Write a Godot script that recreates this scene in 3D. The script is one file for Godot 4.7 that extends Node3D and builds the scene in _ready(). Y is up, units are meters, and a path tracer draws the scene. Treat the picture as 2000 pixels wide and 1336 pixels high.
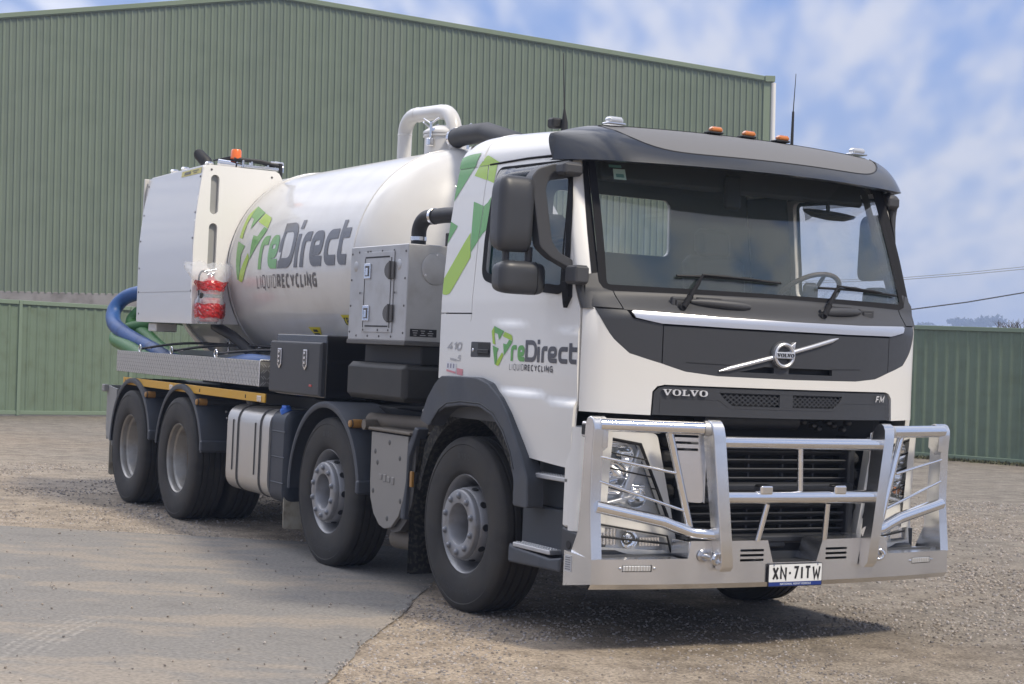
extends Node3D

# ---------------------------------------------------------------- mesh helper
class MB:
	var p := PackedVector3Array()
	var n := PackedVector3Array()
	var uv := PackedVector2Array()
	var col := PackedColorArray()
	func tri(a: Vector3, b: Vector3, c: Vector3, na: Vector3, nb: Vector3, nc: Vector3) -> void:
		var cr := (b - a).cross(c - a)
		if cr.length_squared() < 1e-16:
			return
		if cr.dot(na + nb + nc) > 0.0:
			p.append(a); p.append(c); p.append(b); n.append(na); n.append(nc); n.append(nb)
		else:
			p.append(a); p.append(b); p.append(c); n.append(na); n.append(nb); n.append(nc)
	func quadn(a: Vector3, b: Vector3, c: Vector3, d: Vector3, na: Vector3, nb: Vector3, nc: Vector3, nd: Vector3) -> void:
		tri(a, b, c, na, nb, nc)
		tri(a, c, d, na, nc, nd)
	func quad(a: Vector3, b: Vector3, c: Vector3, d: Vector3, away := Vector3.INF) -> void:
		var m := (c - a).cross(d - b).normalized()
		if away != Vector3.INF and m.dot((a + b + c + d) * 0.25 - away) < 0.0:
			m = -m
		quadn(a, b, c, d, m, m, m, m)
	# bevelled box
	func box(c: Vector3, s: Vector3, bev := 0.004, bs := Basis()) -> void:
		var h := s * 0.5
		var b: float = min(bev, min(h.x, min(h.y, h.z)) * 0.9)
		var pt := func(sg: Vector3, ax: int) -> Vector3:
			var q := Vector3(sg.x * (h.x - b), sg.y * (h.y - b), sg.z * (h.z - b))
			q[ax] = sg[ax] * h[ax]
			return c + bs * q
		for ax in 3:
			var e := (ax + 1) % 3
			var f := (ax + 2) % 3
			for s0 in [-1.0, 1.0]:
				var nn := Vector3.ZERO
				nn[ax] = s0
				nn = (bs * nn).normalized()
				var q: Array[Vector3] = []
				for k in [[-1.0, -1.0], [1.0, -1.0], [1.0, 1.0], [-1.0, 1.0]]:
					var sg := Vector3.ZERO
					sg[ax] = s0; sg[e] = k[0]; sg[f] = k[1]
					q.append(pt.call(sg, ax))
				quadn(q[0], q[1], q[2], q[3], nn, nn, nn, nn)
			if b > 0.0:
				for sa in [-1.0, 1.0]:
					for sb in [-1.0, 1.0]:
						var g0 := Vector3.ZERO
						g0[e] = sa; g0[f] = sb; g0[ax] = -1.0
						var g1 := g0
						g1[ax] = 1.0
						var ne := Vector3.ZERO
						ne[e] = sa
						var nf := Vector3.ZERO
						nf[f] = sb
						ne = (bs * ne).normalized(); nf = (bs * nf).normalized()
						var n1 := (ne * 0.75 + nf * 0.25).normalized()
						var n2 := (nf * 0.75 + ne * 0.25).normalized()
						quadn(pt.call(g0, e), pt.call(g1, e), pt.call(g1, f), pt.call(g0, f), n1, n1, n2, n2)
		if b > 0.0:
			for i in 8:
				var sg := Vector3(1.0 if i & 1 else -1.0, 1.0 if i & 2 else -1.0, 1.0 if i & 4 else -1.0)
				tri(pt.call(sg, 0), pt.call(sg, 1), pt.call(sg, 2), (bs * Vector3(sg.x, 0, 0)).normalized(), (bs * Vector3(0, sg.y, 0)).normalized(), (bs * Vector3(0, 0, sg.z)).normalized())
	# round tube along points; r may be a number or an array
	func tube(pts: Array, r, seg := 14, cap := true) -> void:
		var m := pts.size()
		var t0: Vector3 = (pts[1] - pts[0]).normalized()
		var up := Vector3.UP if abs(t0.y) < 0.9 else Vector3.RIGHT
		var a := t0.cross(up).normalized()
		var prev: Array[Vector3] = []
		var prevn: Array[Vector3] = []
		for i in m:
			var t: Vector3
			if i == 0: t = t0
			elif i == m - 1: t = (pts[m - 1] - pts[m - 2]).normalized()
			else: t = ((pts[i] - pts[i - 1]).normalized() + (pts[i + 1] - pts[i]).normalized()).normalized()
			a = (a - t * a.dot(t)).normalized()
			var b := t.cross(a)
			var rr: float = r[i] if r is Array else r
			if i > 0 and i < m - 1:
				var cs: float = (pts[i] - pts[i - 1]).normalized().dot(t)
				if cs < 0.98 and not r is Array: rr = rr
			var ring: Array[Vector3] = []
			var rn: Array[Vector3] = []
			for k in seg:
				var an := TAU * k / seg
				var d := a * cos(an) + b * sin(an)
				ring.append(pts[i] + d * rr); rn.append(d)
			if i > 0:
				for k in seg:
					var k2 := (k + 1) % seg
					quadn(prev[k], prev[k2], ring[k2], ring[k], prevn[k], prevn[k2], rn[k2], rn[k])
			if cap and (i == 0 or i == m - 1) and rr > 0.0:
				var cn := -t if i == 0 else t
				for k in seg:
					tri(pts[i], ring[k], ring[(k + 1) % seg], cn, cn, cn)
			prev = ring; prevn = rn
	# profile [Vector2(radius, along)] turned about an axis; creases where the profile bends sharply
	func lathe(prof: Array, o: Vector3, axis: Vector3, seg := 32, a0 := 0.0, a1 := TAU, closed := false, crease := 0.80, x_dir := Vector3.INF) -> void:
		var ax := axis.normalized()
		var u := Vector3.UP if abs(ax.y) < 0.9 else Vector3.RIGHT
		u = (u - ax * u.dot(ax)).normalized()
		if x_dir != Vector3.INF: u = x_dir
		var v := ax.cross(u)
		var m := prof.size()
		var cnt := m if closed else m - 1
		var sn: Array[Vector2] = []
		var area := 0.0
		for i in m:
			var q0: Vector2 = prof[i]
			var q1: Vector2 = prof[(i + 1) % m]
			area += q0.x * q1.y - q1.x * q0.y
		for i in cnt:
			var d: Vector2 = (prof[(i + 1) % m] - prof[i]).normalized()
			sn.append(Vector2(d.y, -d.x) * (1.0 if (area > 0.0 or not closed) else -1.0))
		for i in cnt:
			var n0 := sn[i]
			var n1 := sn[i]
			var ip := i - 1 if i > 0 else (cnt - 1 if closed else -1)
			var inx := i + 1 if i < cnt - 1 else (0 if closed else -1)
			if ip >= 0 and sn[ip].dot(sn[i]) > crease: n0 = (sn[ip] + sn[i]).normalized()
			if inx >= 0 and sn[inx].dot(sn[i]) > crease: n1 = (sn[inx] + sn[i]).normalized()
			var q0: Vector2 = prof[i]
			var q1: Vector2 = prof[(i + 1) % m]
			for k in seg:
				var t0 := a0 + (a1 - a0) * k / seg
				var t1 := a0 + (a1 - a0) * (k + 1) / seg
				var d0 := u * cos(t0) + v * sin(t0)
				var d1 := u * cos(t1) + v * sin(t1)
				quadn(o + d0 * q0.x + ax * q0.y, o + d1 * q0.x + ax * q0.y, o + d1 * q1.x + ax * q1.y, o + d0 * q1.x + ax * q1.y,
					d0 * n0.x + ax * n0.y, d1 * n0.x + ax * n0.y, d1 * n1.x + ax * n1.y, d0 * n1.x + ax * n1.y)
		if closed and abs(a1 - a0) < TAU - 0.01:
			var pl := PackedVector2Array(prof)
			var ix := Geometry2D.triangulate_polygon(pl)
			for t in [a0, a1]:
				var d := u * cos(t) + v * sin(t)
				var nn := ax.cross(d) * (-1.0 if t == a0 else 1.0)
				for k in range(0, ix.size(), 3):
					tri(o + d * pl[ix[k]].x + ax * pl[ix[k]].y, o + d * pl[ix[k + 1]].x + ax * pl[ix[k + 1]].y, o + d * pl[ix[k + 2]].x + ax * pl[ix[k + 2]].y, nn, nn, nn)
	func grid(nu: int, nv: int, fn: Callable, inner := Vector3.INF) -> void:
		var g: Array = []
		for i in nu + 1:
			var row: Array[Vector3] = []
			for j in nv + 1: row.append(fn.call(float(i) / nu, float(j) / nv))
			g.append(row)
		var nn: Array = []
		for i in nu + 1:
			var row: Array[Vector3] = []
			for j in nv + 1:
				var du: Vector3 = g[min(i + 1, nu)][j] - g[max(i - 1, 0)][j]
				var dv: Vector3 = g[i][min(j + 1, nv)] - g[i][max(j - 1, 0)]
				var m := du.cross(dv).normalized()
				if inner != Vector3.INF and m.dot(g[i][j] - inner) < 0.0: m = -m
				row.append(m)
			nn.append(row)
		for i in nu:
			for j in nv:
				quadn(g[i][j], g[i + 1][j], g[i + 1][j + 1], g[i][j + 1], nn[i][j], nn[i + 1][j], nn[i + 1][j + 1], nn[i][j + 1])
	# flat outline extruded: points o + X*x + Y*y, from depth d0 to d1 along Z, front edge chamfered
	func prism(poly: PackedVector2Array, o: Vector3, X: Vector3, Y: Vector3, Z: Vector3, d0: float, d1: float, bev := 0.003, crease := 0.8) -> void:
		var pl := poly.duplicate()
		if Geometry2D.is_polygon_clockwise(pl): pl.reverse()
		var m := pl.size()
		var en: Array[Vector2] = []
		for i in m:
			var d := (pl[(i + 1) % m] - pl[i]).normalized()
			en.append(Vector2(d.y, -d.x))
		var ins := PackedVector2Array()
		for tries in 8:
			ins = PackedVector2Array()
			for i in m:
				var a := en[(i + m - 1) % m]
				var b := en[i]
				var k := (a + b).normalized()
				ins.append(pl[i] - k * (bev / max(0.35, k.dot(b))))
			if Geometry2D.triangulate_polygon(ins).size() == (m - 2) * 3: break
			bev *= 0.6
		var at := func(q: Vector2, d: float) -> Vector3: return o + X * q.x + Y * q.y + Z * d
		var sg := 1.0 if d1 > d0 else -1.0
		var zn := Z.normalized() * sg
		var ix := Geometry2D.triangulate_polygon(ins)
		for k in range(0, ix.size(), 3):
			tri(at.call(ins[ix[k]], d1), at.call(ins[ix[k + 1]], d1), at.call(ins[ix[k + 2]], d1), zn, zn, zn)
		ix = Geometry2D.triangulate_polygon(pl)
		for k in range(0, ix.size(), 3):
			tri(at.call(pl[ix[k]], d0), at.call(pl[ix[k + 1]], d0), at.call(pl[ix[k + 2]], d0), -zn, -zn, -zn)
		var db := d1 - bev * sg
		for i in m:
			var j := (i + 1) % m
			var a := en[(i + m - 1) % m]
			var c := en[j]
			var n0 := (a + en[i]).normalized() if a.dot(en[i]) > crease else en[i]
			var n1 := (c + en[i]).normalized() if c.dot(en[i]) > crease else en[i]
			var m0 := (X.normalized() * n0.x + Y.normalized() * n0.y).normalized()
			var m1 := (X.normalized() * n1.x + Y.normalized() * n1.y).normalized()
			quadn(at.call(pl[i], d0), at.call(pl[j], d0), at.call(pl[j], db), at.call(pl[i], db), m0, m1, m1, m0)
			if bev > 0.0:
				quadn(at.call(pl[i], db), at.call(pl[j], db), at.call(ins[j], d1), at.call(ins[i], d1), (m0 * 0.55 + zn * 0.45).normalized(), (m1 * 0.55 + zn * 0.45).normalized(), zn, zn)
	# outline laid on a curved surface fn(Vector2) -> Vector3, holes cut out, with an inward rim of thickness t
	func skin(outer: PackedVector2Array, holes: Array, fn: Callable, cell: Vector2, t: float, inner: Vector3, lift := 0.0) -> void:
		var nf := func(q: Vector2) -> Vector3:
			var c: Vector3 = fn.call(q)
			var m: Vector3 = (fn.call(q + Vector2(0.004, 0)) - c).cross(fn.call(q + Vector2(0, 0.004)) - c).normalized()
			return -m if m.dot(c - inner) < 0.0 else m
		var lo := outer[0]
		var hi := outer[0]
		for q in outer:
			lo = lo.min(q); hi = hi.max(q)
		var cuts: Array = [[], []]
		for ax in 2:
			var k: int = max(1, ceili((hi[ax] - lo[ax]) / cell[ax]))
			for i in k + 1: cuts[ax].append(lerp(lo[ax], hi[ax], float(i) / k) + (0.0011 if i == k else (-0.0011 if i == 0 else 0.0)))
			for h in holes:
				var c := Vector2.ZERO
				for q in h: c += q
				cuts[ax].append(c[ax] / h.size())
			cuts[ax].sort()
		for i in cuts[0].size() - 1:
			var x0: float = cuts[0][i]
			var x1: float = cuts[0][i + 1]
			if x1 - x0 < 1e-5: continue
			for j in cuts[1].size() - 1:
				var y0: float = cuts[1][j]
				var y1: float = cuts[1][j + 1]
				if y1 - y0 < 1e-5: continue
				var parts := Geometry2D.intersect_polygons(outer, PackedVector2Array([Vector2(x0, y0), Vector2(x1, y0), Vector2(x1, y1), Vector2(x0, y1)]))
				for h in holes:
					var nx: Array[PackedVector2Array] = []
					for q in parts:
						for w in Geometry2D.clip_polygons(q, h):
							if not Geometry2D.is_polygon_clockwise(w): nx.append(w)
					parts = nx
				for q in parts:
					var ix := Geometry2D.triangulate_polygon(q)
					var ps: Array[Vector3] = []
					var ns: Array[Vector3] = []
					for w in q:
						var nn: Vector3 = nf.call(w)
						ns.append(nn); ps.append(fn.call(w) + nn * lift)
					for k in range(0, ix.size(), 3):
						tri(ps[ix[k]], ps[ix[k + 1]], ps[ix[k + 2]], ns[ix[k]], ns[ix[k + 1]], ns[ix[k + 2]])
		if t > 0.0:
			var lines: Array = [outer]
			lines.append_array(holes)
			for l in lines:
				for i in l.size():
					var a: Vector2 = l[i]
					var b: Vector2 = l[(i + 1) % l.size()]
					var k: int = max(1, ceili(a.distance_to(b) / min(cell.x, cell.y)))
					for w in k:
						var q0 := a.lerp(b, float(w) / k)
						var q1 := a.lerp(b, float(w + 1) / k)
						var m0: Vector3 = nf.call(q0)
						var m1: Vector3 = nf.call(q1)
						var c0: Vector3 = fn.call(q0) + m0 * lift
						var c1: Vector3 = fn.call(q1) + m1 * lift
						quad(c0, c1, c1 - m1 * t, c0 - m0 * t)
	# a pen stroke of width w along 2D points laid on fn; closed rings allowed
	func stroke(pl: Array, w: float, fn: Callable, inner: Vector3, lift: float, closed := false) -> void:
		var m := pl.size()
		var L: Array = []
		var R: Array = []
		for i in m:
			var d0: Vector2
			var d1: Vector2
			if closed or i > 0: d0 = (pl[i] - pl[(i + m - 1) % m]).normalized()
			if closed or i < m - 1: d1 = (pl[(i + 1) % m] - pl[i]).normalized()
			if not closed and i == 0: d0 = d1
			if not closed and i == m - 1: d1 = d0
			var n0 := Vector2(-d0.y, d0.x)
			var n1 := Vector2(-d1.y, d1.x)
			var k := (n0 + n1).normalized()
			var o: Vector2 = k * (w * 0.5 / maxf(0.4, k.dot(n1)))
			L.append(pl[i] + o); R.append(pl[i] - o)
		for i in (m if closed else m - 1):
			var j := (i + 1) % m
			var s: int = max(1, ceili((L[i] as Vector2).distance_to(L[j]) / 0.05))
			for q in s:
				var t0 := float(q) / s
				var t1 := float(q + 1) / s
				var v: Array[Vector3] = []
				var vn: Array[Vector3] = []
				for z in [L[i].lerp(L[j], t0), R[i].lerp(R[j], t0), R[i].lerp(R[j], t1), L[i].lerp(L[j], t1)]:
					var c: Vector3 = fn.call(z)
					var mm: Vector3 = (fn.call(z + Vector2(0.004, 0)) - c).cross(fn.call(z + Vector2(0, 0.004)) - c).normalized()
					if mm.dot(c - inner) < 0.0: mm = -mm
					v.append(c + mm * lift); vn.append(mm)
				quadn(v[0], v[1], v[2], v[3], vn[0], vn[1], vn[2], vn[3])
	# rounded pillow: outline in the plane of U and V (half sizes hu, hv), bulging by d along D, flat back
	func pillow(c: Vector3, U: Vector3, V: Vector3, D: Vector3, hu: float, hv: float, d: float, back: float, e := 5.0) -> void:
		var seg := 48
		var rim := func(a: float) -> Vector2:
			var ca := cos(a)
			var sa := sin(a)
			return Vector2(signf(ca) * pow(abs(ca), 2.0 / e) * hu, signf(sa) * pow(abs(sa), 2.0 / e) * hv)
		grid(seg, 10, func(u: float, v: float) -> Vector3:
			var q: Vector2 = rim.call(TAU * u)
			var t := sin(lerpf(0.006, 1.0, v) * PI * 0.5)
			return c + (U * q.x + V * q.y) * t + D * d * pow(maxf(0.0, 1.0 - pow(t, 4.0)), 0.5), c - D * back)
		grid(seg, 4, func(u: float, v: float) -> Vector3:
			var q: Vector2 = rim.call(TAU * u)
			var k := 1.0 - 0.12 * v * v
			return c + (U * q.x + V * q.y) * k - D * back * v, c - D * back * 0.5)
		grid(seg, 1, func(u: float, v: float) -> Vector3:
			var q: Vector2 = rim.call(TAU * u)
			return c + (U * q.x + V * q.y) * 0.88 * v - D * back, c)
	func add(o: MB, x := Transform3D()) -> void:
		var nb := x.basis.inverse().transposed()
		for i in range(0, o.p.size(), 3):
			tri(x * o.p[i], x * o.p[i + 1], x * o.p[i + 2], (nb * o.n[i]).normalized(), (nb * o.n[i + 1]).normalized(), (nb * o.n[i + 2]).normalized())
	func mirrored() -> MB:
		var o := MB.new()
		o.add(self, Transform3D(Basis(Vector3.RIGHT, Vector3.UP, Vector3(0, 0, -1)), Vector3.ZERO))
		return o
	func mesh() -> ArrayMesh:
		var a: Array = []
		a.resize(Mesh.ARRAY_MAX)
		a[Mesh.ARRAY_VERTEX] = p
		a[Mesh.ARRAY_NORMAL] = n
		if uv.size() == p.size() and uv.size() > 0: a[Mesh.ARRAY_TEX_UV] = uv
		if col.size() == p.size() and col.size() > 0: a[Mesh.ARRAY_COLOR] = col
		var me := ArrayMesh.new()
		me.add_surface_from_arrays(Mesh.PRIMITIVE_TRIANGLES, a)
		return me

# ---------------------------------------------------------------- naming
var used := {}
func numbered(s: String) -> String:
	if not used.has(s):
		used[s] = 0
		return s
	used[s] += 1
	return "%s_%03d" % [s, used[s]]

func part(called: String, mb, mat: Material, parent: Node3D = null, label := "") -> MeshInstance3D:
	var o := MeshInstance3D.new()
	var me: Mesh = mb.mesh() if mb is MB else mb
	o.mesh = me
	if mat: o.material_override = mat
	if parent == null: parent = self
	o.name = numbered(called) if parent == self else called
	parent.add_child(o, true)
	if label != "": o.set_meta("label", label)
	return o

func thing(called: String, label: String, category: String, at := Vector3.ZERO, group := "") -> Node3D:
	var o := Node3D.new()
	o.name = numbered(called)
	add_child(o, true)
	o.position = at
	tag(o, label, category, group)
	return o

func tag(o: Node3D, label: String, category: String, group := "") -> void:
	o.set_meta("label", label)
	o.set_meta("category", category)
	if group != "": o.set_meta("group", group)

func holder(called: String, parent: Node3D) -> Node3D:
	var o := Node3D.new()
	o.name = called
	parent.add_child(o, true)
	return o

# ---------------------------------------------------------------- materials
func lin(r: float, g: float, b: float) -> Color:
	return Color(r, g, b).linear_to_srgb()

func mat(c: Color, rough := 0.5, metal := 0.0, coat := 0.0) -> StandardMaterial3D:
	var m := StandardMaterial3D.new()
	m.albedo_color = c
	m.roughness = rough
	m.metallic = metal
	if coat > 0.0:
		m.clearcoat_enabled = true
		m.clearcoat = coat
		m.clearcoat_roughness = 0.06
	return m

func noise(seed_: int, freq: float, type := FastNoiseLite.TYPE_SIMPLEX_SMOOTH, oct := 4) -> FastNoiseLite:
	var f := FastNoiseLite.new()
	f.seed = seed_
	f.noise_type = type
	f.frequency = freq
	f.fractal_octaves = oct
	if oct <= 1: f.fractal_type = FastNoiseLite.FRACTAL_NONE
	return f

# seamless grey noise turned into a colour texture by a three-colour ramp (linear colours)
func ramp_tex(f: FastNoiseLite, size: int, lo: Color, mid: Color, hi: Color, stretch := 1.0) -> ImageTexture:
	var im := f.get_seamless_image(size, size)
	im.convert(Image.FORMAT_L8)
	var src := im.get_data()
	var lut := PackedByteArray()
	for i in 256:
		var t := clampf((i / 255.0 - 0.5) * stretch + 0.5, 0.0, 1.0)
		var c := lo.lerp(mid, t * 2.0) if t < 0.5 else mid.lerp(hi, t * 2.0 - 1.0)
		c = c.linear_to_srgb()
		lut.append(int(c.r * 255)); lut.append(int(c.g * 255)); lut.append(int(c.b * 255))
	var out := PackedByteArray()
	out.resize(size * size * 3)
	for i in size * size:
		var k: int = src[i] * 3
		out[i * 3] = lut[k]; out[i * 3 + 1] = lut[k + 1]; out[i * 3 + 2] = lut[k + 2]
	return ImageTexture.create_from_image(Image.create_from_data(size, size, false, Image.FORMAT_RGB8, out))

func grey_tex(f: FastNoiseLite, size: int, lo: float, hi: float) -> ImageTexture:
	var im := f.get_seamless_image(size, size)
	im.convert(Image.FORMAT_L8)
	var d := im.get_data()
	for i in d.size(): d[i] = int(255.0 * lerpf(lo, hi, d[i] / 255.0))
	return ImageTexture.create_from_image(Image.create_from_data(size, size, false, Image.FORMAT_L8, d))

func tri_map(m: StandardMaterial3D, scale: float, world := false) -> StandardMaterial3D:
	m.uv1_triplanar = true
	m.uv1_world_triplanar = world
	m.uv1_scale = Vector3.ONE * scale
	return m

var M := {}

# ---------------------------------------------------------------- sky
func sstep(a: float, b: float, x: float) -> float:
	var t := clampf((x - a) / (b - a), 0.0, 1.0)
	return t * t * (3.0 - 2.0 * t)

func sky_image() -> ImageTexture:
	var w := 2048
	var h := 1024
	var f1 := noise(11, 1.0, FastNoiseLite.TYPE_SIMPLEX_SMOOTH, 5)
	var f2 := noise(23, 1.0, FastNoiseLite.TYPE_SIMPLEX_SMOOTH, 5)
	var f3 := noise(5, 1.0, FastNoiseLite.TYPE_SIMPLEX_SMOOTH, 3)
	var d := PackedFloat32Array()
	d.resize(w * h * 3)
	var zen := Vector3(0.13, 0.27, 0.64)
	var mid := Vector3(0.27, 0.43, 0.84)
	var hor := Vector3(0.52, 0.61, 0.80)
	var white := Vector3(0.85, 0.85, 0.90)
	for y in h:
		var lat := (0.5 - (y + 0.5) / h) * PI
		for x in w:
			var i := (y * w + x) * 3
			if lat < -0.02:
				d[i] = 0.30; d[i + 1] = 0.26; d[i + 2] = 0.21
				continue
			var lon := ((x + 0.5) / w - 0.5) * TAU
			var el := maxf(lat, 0.0)
			var dir := Vector3(sin(lon) * cos(el), sin(el), -cos(lon) * cos(el))
			var k := 1.0 / (dir.y + 0.10)
			var q := Vector3(dir.x * k, 0.0, dir.z * k)
			# streaks drawn out along one wind direction
			var a := q.x * 0.80 + q.z * 0.60
			var b := -q.x * 0.60 + q.z * 0.80
			var s := f1.get_noise_3d(a * 0.8, b * 4.6, 3.0) * 0.55 + f2.get_noise_3d(a * 2.4, b * 11.0, 9.0) * 0.50
			var big := f3.get_noise_3d(q.x * 0.33, q.z * 0.33, 1.0)
			var c := sstep(-0.40, 0.52, s + big * 0.30 + 0.06)
			# broken lumps higher up
			var l := f2.get_noise_3d(q.x * 2.2, q.z * 2.2, 30.0) + 0.3 * f1.get_noise_3d(q.x * 8.0, q.z * 8.0, 7.0)
			var hi := sstep(0.22, 0.5, el)
			c = lerpf(c, sstep(-0.52, 0.30, l + big * 0.22 + 0.06), hi)
			var t := sstep(0.0, 0.26, el)
			var base := hor.lerp(mid, t)
			base = base.lerp(zen, sstep(0.2, 1.2, el))
			# thin cloud shines more the nearer it stands to the sun
			var glow := maxf(0.0, dir.dot(Vector3(0.585, 0.785, -0.205)))
			var wh := white * (1.0 + 5.0 * pow(glow, 6.0))
			var o := base.lerp(wh, c * lerpf(0.74, 0.90, hi) * lerpf(0.75, 1.0, sstep(0.0, 0.08, el)))
			d[i] = o.x; d[i + 1] = o.y; d[i + 2] = o.z
	var im := Image.create_from_data(w, h, false, Image.FORMAT_RGBF, d.to_byte_array())
	return ImageTexture.create_from_image(im)

# ---------------------------------------------------------------- setting
const K := Vector2(-2.58, -0.32)      # hidden corner of the concrete slab (x, z)
const SD := Vector2(0.816, 0.578)     # its front edge runs this way
const SR := Vector2(-0.552, 0.834)    # its rear edge runs this way

func inside_slab(x: float, z: float) -> float:
	var q := Vector2(x, z) - K
	var det := SD.x * SR.y - SD.y * SR.x
	var a := (q.x * SR.y - q.y * SR.x) / det
	var b := (SD.x * q.y - SD.y * q.x) / det
	return min(a, b)

func make_ground() -> void:
	var xs: Array[float] = []
	var v := -34.0
	while v < 9.0:
		xs.append(v); v += 0.22
	for e in [12.0, 20.0, 40.0, 90.0, 250.0, 700.0, 1600.0]: xs.append(e)
	for e in [-40.0, -60.0, -120.0, -300.0, -800.0, -1600.0]: xs.push_front(e)
	var zs: Array[float] = []
	v = -24.0
	while v < 8.0:
		zs.append(v); v += 0.22
	for e in [12.0, 20.0, 40.0, 90.0, 250.0, 700.0, 1600.0]: zs.append(e)
	for e in [-32.0, -50.0, -120.0, -300.0, -800.0, -1600.0]: zs.push_front(e)
	var f := noise(3, 0.16, FastNoiseLite.TYPE_SIMPLEX_SMOOTH, 4)
	var g := noise(8, 0.9, FastNoiseLite.TYPE_SIMPLEX_SMOOTH, 3)
	var hN := noise(15, 0.7, FastNoiseLite.TYPE_SIMPLEX_SMOOTH, 3)
	var P := PackedVector3Array()
	var N := PackedVector3Array()
	var C := PackedColorArray()
	var I := PackedInt32Array()
	for z in zs:
		for x in xs:
			var near := 1.0 if abs(x) < 35.0 and abs(z) < 25.0 else 0.0
			var y := hN.get_noise_2d(x, z) * 0.004 * near - 0.003 * near
			P.append(Vector3(x, y, z))
			var e := 0.1
			N.append(Vector3(-(hN.get_noise_2d(x + e, z) - hN.get_noise_2d(x - e, z)) * 0.004 / (2 * e) * near, 1.0, -(hN.get_noise_2d(x, z + e) - hN.get_noise_2d(x, z - e)) * 0.004 / (2 * e) * near).normalized())
			var t := clampf(0.5 + f.get_noise_2d(x, z) * 0.9 + g.get_noise_2d(x, z) * 0.3, 0.0, 1.0)
			var warm := Vector3(0.98, 0.86, 0.72)
			var grey := Vector3(0.84, 0.81, 0.76)
			# the yard to the right of the truck is greyer and stonier, by the left it is sandier
			var side := sstep(-3.0, 2.0, -z - 1.0 - x * 0.1)
			var c := warm.lerp(grey, clampf(t * 0.7 + side * 0.55 - 0.1, 0.0, 1.0)) * lerpf(0.86, 1.06, g.get_noise_2d(x * 1.7, z * 1.7) + 0.5)
			c *= lerpf(0.97, 0.72, side)
			C.append(Color(c.x, c.y, c.z))
	var w := xs.size()
	for j in zs.size() - 1:
		for i in w - 1:
			var a := j * w + i
			I.append_array([a, a + 1, a + w + 1, a, a + w + 1, a + w])
	var arr: Array = []
	arr.resize(Mesh.ARRAY_MAX)
	arr[Mesh.ARRAY_VERTEX] = P; arr[Mesh.ARRAY_NORMAL] = N; arr[Mesh.ARRAY_COLOR] = C; arr[Mesh.ARRAY_INDEX] = I
	var me := ArrayMesh.new()
	me.add_surface_from_arrays(Mesh.PRIMITIVE_TRIANGLES, arr)
	var m := StandardMaterial3D.new()
	m.vertex_color_use_as_albedo = true
	m.roughness = 0.95
	# two noises of different size so that no tile shows
	var cel := noise(41, 0.15, FastNoiseLite.TYPE_CELLULAR, 2)
	cel.cellular_return_type = FastNoiseLite.RETURN_CELL_VALUE
	m.albedo_texture = ramp_tex(cel, 1024, Color(0.20, 0.18, 0.155), Color(0.36, 0.33, 0.285), Color(0.50, 0.465, 0.41), 1.15)
	m.heightmap_enabled = true
	var hc := noise(41, 0.15, FastNoiseLite.TYPE_CELLULAR, 2)
	hc.cellular_return_type = FastNoiseLite.RETURN_DISTANCE
	m.heightmap_texture = grey_tex(hc, 1024, 1.0, 0.0)
	m.heightmap_scale = 0.5
	m.detail_enabled = true
	m.detail_blend_mode = BaseMaterial3D.BLEND_MODE_MUL
	m.detail_albedo = ramp_tex(noise(77, 0.012, FastNoiseLite.TYPE_SIMPLEX_SMOOTH, 5), 512, Color(0.62, 0.60, 0.58), Color(0.86, 0.85, 0.84), Color(1, 1, 1), 1.5)
	m.detail_uv_layer = BaseMaterial3D.DETAIL_UV_1
	tri_map(m, 0.47, true)
	var o := part("gravel_ground", me, m)
	o.set_meta("kind", "structure")

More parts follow.
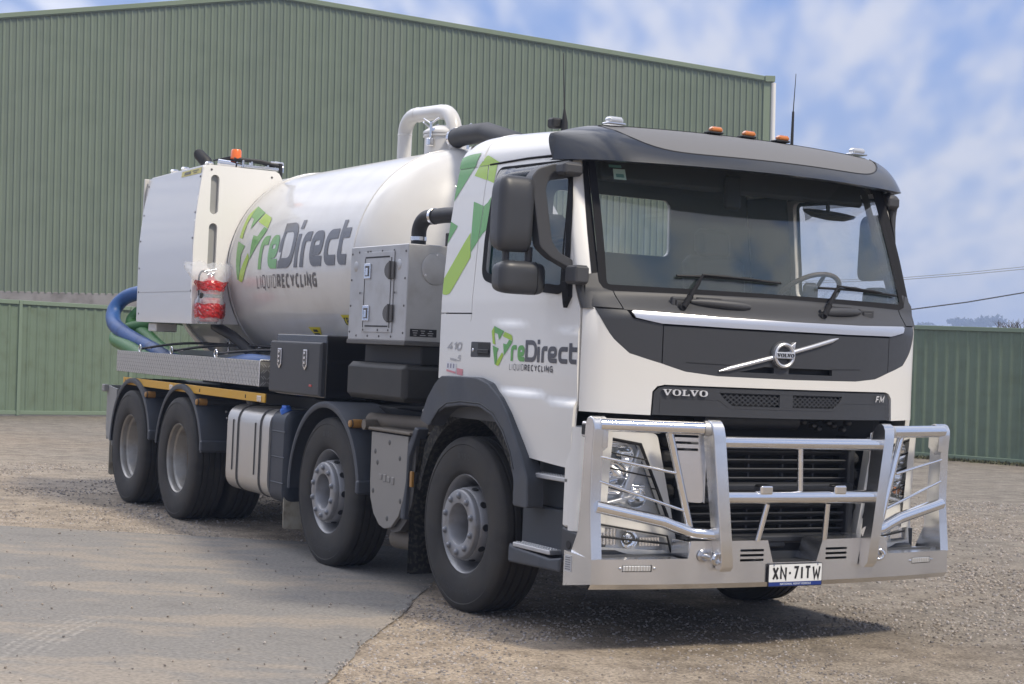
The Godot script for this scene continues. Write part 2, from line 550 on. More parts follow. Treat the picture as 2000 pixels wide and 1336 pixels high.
func make_slab() -> void:
	# a pale concrete slab with a sand-dusted face; painted with its own stains and tyre tracks
	var mb := MB.new()
	var rng := RandomNumberGenerator.new()
	rng.seed = 4
	var en := noise(60, 1.3, FastNoiseLite.TYPE_SIMPLEX_SMOOTH, 4)
	var nn := 160
	var LA := 9.5
	var LB := 9.5
	var at := func(a: float, b: float) -> Vector3:
		var q := K + SD * a + SR * b
		return Vector3(q.x, 0.003, q.y)
	var edge_a: Array[float] = []
	var edge_b: Array[float] = []
	for i in nn + 1:
		var t := float(i) / nn
		edge_a.append(en.get_noise_1d(t * LA * 0.8) * 0.035 + 0.02)
		edge_b.append(en.get_noise_1d(t * LB + 50.0) * 0.16)
	for i in nn:
		for j in nn:
			var u: Array[Vector2] = []
			for k in [[0, 0], [1, 0], [1, 1], [0, 1]]:
				var ii: int = i + k[0]
				var jj: int = j + k[1]
				var a := LA * ii / nn
				var b := LB * jj / nn
				u.append(Vector2(max(a, edge_b[jj]), max(b, edge_a[ii])))
			var p4: Array[Vector3] = []
			for q in u: p4.append(at.call(q.x, q.y))
			if (p4[2] - p4[0]).cross(p4[3] - p4[1]).length_squared() < 1e-12: continue
			for k in [0, 1, 2, 0, 2, 3]:
				mb.p.append(p4[k]); mb.n.append(Vector3.UP); mb.uv.append(Vector2(u[k].x / LA, u[k].y / LB))
	# winding: clockwise seen from above
	for i in range(0, mb.p.size(), 3):
		if (mb.p[i + 1] - mb.p[i]).cross(mb.p[i + 2] - mb.p[i]).y > 0.0:
			var t := mb.p[i + 1]
			mb.p[i + 1] = mb.p[i + 2]; mb.p[i + 2] = t
			var s := mb.uv[i + 1]
			mb.uv[i + 1] = mb.uv[i + 2]; mb.uv[i + 2] = s
	var sz := 1536
	var d := PackedByteArray()
	d.resize(sz * sz * 3)
	var f1 := noise(31, 0.5, FastNoiseLite.TYPE_SIMPLEX_SMOOTH, 5)
	var f2 := noise(32, 1.6, FastNoiseLite.TYPE_SIMPLEX_SMOOTH, 4)
	var f3 := noise(33, 30.0, FastNoiseLite.TYPE_SIMPLEX_SMOOTH, 2)
	var conc := Vector3(0.190, 0.177, 0.158)
	var sand := Vector3(0.245, 0.212, 0.172)
	var dark := Vector3(0.140, 0.131, 0.119)
	for y in sz:
		var b := LB * (y + 0.5) / sz
		for x in sz:
			var a := LA * (x + 0.5) / sz
			var q := K + SD * a + SR * b
			# sand lies in long drifts
			var s := f1.get_noise_2d((q.x * 0.5 - q.y * 0.87) * 0.9, (q.x * 0.87 + q.y * 0.5) * 1.9)
			var t := f2.get_noise_2d((q.x * 0.5 - q.y * 0.87) * 1.3, (q.x * 0.87 + q.y * 0.5) * 2.6)
			var g := f3.get_noise_2d(q.x, q.y)
			var c := conc.lerp(sand, sstep(-0.05, 0.5, s + t * 0.5))
			c *= 1.0 + 0.28 * sstep(3.6, 6.2, q.y + 0.35 * q.x)
			c = c.lerp(dark, sstep(0.18, 0.62, -s + t * 0.45 - 0.05) * 0.55)
			# faint dusty tread marks curving past
			if q.y > 3.1 and q.x < 1.4:
				var along := (q - Vector2(0.20, 3.62)).dot(Vector2(0.84, 0.54))
				var off := (q - Vector2(0.20, 3.62)).dot(Vector2(-0.54, 0.84)) + 0.10 * along * along
				if abs(along) < 0.8 and abs(off) < 0.13:
					var k := 0.5 + 0.5 * cos(off * TAU / 0.055)
					c = c.lerp(Vector3(0.36, 0.335, 0.295), 0.42 * k * k * sstep(0.8, 0.3, abs(along)) * sstep(-0.5, 0.3, t + g))
			c *= 1.0 + g * 0.30 + f3.get_noise_2d(q.x * 3.1 + 9.0, q.y * 3.1) * 0.16
			var o := Color(clampf(c.x, 0, 1), clampf(c.y, 0, 1), clampf(c.z, 0, 1)).linear_to_srgb()
			var i := (y * sz + x) * 3
			d[i] = int(o.r * 255); d[i + 1] = int(o.g * 255); d[i + 2] = int(o.b * 255)
	var m := StandardMaterial3D.new()
	m.albedo_texture = ImageTexture.create_from_image(Image.create_from_data(sz, sz, false, Image.FORMAT_RGB8, d))
	m.roughness = 0.92
	var bn := noise(34, 0.03, FastNoiseLite.TYPE_SIMPLEX_SMOOTH, 5).get_seamless_image(512, 512)
	bn.convert(Image.FORMAT_RGBA8)
	bn.bump_map_to_normal_map(2.0)
	m.normal_enabled = true
	m.normal_texture = ImageTexture.create_from_image(bn)
	m.normal_scale = 0.35
	var o := part("concrete_slab", mb, m)
	o.set_meta("kind", "structure")

func make_pebbles() -> void:
	var rng := RandomNumberGenerator.new()
	rng.seed = 99
	var st := MB.new()
	# a lump of a stone: squashed, uneven icosahedron
	var ph := (1.0 + sqrt(5.0)) / 2.0
	var vs: Array[Vector3] = []
	for q in [Vector3(-1, ph, 0), Vector3(1, ph, 0), Vector3(-1, -ph, 0), Vector3(1, -ph, 0), Vector3(0, -1, ph), Vector3(0, 1, ph), Vector3(0, -1, -ph), Vector3(0, 1, -ph), Vector3(ph, 0, -1), Vector3(ph, 0, 1), Vector3(-ph, 0, -1), Vector3(-ph, 0, 1)]:
		vs.append(q.normalized() * rng.randf_range(0.72, 1.15) * Vector3(1.0, 0.62, 0.8))
	for f in [[0, 11, 5], [0, 5, 1], [0, 1, 7], [0, 7, 10], [0, 10, 11], [1, 5, 9], [5, 11, 4], [11, 10, 2], [10, 7, 6], [7, 1, 8], [3, 9, 4], [3, 4, 2], [3, 2, 6], [3, 6, 8], [3, 8, 9], [4, 9, 5], [2, 4, 11], [6, 2, 10], [8, 6, 7], [9, 8, 1]]:
		var c := (vs[f[0]] + vs[f[1]] + vs[f[2]]).normalized()
		st.tri(vs[f[0]], vs[f[1]], vs[f[2]], c, c, c)
	var mesh := st.mesh()
	var mm := MultiMesh.new()
	mm.transform_format = MultiMesh.TRANSFORM_3D
	mm.use_colors = true
	mm.mesh = mesh
	var xf: Array[Transform3D] = []
	var cs: Array[Color] = []
	var dens := noise(71, 0.55, FastNoiseLite.TYPE_SIMPLEX_SMOOTH, 3)
	var tries := 0
	while xf.size() < 230000 and tries < 900000:
		tries += 1
		var far := rng.randf()
		var x := rng.randf_range(-11.0, 4.0)
		var z := rng.randf_range(-13.0, 4.5)
		# only where the photograph looks, thinner with distance
		var q := Vector2(x - 8.767, z - 5.869)
		var dist := q.length()
		if dist > 21.0 or rng.randf() > pow(7.5 / max(dist, 5.5), 1.3): continue
		var sl := inside_slab(x, z)
		var dn := dens.get_noise_2d(x, z)
		if sl > 0.02:
			if rng.randf() > 0.022 and not (sl < 0.10 and rng.randf() < 0.55 * (1.0 - sl / 0.10)): continue
		elif rng.randf() > clampf(0.6 + dn * 1.6, 0.12, 1.0): continue
		var s := 0.0022 + pow(rng.randf(), 3.2) * 0.0105
		if z < -1.0 or x < -5: s *= 1.35
		if sl > 0.0: s *= 0.8
		var b := Basis.from_euler(Vector3(rng.randf_range(-0.5, 0.5), rng.randf() * TAU, rng.randf_range(-0.5, 0.5))).scaled(Vector3.ONE * s)
		xf.append(Transform3D(b, Vector3(x, (0.007 if sl > 0.0 else -0.006) + s * 0.3, z)))
		var v := rng.randf_range(0.13, 0.42)
		var w := rng.randf_range(0.0, 1.0)
		cs.append(Color(v * 1.05, v * lerpf(0.88, 0.97, w), v * lerpf(0.70, 0.92, w)))
	mm.instance_count = xf.size()
	for i in xf.size():
		mm.set_instance_transform(i, xf[i])
		mm.set_instance_color(i, cs[i])
	var o := MultiMeshInstance3D.new()
	o.multimesh = mm
	var m := mat(Color.WHITE, 0.9)
	m.vertex_color_use_as_albedo = true
	o.material_override = m
	o.name = "loose_stones"
	tag(o, "loose brown and grey stones strewn over the gravel yard", "gravel")
	o.set_meta("kind", "stuff")
	add_child(o, true)

# one ribbed steel sheet: profile across, from bottom line to a top line
func sheet(w0: float, w1: float, pitch: float, depth: float, o: Vector3, R: Vector3, U: Vector3, F: Vector3, bot: Callable, top: Callable, mids := 2) -> MB:
	var mb := MB.new()
	var xs: Array = []
	var s := w0
	while s < w1 - 0.001:
		# narrow raised rib, wide pan with faint swages
		xs.append_array([[s, 0.0], [s + pitch * 0.26, 0.0], [s + pitch * 0.27, 0.10], [s + pitch * 0.30, 0.10], [s + pitch * 0.31, 0.0], [s + pitch * 0.55, 0.0], [s + pitch * 0.67, 1.0], [s + pitch * 0.78, 1.0], [s + pitch * 0.98, 0.0]])
		s += pitch
	xs.append([w1, 0.0])
	for i in xs.size() - 1:
		var a: Array = xs[i]
		var b: Array = xs[i + 1]
		var d: Vector3 = (R * (b[0] - a[0]) + F * (b[1] - a[1]) * depth).normalized()
		var nn: Vector3 = d.cross(U).normalized()
		if nn.dot(F) < 0: nn = -nn
		var p0: Vector3 = o + R * a[0] + F * a[1] * depth
		var p1: Vector3 = o + R * b[0] + F * b[1] * depth
		mb.quadn(p0 + U * bot.call(a[0]), p1 + U * bot.call(b[0]), p1 + U * top.call(b[0]), p0 + U * top.call(a[0]), nn, nn, nn, nn)
	return mb

func make_shed() -> void:
	var cr := Vector3(0.49502586, 0.04466774, -0.86772933)
	var cu := Vector3(-0.01730673, 0.99898647, 0.0415512)
	var cf := Vector3(-0.86870586, 0.00555136, -0.49529719)
	# gable wall: its own level and plumb directions, 48 m off
	var R := (cr - cu * 0.0212 + cf * 0.11).normalized()
	var U := (cu + cr * 0.024)
	U = (U - R * U.dot(R)).normalized()
	var F := R.cross(U).normalized()      # out of the wall, towards the yard
	var o := Vector3(8.767, 1.5546, 5.8694) + (cf + cr * (-1000.0 / 3262.32) + cu * ((668.0 - 570.0) / 3262.32)) * 48.0
	# wall-plane coordinates (metres) of a picture direction, used once to set out the gable
	var f := 3262.32
	var hit := func(px: float, py: float) -> Vector2:
		var d := cf + cr * ((px - 1000.0) / f) + cu * ((668.0 - py) / f)
		var c := Vector3(8.767, 1.5546, 5.8694)
		var t := (o - c).dot(F) / d.dot(F)
		var q := c + d * t - o
		return Vector2(q.dot(R), q.dot(U))
	var el: Vector2 = hit.call(0, 33)
	var e2: Vector2 = hit.call(300, 11)
	var er: Vector2 = hit.call(1500, 156)
	var e3: Vector2 = hit.call(1040, 78)
	var sl := (e2.y - el.y) / (e2.x - el.x)
	var sr := (er.y - e3.y) / (er.x - e3.x)
	var top := func(x: float) -> float: return min(el.y + (x - el.x) * sl, er.y + (x - er.x) * sr)
	var xr: float = er.x
	var th := thing("green_shed", "large green corrugated steel shed with a low gable behind the truck", "shed", Vector3.ZERO)
	var xl := -11.4
	var apex: float = (er.y - er.x * sr - el.y + el.x * sl) / (sl - sr)
	var bot := func(_x: float) -> float: return 0.0
	var pitch := 0.19
	var s := xl
	var k := 0
	while s < xr - 0.05:
		var e: float = min(s + pitch * 6.0, xr)
		var sh := sheet(s, e, pitch, 0.032, o, R, U, F, bot, top)
		part("wall_sheet", sh, [M.shed, M.shed_b, M.shed, M.shed_c][(k * 7 + k / 3) % 4], th)
		s = e
		k += 1
	# verge capping in two runs, corner flashing, downpipe, concrete upstand
	for run in [[xl - 0.2, apex], [apex, xr + 0.06]]:
		var a: Vector3 = o + R * run[0] + U * (top.call(run[0]) + 0.02)
		var b: Vector3 = o + R * run[1] + U * (top.call(run[1]) + 0.02)
		var mb := MB.new()
		var d := (b - a).normalized()
		var up := F.cross(d).normalized()
		if up.dot(U) < 0: up = -up
		mb.box((a + b) * 0.5 + F * 0.03, Vector3(a.distance_to(b), 0.135, 0.12), 0.006, Basis(d, up, d.cross(up)))
		mb.box((a + b) * 0.5 + F * 0.02 - up * 0.08, Vector3(a.distance_to(b), 0.025, 0.08), 0.004, Basis(d, up, d.cross(up)))
		part("verge_capping", mb, M.trim, th)
	var bs := Basis(R, U, F)
	var mb := MB.new()
	mb.box(o + R * (xr - 0.02) + U * (er.y * 0.5 - 0.05), Vector3(0.24, er.y, 0.09), 0.004, bs)
	part("corner_flashing", mb, M.trim, th)
	mb = MB.new()
	mb.tube([o + R * (xr + 0.165) + U * (er.y - 0.1) + F * 0.05, o + R * (xr + 0.165) + U * -2.0 + F * 0.05], 0.072, 14)
	part("downpipe", mb, M.white_pipe_lit_front, th)
	mb = MB.new()
	mb.box(o + R * (xr + 0.04) + U * (top.call(xr) + 0.02) + F * 0.02, Vector3(0.30, 0.18, 0.22), 0.006, bs)
	part("gutter_end", mb, M.trim, th)
	mb = MB.new()
	mb.box(o + R * ((xl + xr) * 0.5) + U * -1.30 + F * -0.09, Vector3(xr - xl, 2.66, 0.2), 0.01, bs)
	part("concrete_upstand", mb, M.upstand, th)
	mb = MB.new()
	mb.box(o + R * (xr - 0.15) + U * (er.y * 0.5 - 1.1) + F * -9.2, Vector3(0.25, er.y + 2.2, 18.0), 0.01, bs)
	part("side_wall", mb, M.shed, th)
	# roof slabs running back from the gable
	for run in [[xl, apex], [apex, xr]]:
		var a: Vector3 = o + R * run[0] + U * (top.call(run[0]) - 0.05)
		var b: Vector3 = o + R * run[1] + U * (top.call(run[1]) - 0.05)
		var d := (b - a).normalized()
		var up := F.cross(d).normalized()
		if up.dot(U) < 0: up = -up
		mb = MB.new()
		mb.box((a + b) * 0.5 - F * 9.1, Vector3(a.distance_to(b), 0.06, 18.0), 0.004, Basis(d, up, d.cross(up)))
		part("roof", mb, M.trim, th)

func fence_run(a: Vector3, b: Vector3, hgt: float, pitch: float, label: String, facing: Vector3) -> void:
	var th := thing("steel_fence", label, "fence", Vector3.ZERO)
	var R := (b - a).normalized()
	var U := Vector3(-0.0025, 1.0, 0.0155).normalized()
	var F := R.cross(U).normalized()
	if F.dot(facing) < 0: F = -F
	var L := a.distance_to(b)
	var bay := pitch * 12.0
	var s := 0.0
	var zero := func(_x: float) -> float: return 0.06
	var full := func(_x: float) -> float: return hgt - 0.02
	while s < L - 0.05:
		var e: float = min(s + bay, L)
		var mb := MB.new()
		mb.box(a + R * s + U * (hgt * 0.5 + 0.02), Vector3(0.065, hgt + 0.02, 0.07), 0.006, Basis(R, U, F))
		part("post", mb, M.fence_trim, th)
		mb = MB.new()
		mb.box(a + R * ((s + e) * 0.5) + U * (hgt - 0.01), Vector3(e - s - 0.07, 0.075, 0.055), 0.006, Basis(R, U, F))
		part("top_rail", mb, M.fence_trim, th)
		mb = MB.new()
		mb.box(a + R * ((s + e) * 0.5) + U * 0.06, Vector3(e - s - 0.07, 0.07, 0.05), 0.006, Basis(R, U, F))
		part("bottom_rail", mb, M.fence_trim, th)
		var q := s + 0.035
		while q < e - 0.1:
			var w: float = min(q + pitch * 6.0, e - 0.035)
			part("fence_sheet", sheet(q, w, pitch, 0.02, a - F * 0.016, R, U, F, zero, full), M.fence, th)
			q = w
		s = e

func make_far() -> void:
	# low hill, far trees, a bare tree and two wires beyond the right fence
	var C := Vector3(8.767, 1.5546, 5.8694)
	var cr := Vector3(0.49502586, 0.04466774, -0.86772933)
	var cu := Vector3(-0.01730673, 0.99898647, 0.0415512)
	var cf := Vector3(-0.86870586, 0.00555136, -0.49529719)
	var ahead := Vector3(cf.x, 0, cf.z).normalized()
	var side := Vector3(-ahead.z, 0, ahead.x)
	var hn := noise(91, 0.004, FastNoiseLite.TYPE_SIMPLEX_SMOOTH, 3)
	var hill := func(x: float, dst: float) -> Vector3:
		var up := 25.5 * exp(-pow((dst - 900.0) / 190.0, 2.0)) * (0.93 + 0.25 * hn.get_noise_2d(x, dst)) * (1.0 - 0.00035 * (x - 240.0)) - 0.4
		return C * Vector3(1, 0, 1) + ahead * dst + side * x + Vector3.UP * up
	var mb := MB.new()
	mb.grid(90, 24, func(u: float, v: float) -> Vector3: return hill.call(lerpf(-900, 1100, u), lerpf(560, 1300, v)), Vector3(0, -500, 0))
	var m := mat(lin(0.10, 0.11, 0.055), 0.95)
	m.albedo_texture = ramp_tex(noise(92, 0.02), 256, Color(0.5, 0.55, 0.5), Color(0.8, 0.8, 0.75), Color(1, 1, 1), 1.6)
	tri_map(m, 0.02, true)
	part("hills", mb, m).set_meta("kind", "structure")
	var rng := RandomNumberGenerator.new()
	rng.seed = 12
	var spots := [[1806, 30, "lone round grey-green tree on the far ridge, just right of the cab"], [1832, 18, "smallest low bush on the far ridge line"], [1862, 16, "little round tree at the left end of the far clump"], [1874, 44, "broad spreading tree, largest of the clump on the far ridge"], [1894, 20, "narrow tree between two broad ones on the far ridge"], [1908, 32, "round tree in the middle of the far ridge clump"], [1933, 50, "wide dark tree at the right of the far clump beside the bare tree"], [1915, 24, "low tree in front of the far ridge clump"]]
	var leaf := mat(lin(0.045, 0.06, 0.035), 0.8)
	var bark := mat(lin(0.10, 0.085, 0.07), 0.9)
	for s in spots:
		var dst := 880.0
		var x: float = (s[0] - 1000.0) / 3262.0 * dst
		var base: Vector3 = hill.call(x, dst)
		var wd: float = s[1] / 3262.0 * dst
		var t := thing("far_tree", s[2], "tree", base, "trees on the far ridge")
		var cm := MB.new()
		for i in 260:
			var q := Vector3(rng.randfn() * 0.30, rng.randfn() * 0.22, rng.randfn() * 0.30)
			if q.length() > 0.62: q = q.normalized() * rng.randf_range(0.4, 0.62)
			var c := Vector3(0, wd * 0.30, 0) + q * wd * Vector3(1, 0.42, 1)
			var n1 := Vector3(rng.randfn(), rng.randfn(), rng.randfn()).normalized()
			var n2 := n1.cross(Vector3(rng.randfn(), rng.randfn(), rng.randfn())).normalized()
			var n3 := n1.cross(n2)
			var z := wd * rng.randf_range(0.05, 0.11)
			cm.tri(c + n2 * z, c - n2 * z * 0.6 + n3 * z, c - n2 * z * 0.6 - n3 * z, n1, n1, n1)
		part("crown", cm, leaf, t)
		var tm := MB.new()
		tm.tube([Vector3(0, -1.0, 0), Vector3(0.05, wd * 0.2, 0), Vector3(0.1, wd * 0.3, 0.1)], [wd * 0.05, wd * 0.035, 0.02], 6)
		part("trunk", tm, bark, t)
	# bare winter tree behind the fence
	var dd := 62.0
	var bx := (2004.0 - 1000.0) / 3262.0 * dd
	var gp: Vector3 = C * Vector3(1, 0, 1) + ahead * dd + side * bx
	var bt := thing("bare_tree", "leafless twiggy grey tree rising behind the right-hand fence", "tree", gp)
	var tw := MB.new()
	var tk := MB.new()
	tk.tube([Vector3(0, 0, 0), Vector3(0.05, 1.0, 0.02), Vector3(0.0, 2.2, 0.0)], [0.16, 0.13, 0.10], 8)
	part("trunk", tk, bark, bt)
	var stack: Array = []
	for i in 15:
		var az := TAU * i / 15.0 + rng.randf_range(-0.2, 0.2)
		stack.append([Vector3(0, rng.randf_range(1.5, 2.2), 0), Vector3(cos(az) * rng.randf_range(0.5, 1.1), rng.randf_range(0.7, 1.1), sin(az) * rng.randf_range(0.5, 1.1)).normalized(), 0.95, 0.05, 0])
	while stack.size() > 0:
		var b: Array = stack.pop_back()
		var p0: Vector3 = b[0]
		var dr: Vector3 = b[1]
		var p1: Vector3 = p0 + dr * b[2]
		tw.tube([p0, p0.lerp(p1, 0.5) + Vector3(rng.randfn(), rng.randfn(), rng.randfn()) * 0.03 * b[2], p1], [b[3], b[3] * 0.8, b[3] * 0.6], 4, false)
		if b[4] < 4:
			for i in (3 if b[4] < 3 else 2):
				var nd := (dr + Vector3(rng.randfn(), rng.randfn() * 0.5 + 0.25, rng.randfn()) * 0.42).normalized()
				stack.append([p0.lerp(p1, rng.randf_range(0.55, 1.0)), nd, b[2] * rng.randf_range(0.5, 0.72), max(b[3] * 0.6, 0.006), b[4] + 1])
	part("branches", tw, bark, bt)
	# wires
	var at := func(px: float, py: float, dst: float) -> Vector3:
		return C + (cf + cr * ((px - 1000.0) / 3262.32) + cu * ((668.0 - py) / 3262.32)) * dst
	var wire := mat(lin(0.05, 0.055, 0.06), 0.7)
	var pale := mat(lin(0.28, 0.30, 0.33), 0.6)
	for s in [[pale, 70.0, 0.018, [[1500, 556], [1765, 546], [1880, 537], [2000, 525.5], [2250, 498]], "upper thin pale overhead wire of the right-hand pair"], [pale, 71.0, 0.016, [[1500, 552], [1765, 542], [1880, 533], [2000, 521], [2250, 493]], "topmost thin pale overhead wire, just above its twin"], [wire, 52.0, 0.022, [[1500, 634], [1775, 605], [1890, 590], [2000, 571.5], [2250, 524]], "lower thick dark overhead cable sloping up to the right"]]:
		var pts: Array = []
		for q in s[3]: pts.append(at.call(q[0], q[1], s[1]))
		var wm := MB.new()
		wm.tube(pts, s[2], 6)
		tag(part("overhead_wire", wm, s[0]), s[4], "wire")
	# rough grass strip along the foot of the right fence
	var gm := MB.new()
	for i in 5200:
		var t := rng.randf()
		var a := Vector3(-15.4, 0, -14.0).lerp(Vector3(-9.0, 0, -17.2), t)
		var off := rng.randf_range(-0.04, 0.24) if rng.randf() < 0.8 else rng.randf_range(0.2, 0.4)
		a += Vector3(0.36, 0, 0.93) * off
		var hh := rng.randf_range(0.015, 0.075) * (1.1 - off * 1.8)
		var w := Vector3(rng.randfn(), 0, rng.randfn()).normalized() * 0.012
		var tip := a + Vector3(rng.randfn() * 0.03, max(hh, 0.015), rng.randfn() * 0.03)
		var nn := Vector3(rng.randfn() * 0.3, 1, rng.randfn() * 0.3).normalized()
		gm.tri(a - w, a + w, tip, nn, nn, nn)
	var go := part("grass_strip", gm, mat(lin(0.075, 0.075, 0.03), 0.9))
	tag(go, "low mossy grass growing along the foot of the right fence", "grass")
	go.set_meta("kind", "stuff")

# ---------------------------------------------------------------- pen lettering
const GL := {
	"L": [0.72, [[[0, 1], [0, 0], [1, 0]]]], "I": [0.0, [[[0, 1], [0, 0]]]],
	"Q": [1.1, [[[0, 0.15], [0.25, 0], [0.75, 0], [1, 0.2], [1, 0.8], [0.75, 1], [0.25, 1], [0, 0.8], [0, 0.15]], [[0.6, 0.12], [1.0, -0.22]]]],
	"U": [1.0, [[[0, 1], [0, 0.2], [0.22, 0], [0.78, 0], [1, 0.2], [1, 1]]]],
	"D": [1.0, [[[0, 0], [0, 1], [0.7, 1], [1, 0.75], [1, 0.25], [0.7, 0], [0, 0]]]],
	"R": [0.95, [[[0, 0], [0, 1], [0.75, 1], [1, 0.85], [1, 0.62], [0.75, 0.46], [0.1, 0.46]], [[0.55, 0.42], [1.05, 0]]]],
	"E": [0.8, [[[1, 1], [0, 1], [0, 0], [1, 0]], [[0.1, 0.52], [0.85, 0.52]]]],
	"C": [0.85, [[[1, 1], [0.3, 1], [0, 0.78], [0, 0.22], [0.3, 0], [1, 0]]]],
	"Y": [1.1, [[[0, 1], [0.5, 0.45], [0.5, 0]], [[1, 1], [0.56, 0.5]]]],
	"N": [1.1, [[[0, 0], [0, 1], [1, 0], [1, 1]]]],
	"G": [1.05, [[[1, 1], [0.3, 1], [0, 0.78], [0, 0.22], [0.3, 0], [1, 0], [1, 0.5], [0.55, 0.5]]]],
	"O": [1.05, [[[0.25, 0], [0.75, 0], [1, 0.22], [1, 0.78], [0.75, 1], [0.25, 1], [0, 0.78], [0, 0.22], [0.25, 0]]]],
	"0": [0.9, [[[0.25, 0], [0.75, 0], [1, 0.22], [1, 0.78], [0.75, 1], [0.25, 1], [0, 0.78], [0, 0.22], [0.25, 0]]]],
	"P": [0.9, [[[0, 0], [0, 1], [0.75, 1], [1, 0.85], [1, 0.6], [0.75, 0.44], [0.1, 0.44]]]],
	"S": [0.9, [[[1, 1], [0.2, 1], [0, 0.86], [0, 0.64], [0.2, 0.52], [0.8, 0.48], [1, 0.36], [1, 0.14], [0.8, 0], [0, 0]]]],
	"H": [1.0, [[[0, 0], [0, 1]], [[1, 0], [1, 1]], [[0.1, 0.5], [0.9, 0.5]]]],
	"T": [0.95, [[[0.5, 0], [0.5, 0.9]], [[0, 1], [1, 1]]]],
	"F": [0.8, [[[0, 0], [0, 1], [1, 1]], [[0.1, 0.52], [0.85, 0.52]]]],
	"V": [1.1, [[[0, 1], [0.5, 0], [1, 1]]]], "1": [0.4, [[[0, 0.78], [1, 1], [1, 0]]]],
	"4": [1.05, [[[1, 0.28], [0, 0.28], [0.62, 1], [0.74, 1]], [[0.74, 0.62], [0.74, 0]]]],
	"5": [0.9, [[[1, 1], [0.1, 1], [0.05, 0.56], [0.75, 0.56], [1, 0.4], [1, 0.15], [0.75, 0], [0, 0]]]],
	"B": [0.95, [[[0, 0], [0, 1], [0.75, 1], [0.95, 0.85], [0.95, 0.66], [0.7, 0.53], [0.1, 0.53]], [[0.72, 0.5], [1, 0.36], [1, 0.14], [0.78, 0], [0.1, 0]]]],
	"7": [0.85, [[[0, 1], [1, 1], [0.35, 0]]]], "X": [1.0, [[[0, 0], [1, 1]], [[0, 1], [0.45, 0.55]], [[0.55, 0.45], [1, 0]]]],
	"W": [1.35, [[[0, 1], [0.22, 0], [0.5, 0.62], [0.78, 0], [1, 1]]]], "M": [1.25, [[[0, 0], [0, 1], [0.5, 0.25], [1, 1], [1, 0]]]],
}

func pen_text(mb: MB, s: String, x0: float, x1: float, y0: float, h: float, w: float, fn: Callable, inner: Vector3, lift: float, gap := 0.32) -> void:
	var tot := 0.0
	for ch in s: tot += (GL[ch][0] if GL.has(ch) else 0.5) + gap
	tot -= gap
	var n_ := s.length()
	var unit: float = (x1 - x0 - w * n_) / tot if tot > 0.01 else 0.0
	var x := x0
	for ch in s:
		if not GL.has(ch):
			x += 0.5 * unit + w + gap * unit
			continue
		var cw: float = GL[ch][0] * unit
		var li := 0
		for pl in GL[ch][1]:
			var pts: Array = []
			for q in pl: pts.append(Vector2(x + w * 0.5 + q[0] * cw, y0 + w * 0.5 + q[1] * (h - w)))
			var cl: bool = pts.size() > 3 and pts[0].distance_to(pts[-1]) < 1e-5
			if cl: pts.pop_back()
			mb.stroke(pts, w, fn, inner, lift + li * 0.0003, cl)
			li += 1
		x += cw + w + gap * unit

func rounded(pts: Array, r: float) -> Array:
	var o: Array = [pts[0]]
	for i in range(1, pts.size() - 1):
		var a: Vector2 = (pts[i - 1] - pts[i])
		var b: Vector2 = (pts[i + 1] - pts[i])
		var k: float = min(r, min(a.length(), b.length()) * 0.48)
		var p0: Vector2 = pts[i] + a.normalized() * k
		var p1: Vector2 = pts[i] + b.normalized() * k
		for s in 7:
			var t := s / 6.0
			o.append(p0.lerp(pts[i], t).lerp(pts[i].lerp(p1, t), t))
	o.append(pts[-1])
	return o

func round_ring(pts: Array, rs: Array) -> Array:
	var o: Array = []
	var m := pts.size()
	for i in m:
		var a: Vector2 = pts[(i + m - 1) % m] - pts[i]
		var b: Vector2 = pts[(i + 1) % m] - pts[i]
		var k: float = min(rs[i], min(a.length(), b.length()) * 0.48)
		if k < 1e-4:
			o.append(pts[i])
			continue
		var p0: Vector2 = pts[i] + a.normalized() * k
		var p1: Vector2 = pts[i] + b.normalized() * k
		for s in 7:
			var t := s / 6.0
			o.append(p0.lerp(pts[i], t).lerp(pts[i].lerp(p1, t), t))
	return o

func rpoly(pts: Array, r: float) -> PackedVector2Array:
	var rs: Array = []
	for i in pts.size(): rs.append(r)
	return PackedVector2Array(round_ring(pts, rs))

func V2(a: Array) -> Array:
	var o: Array = []
	for q in a: o.append(Vector2(q[0], q[1]))
	return o

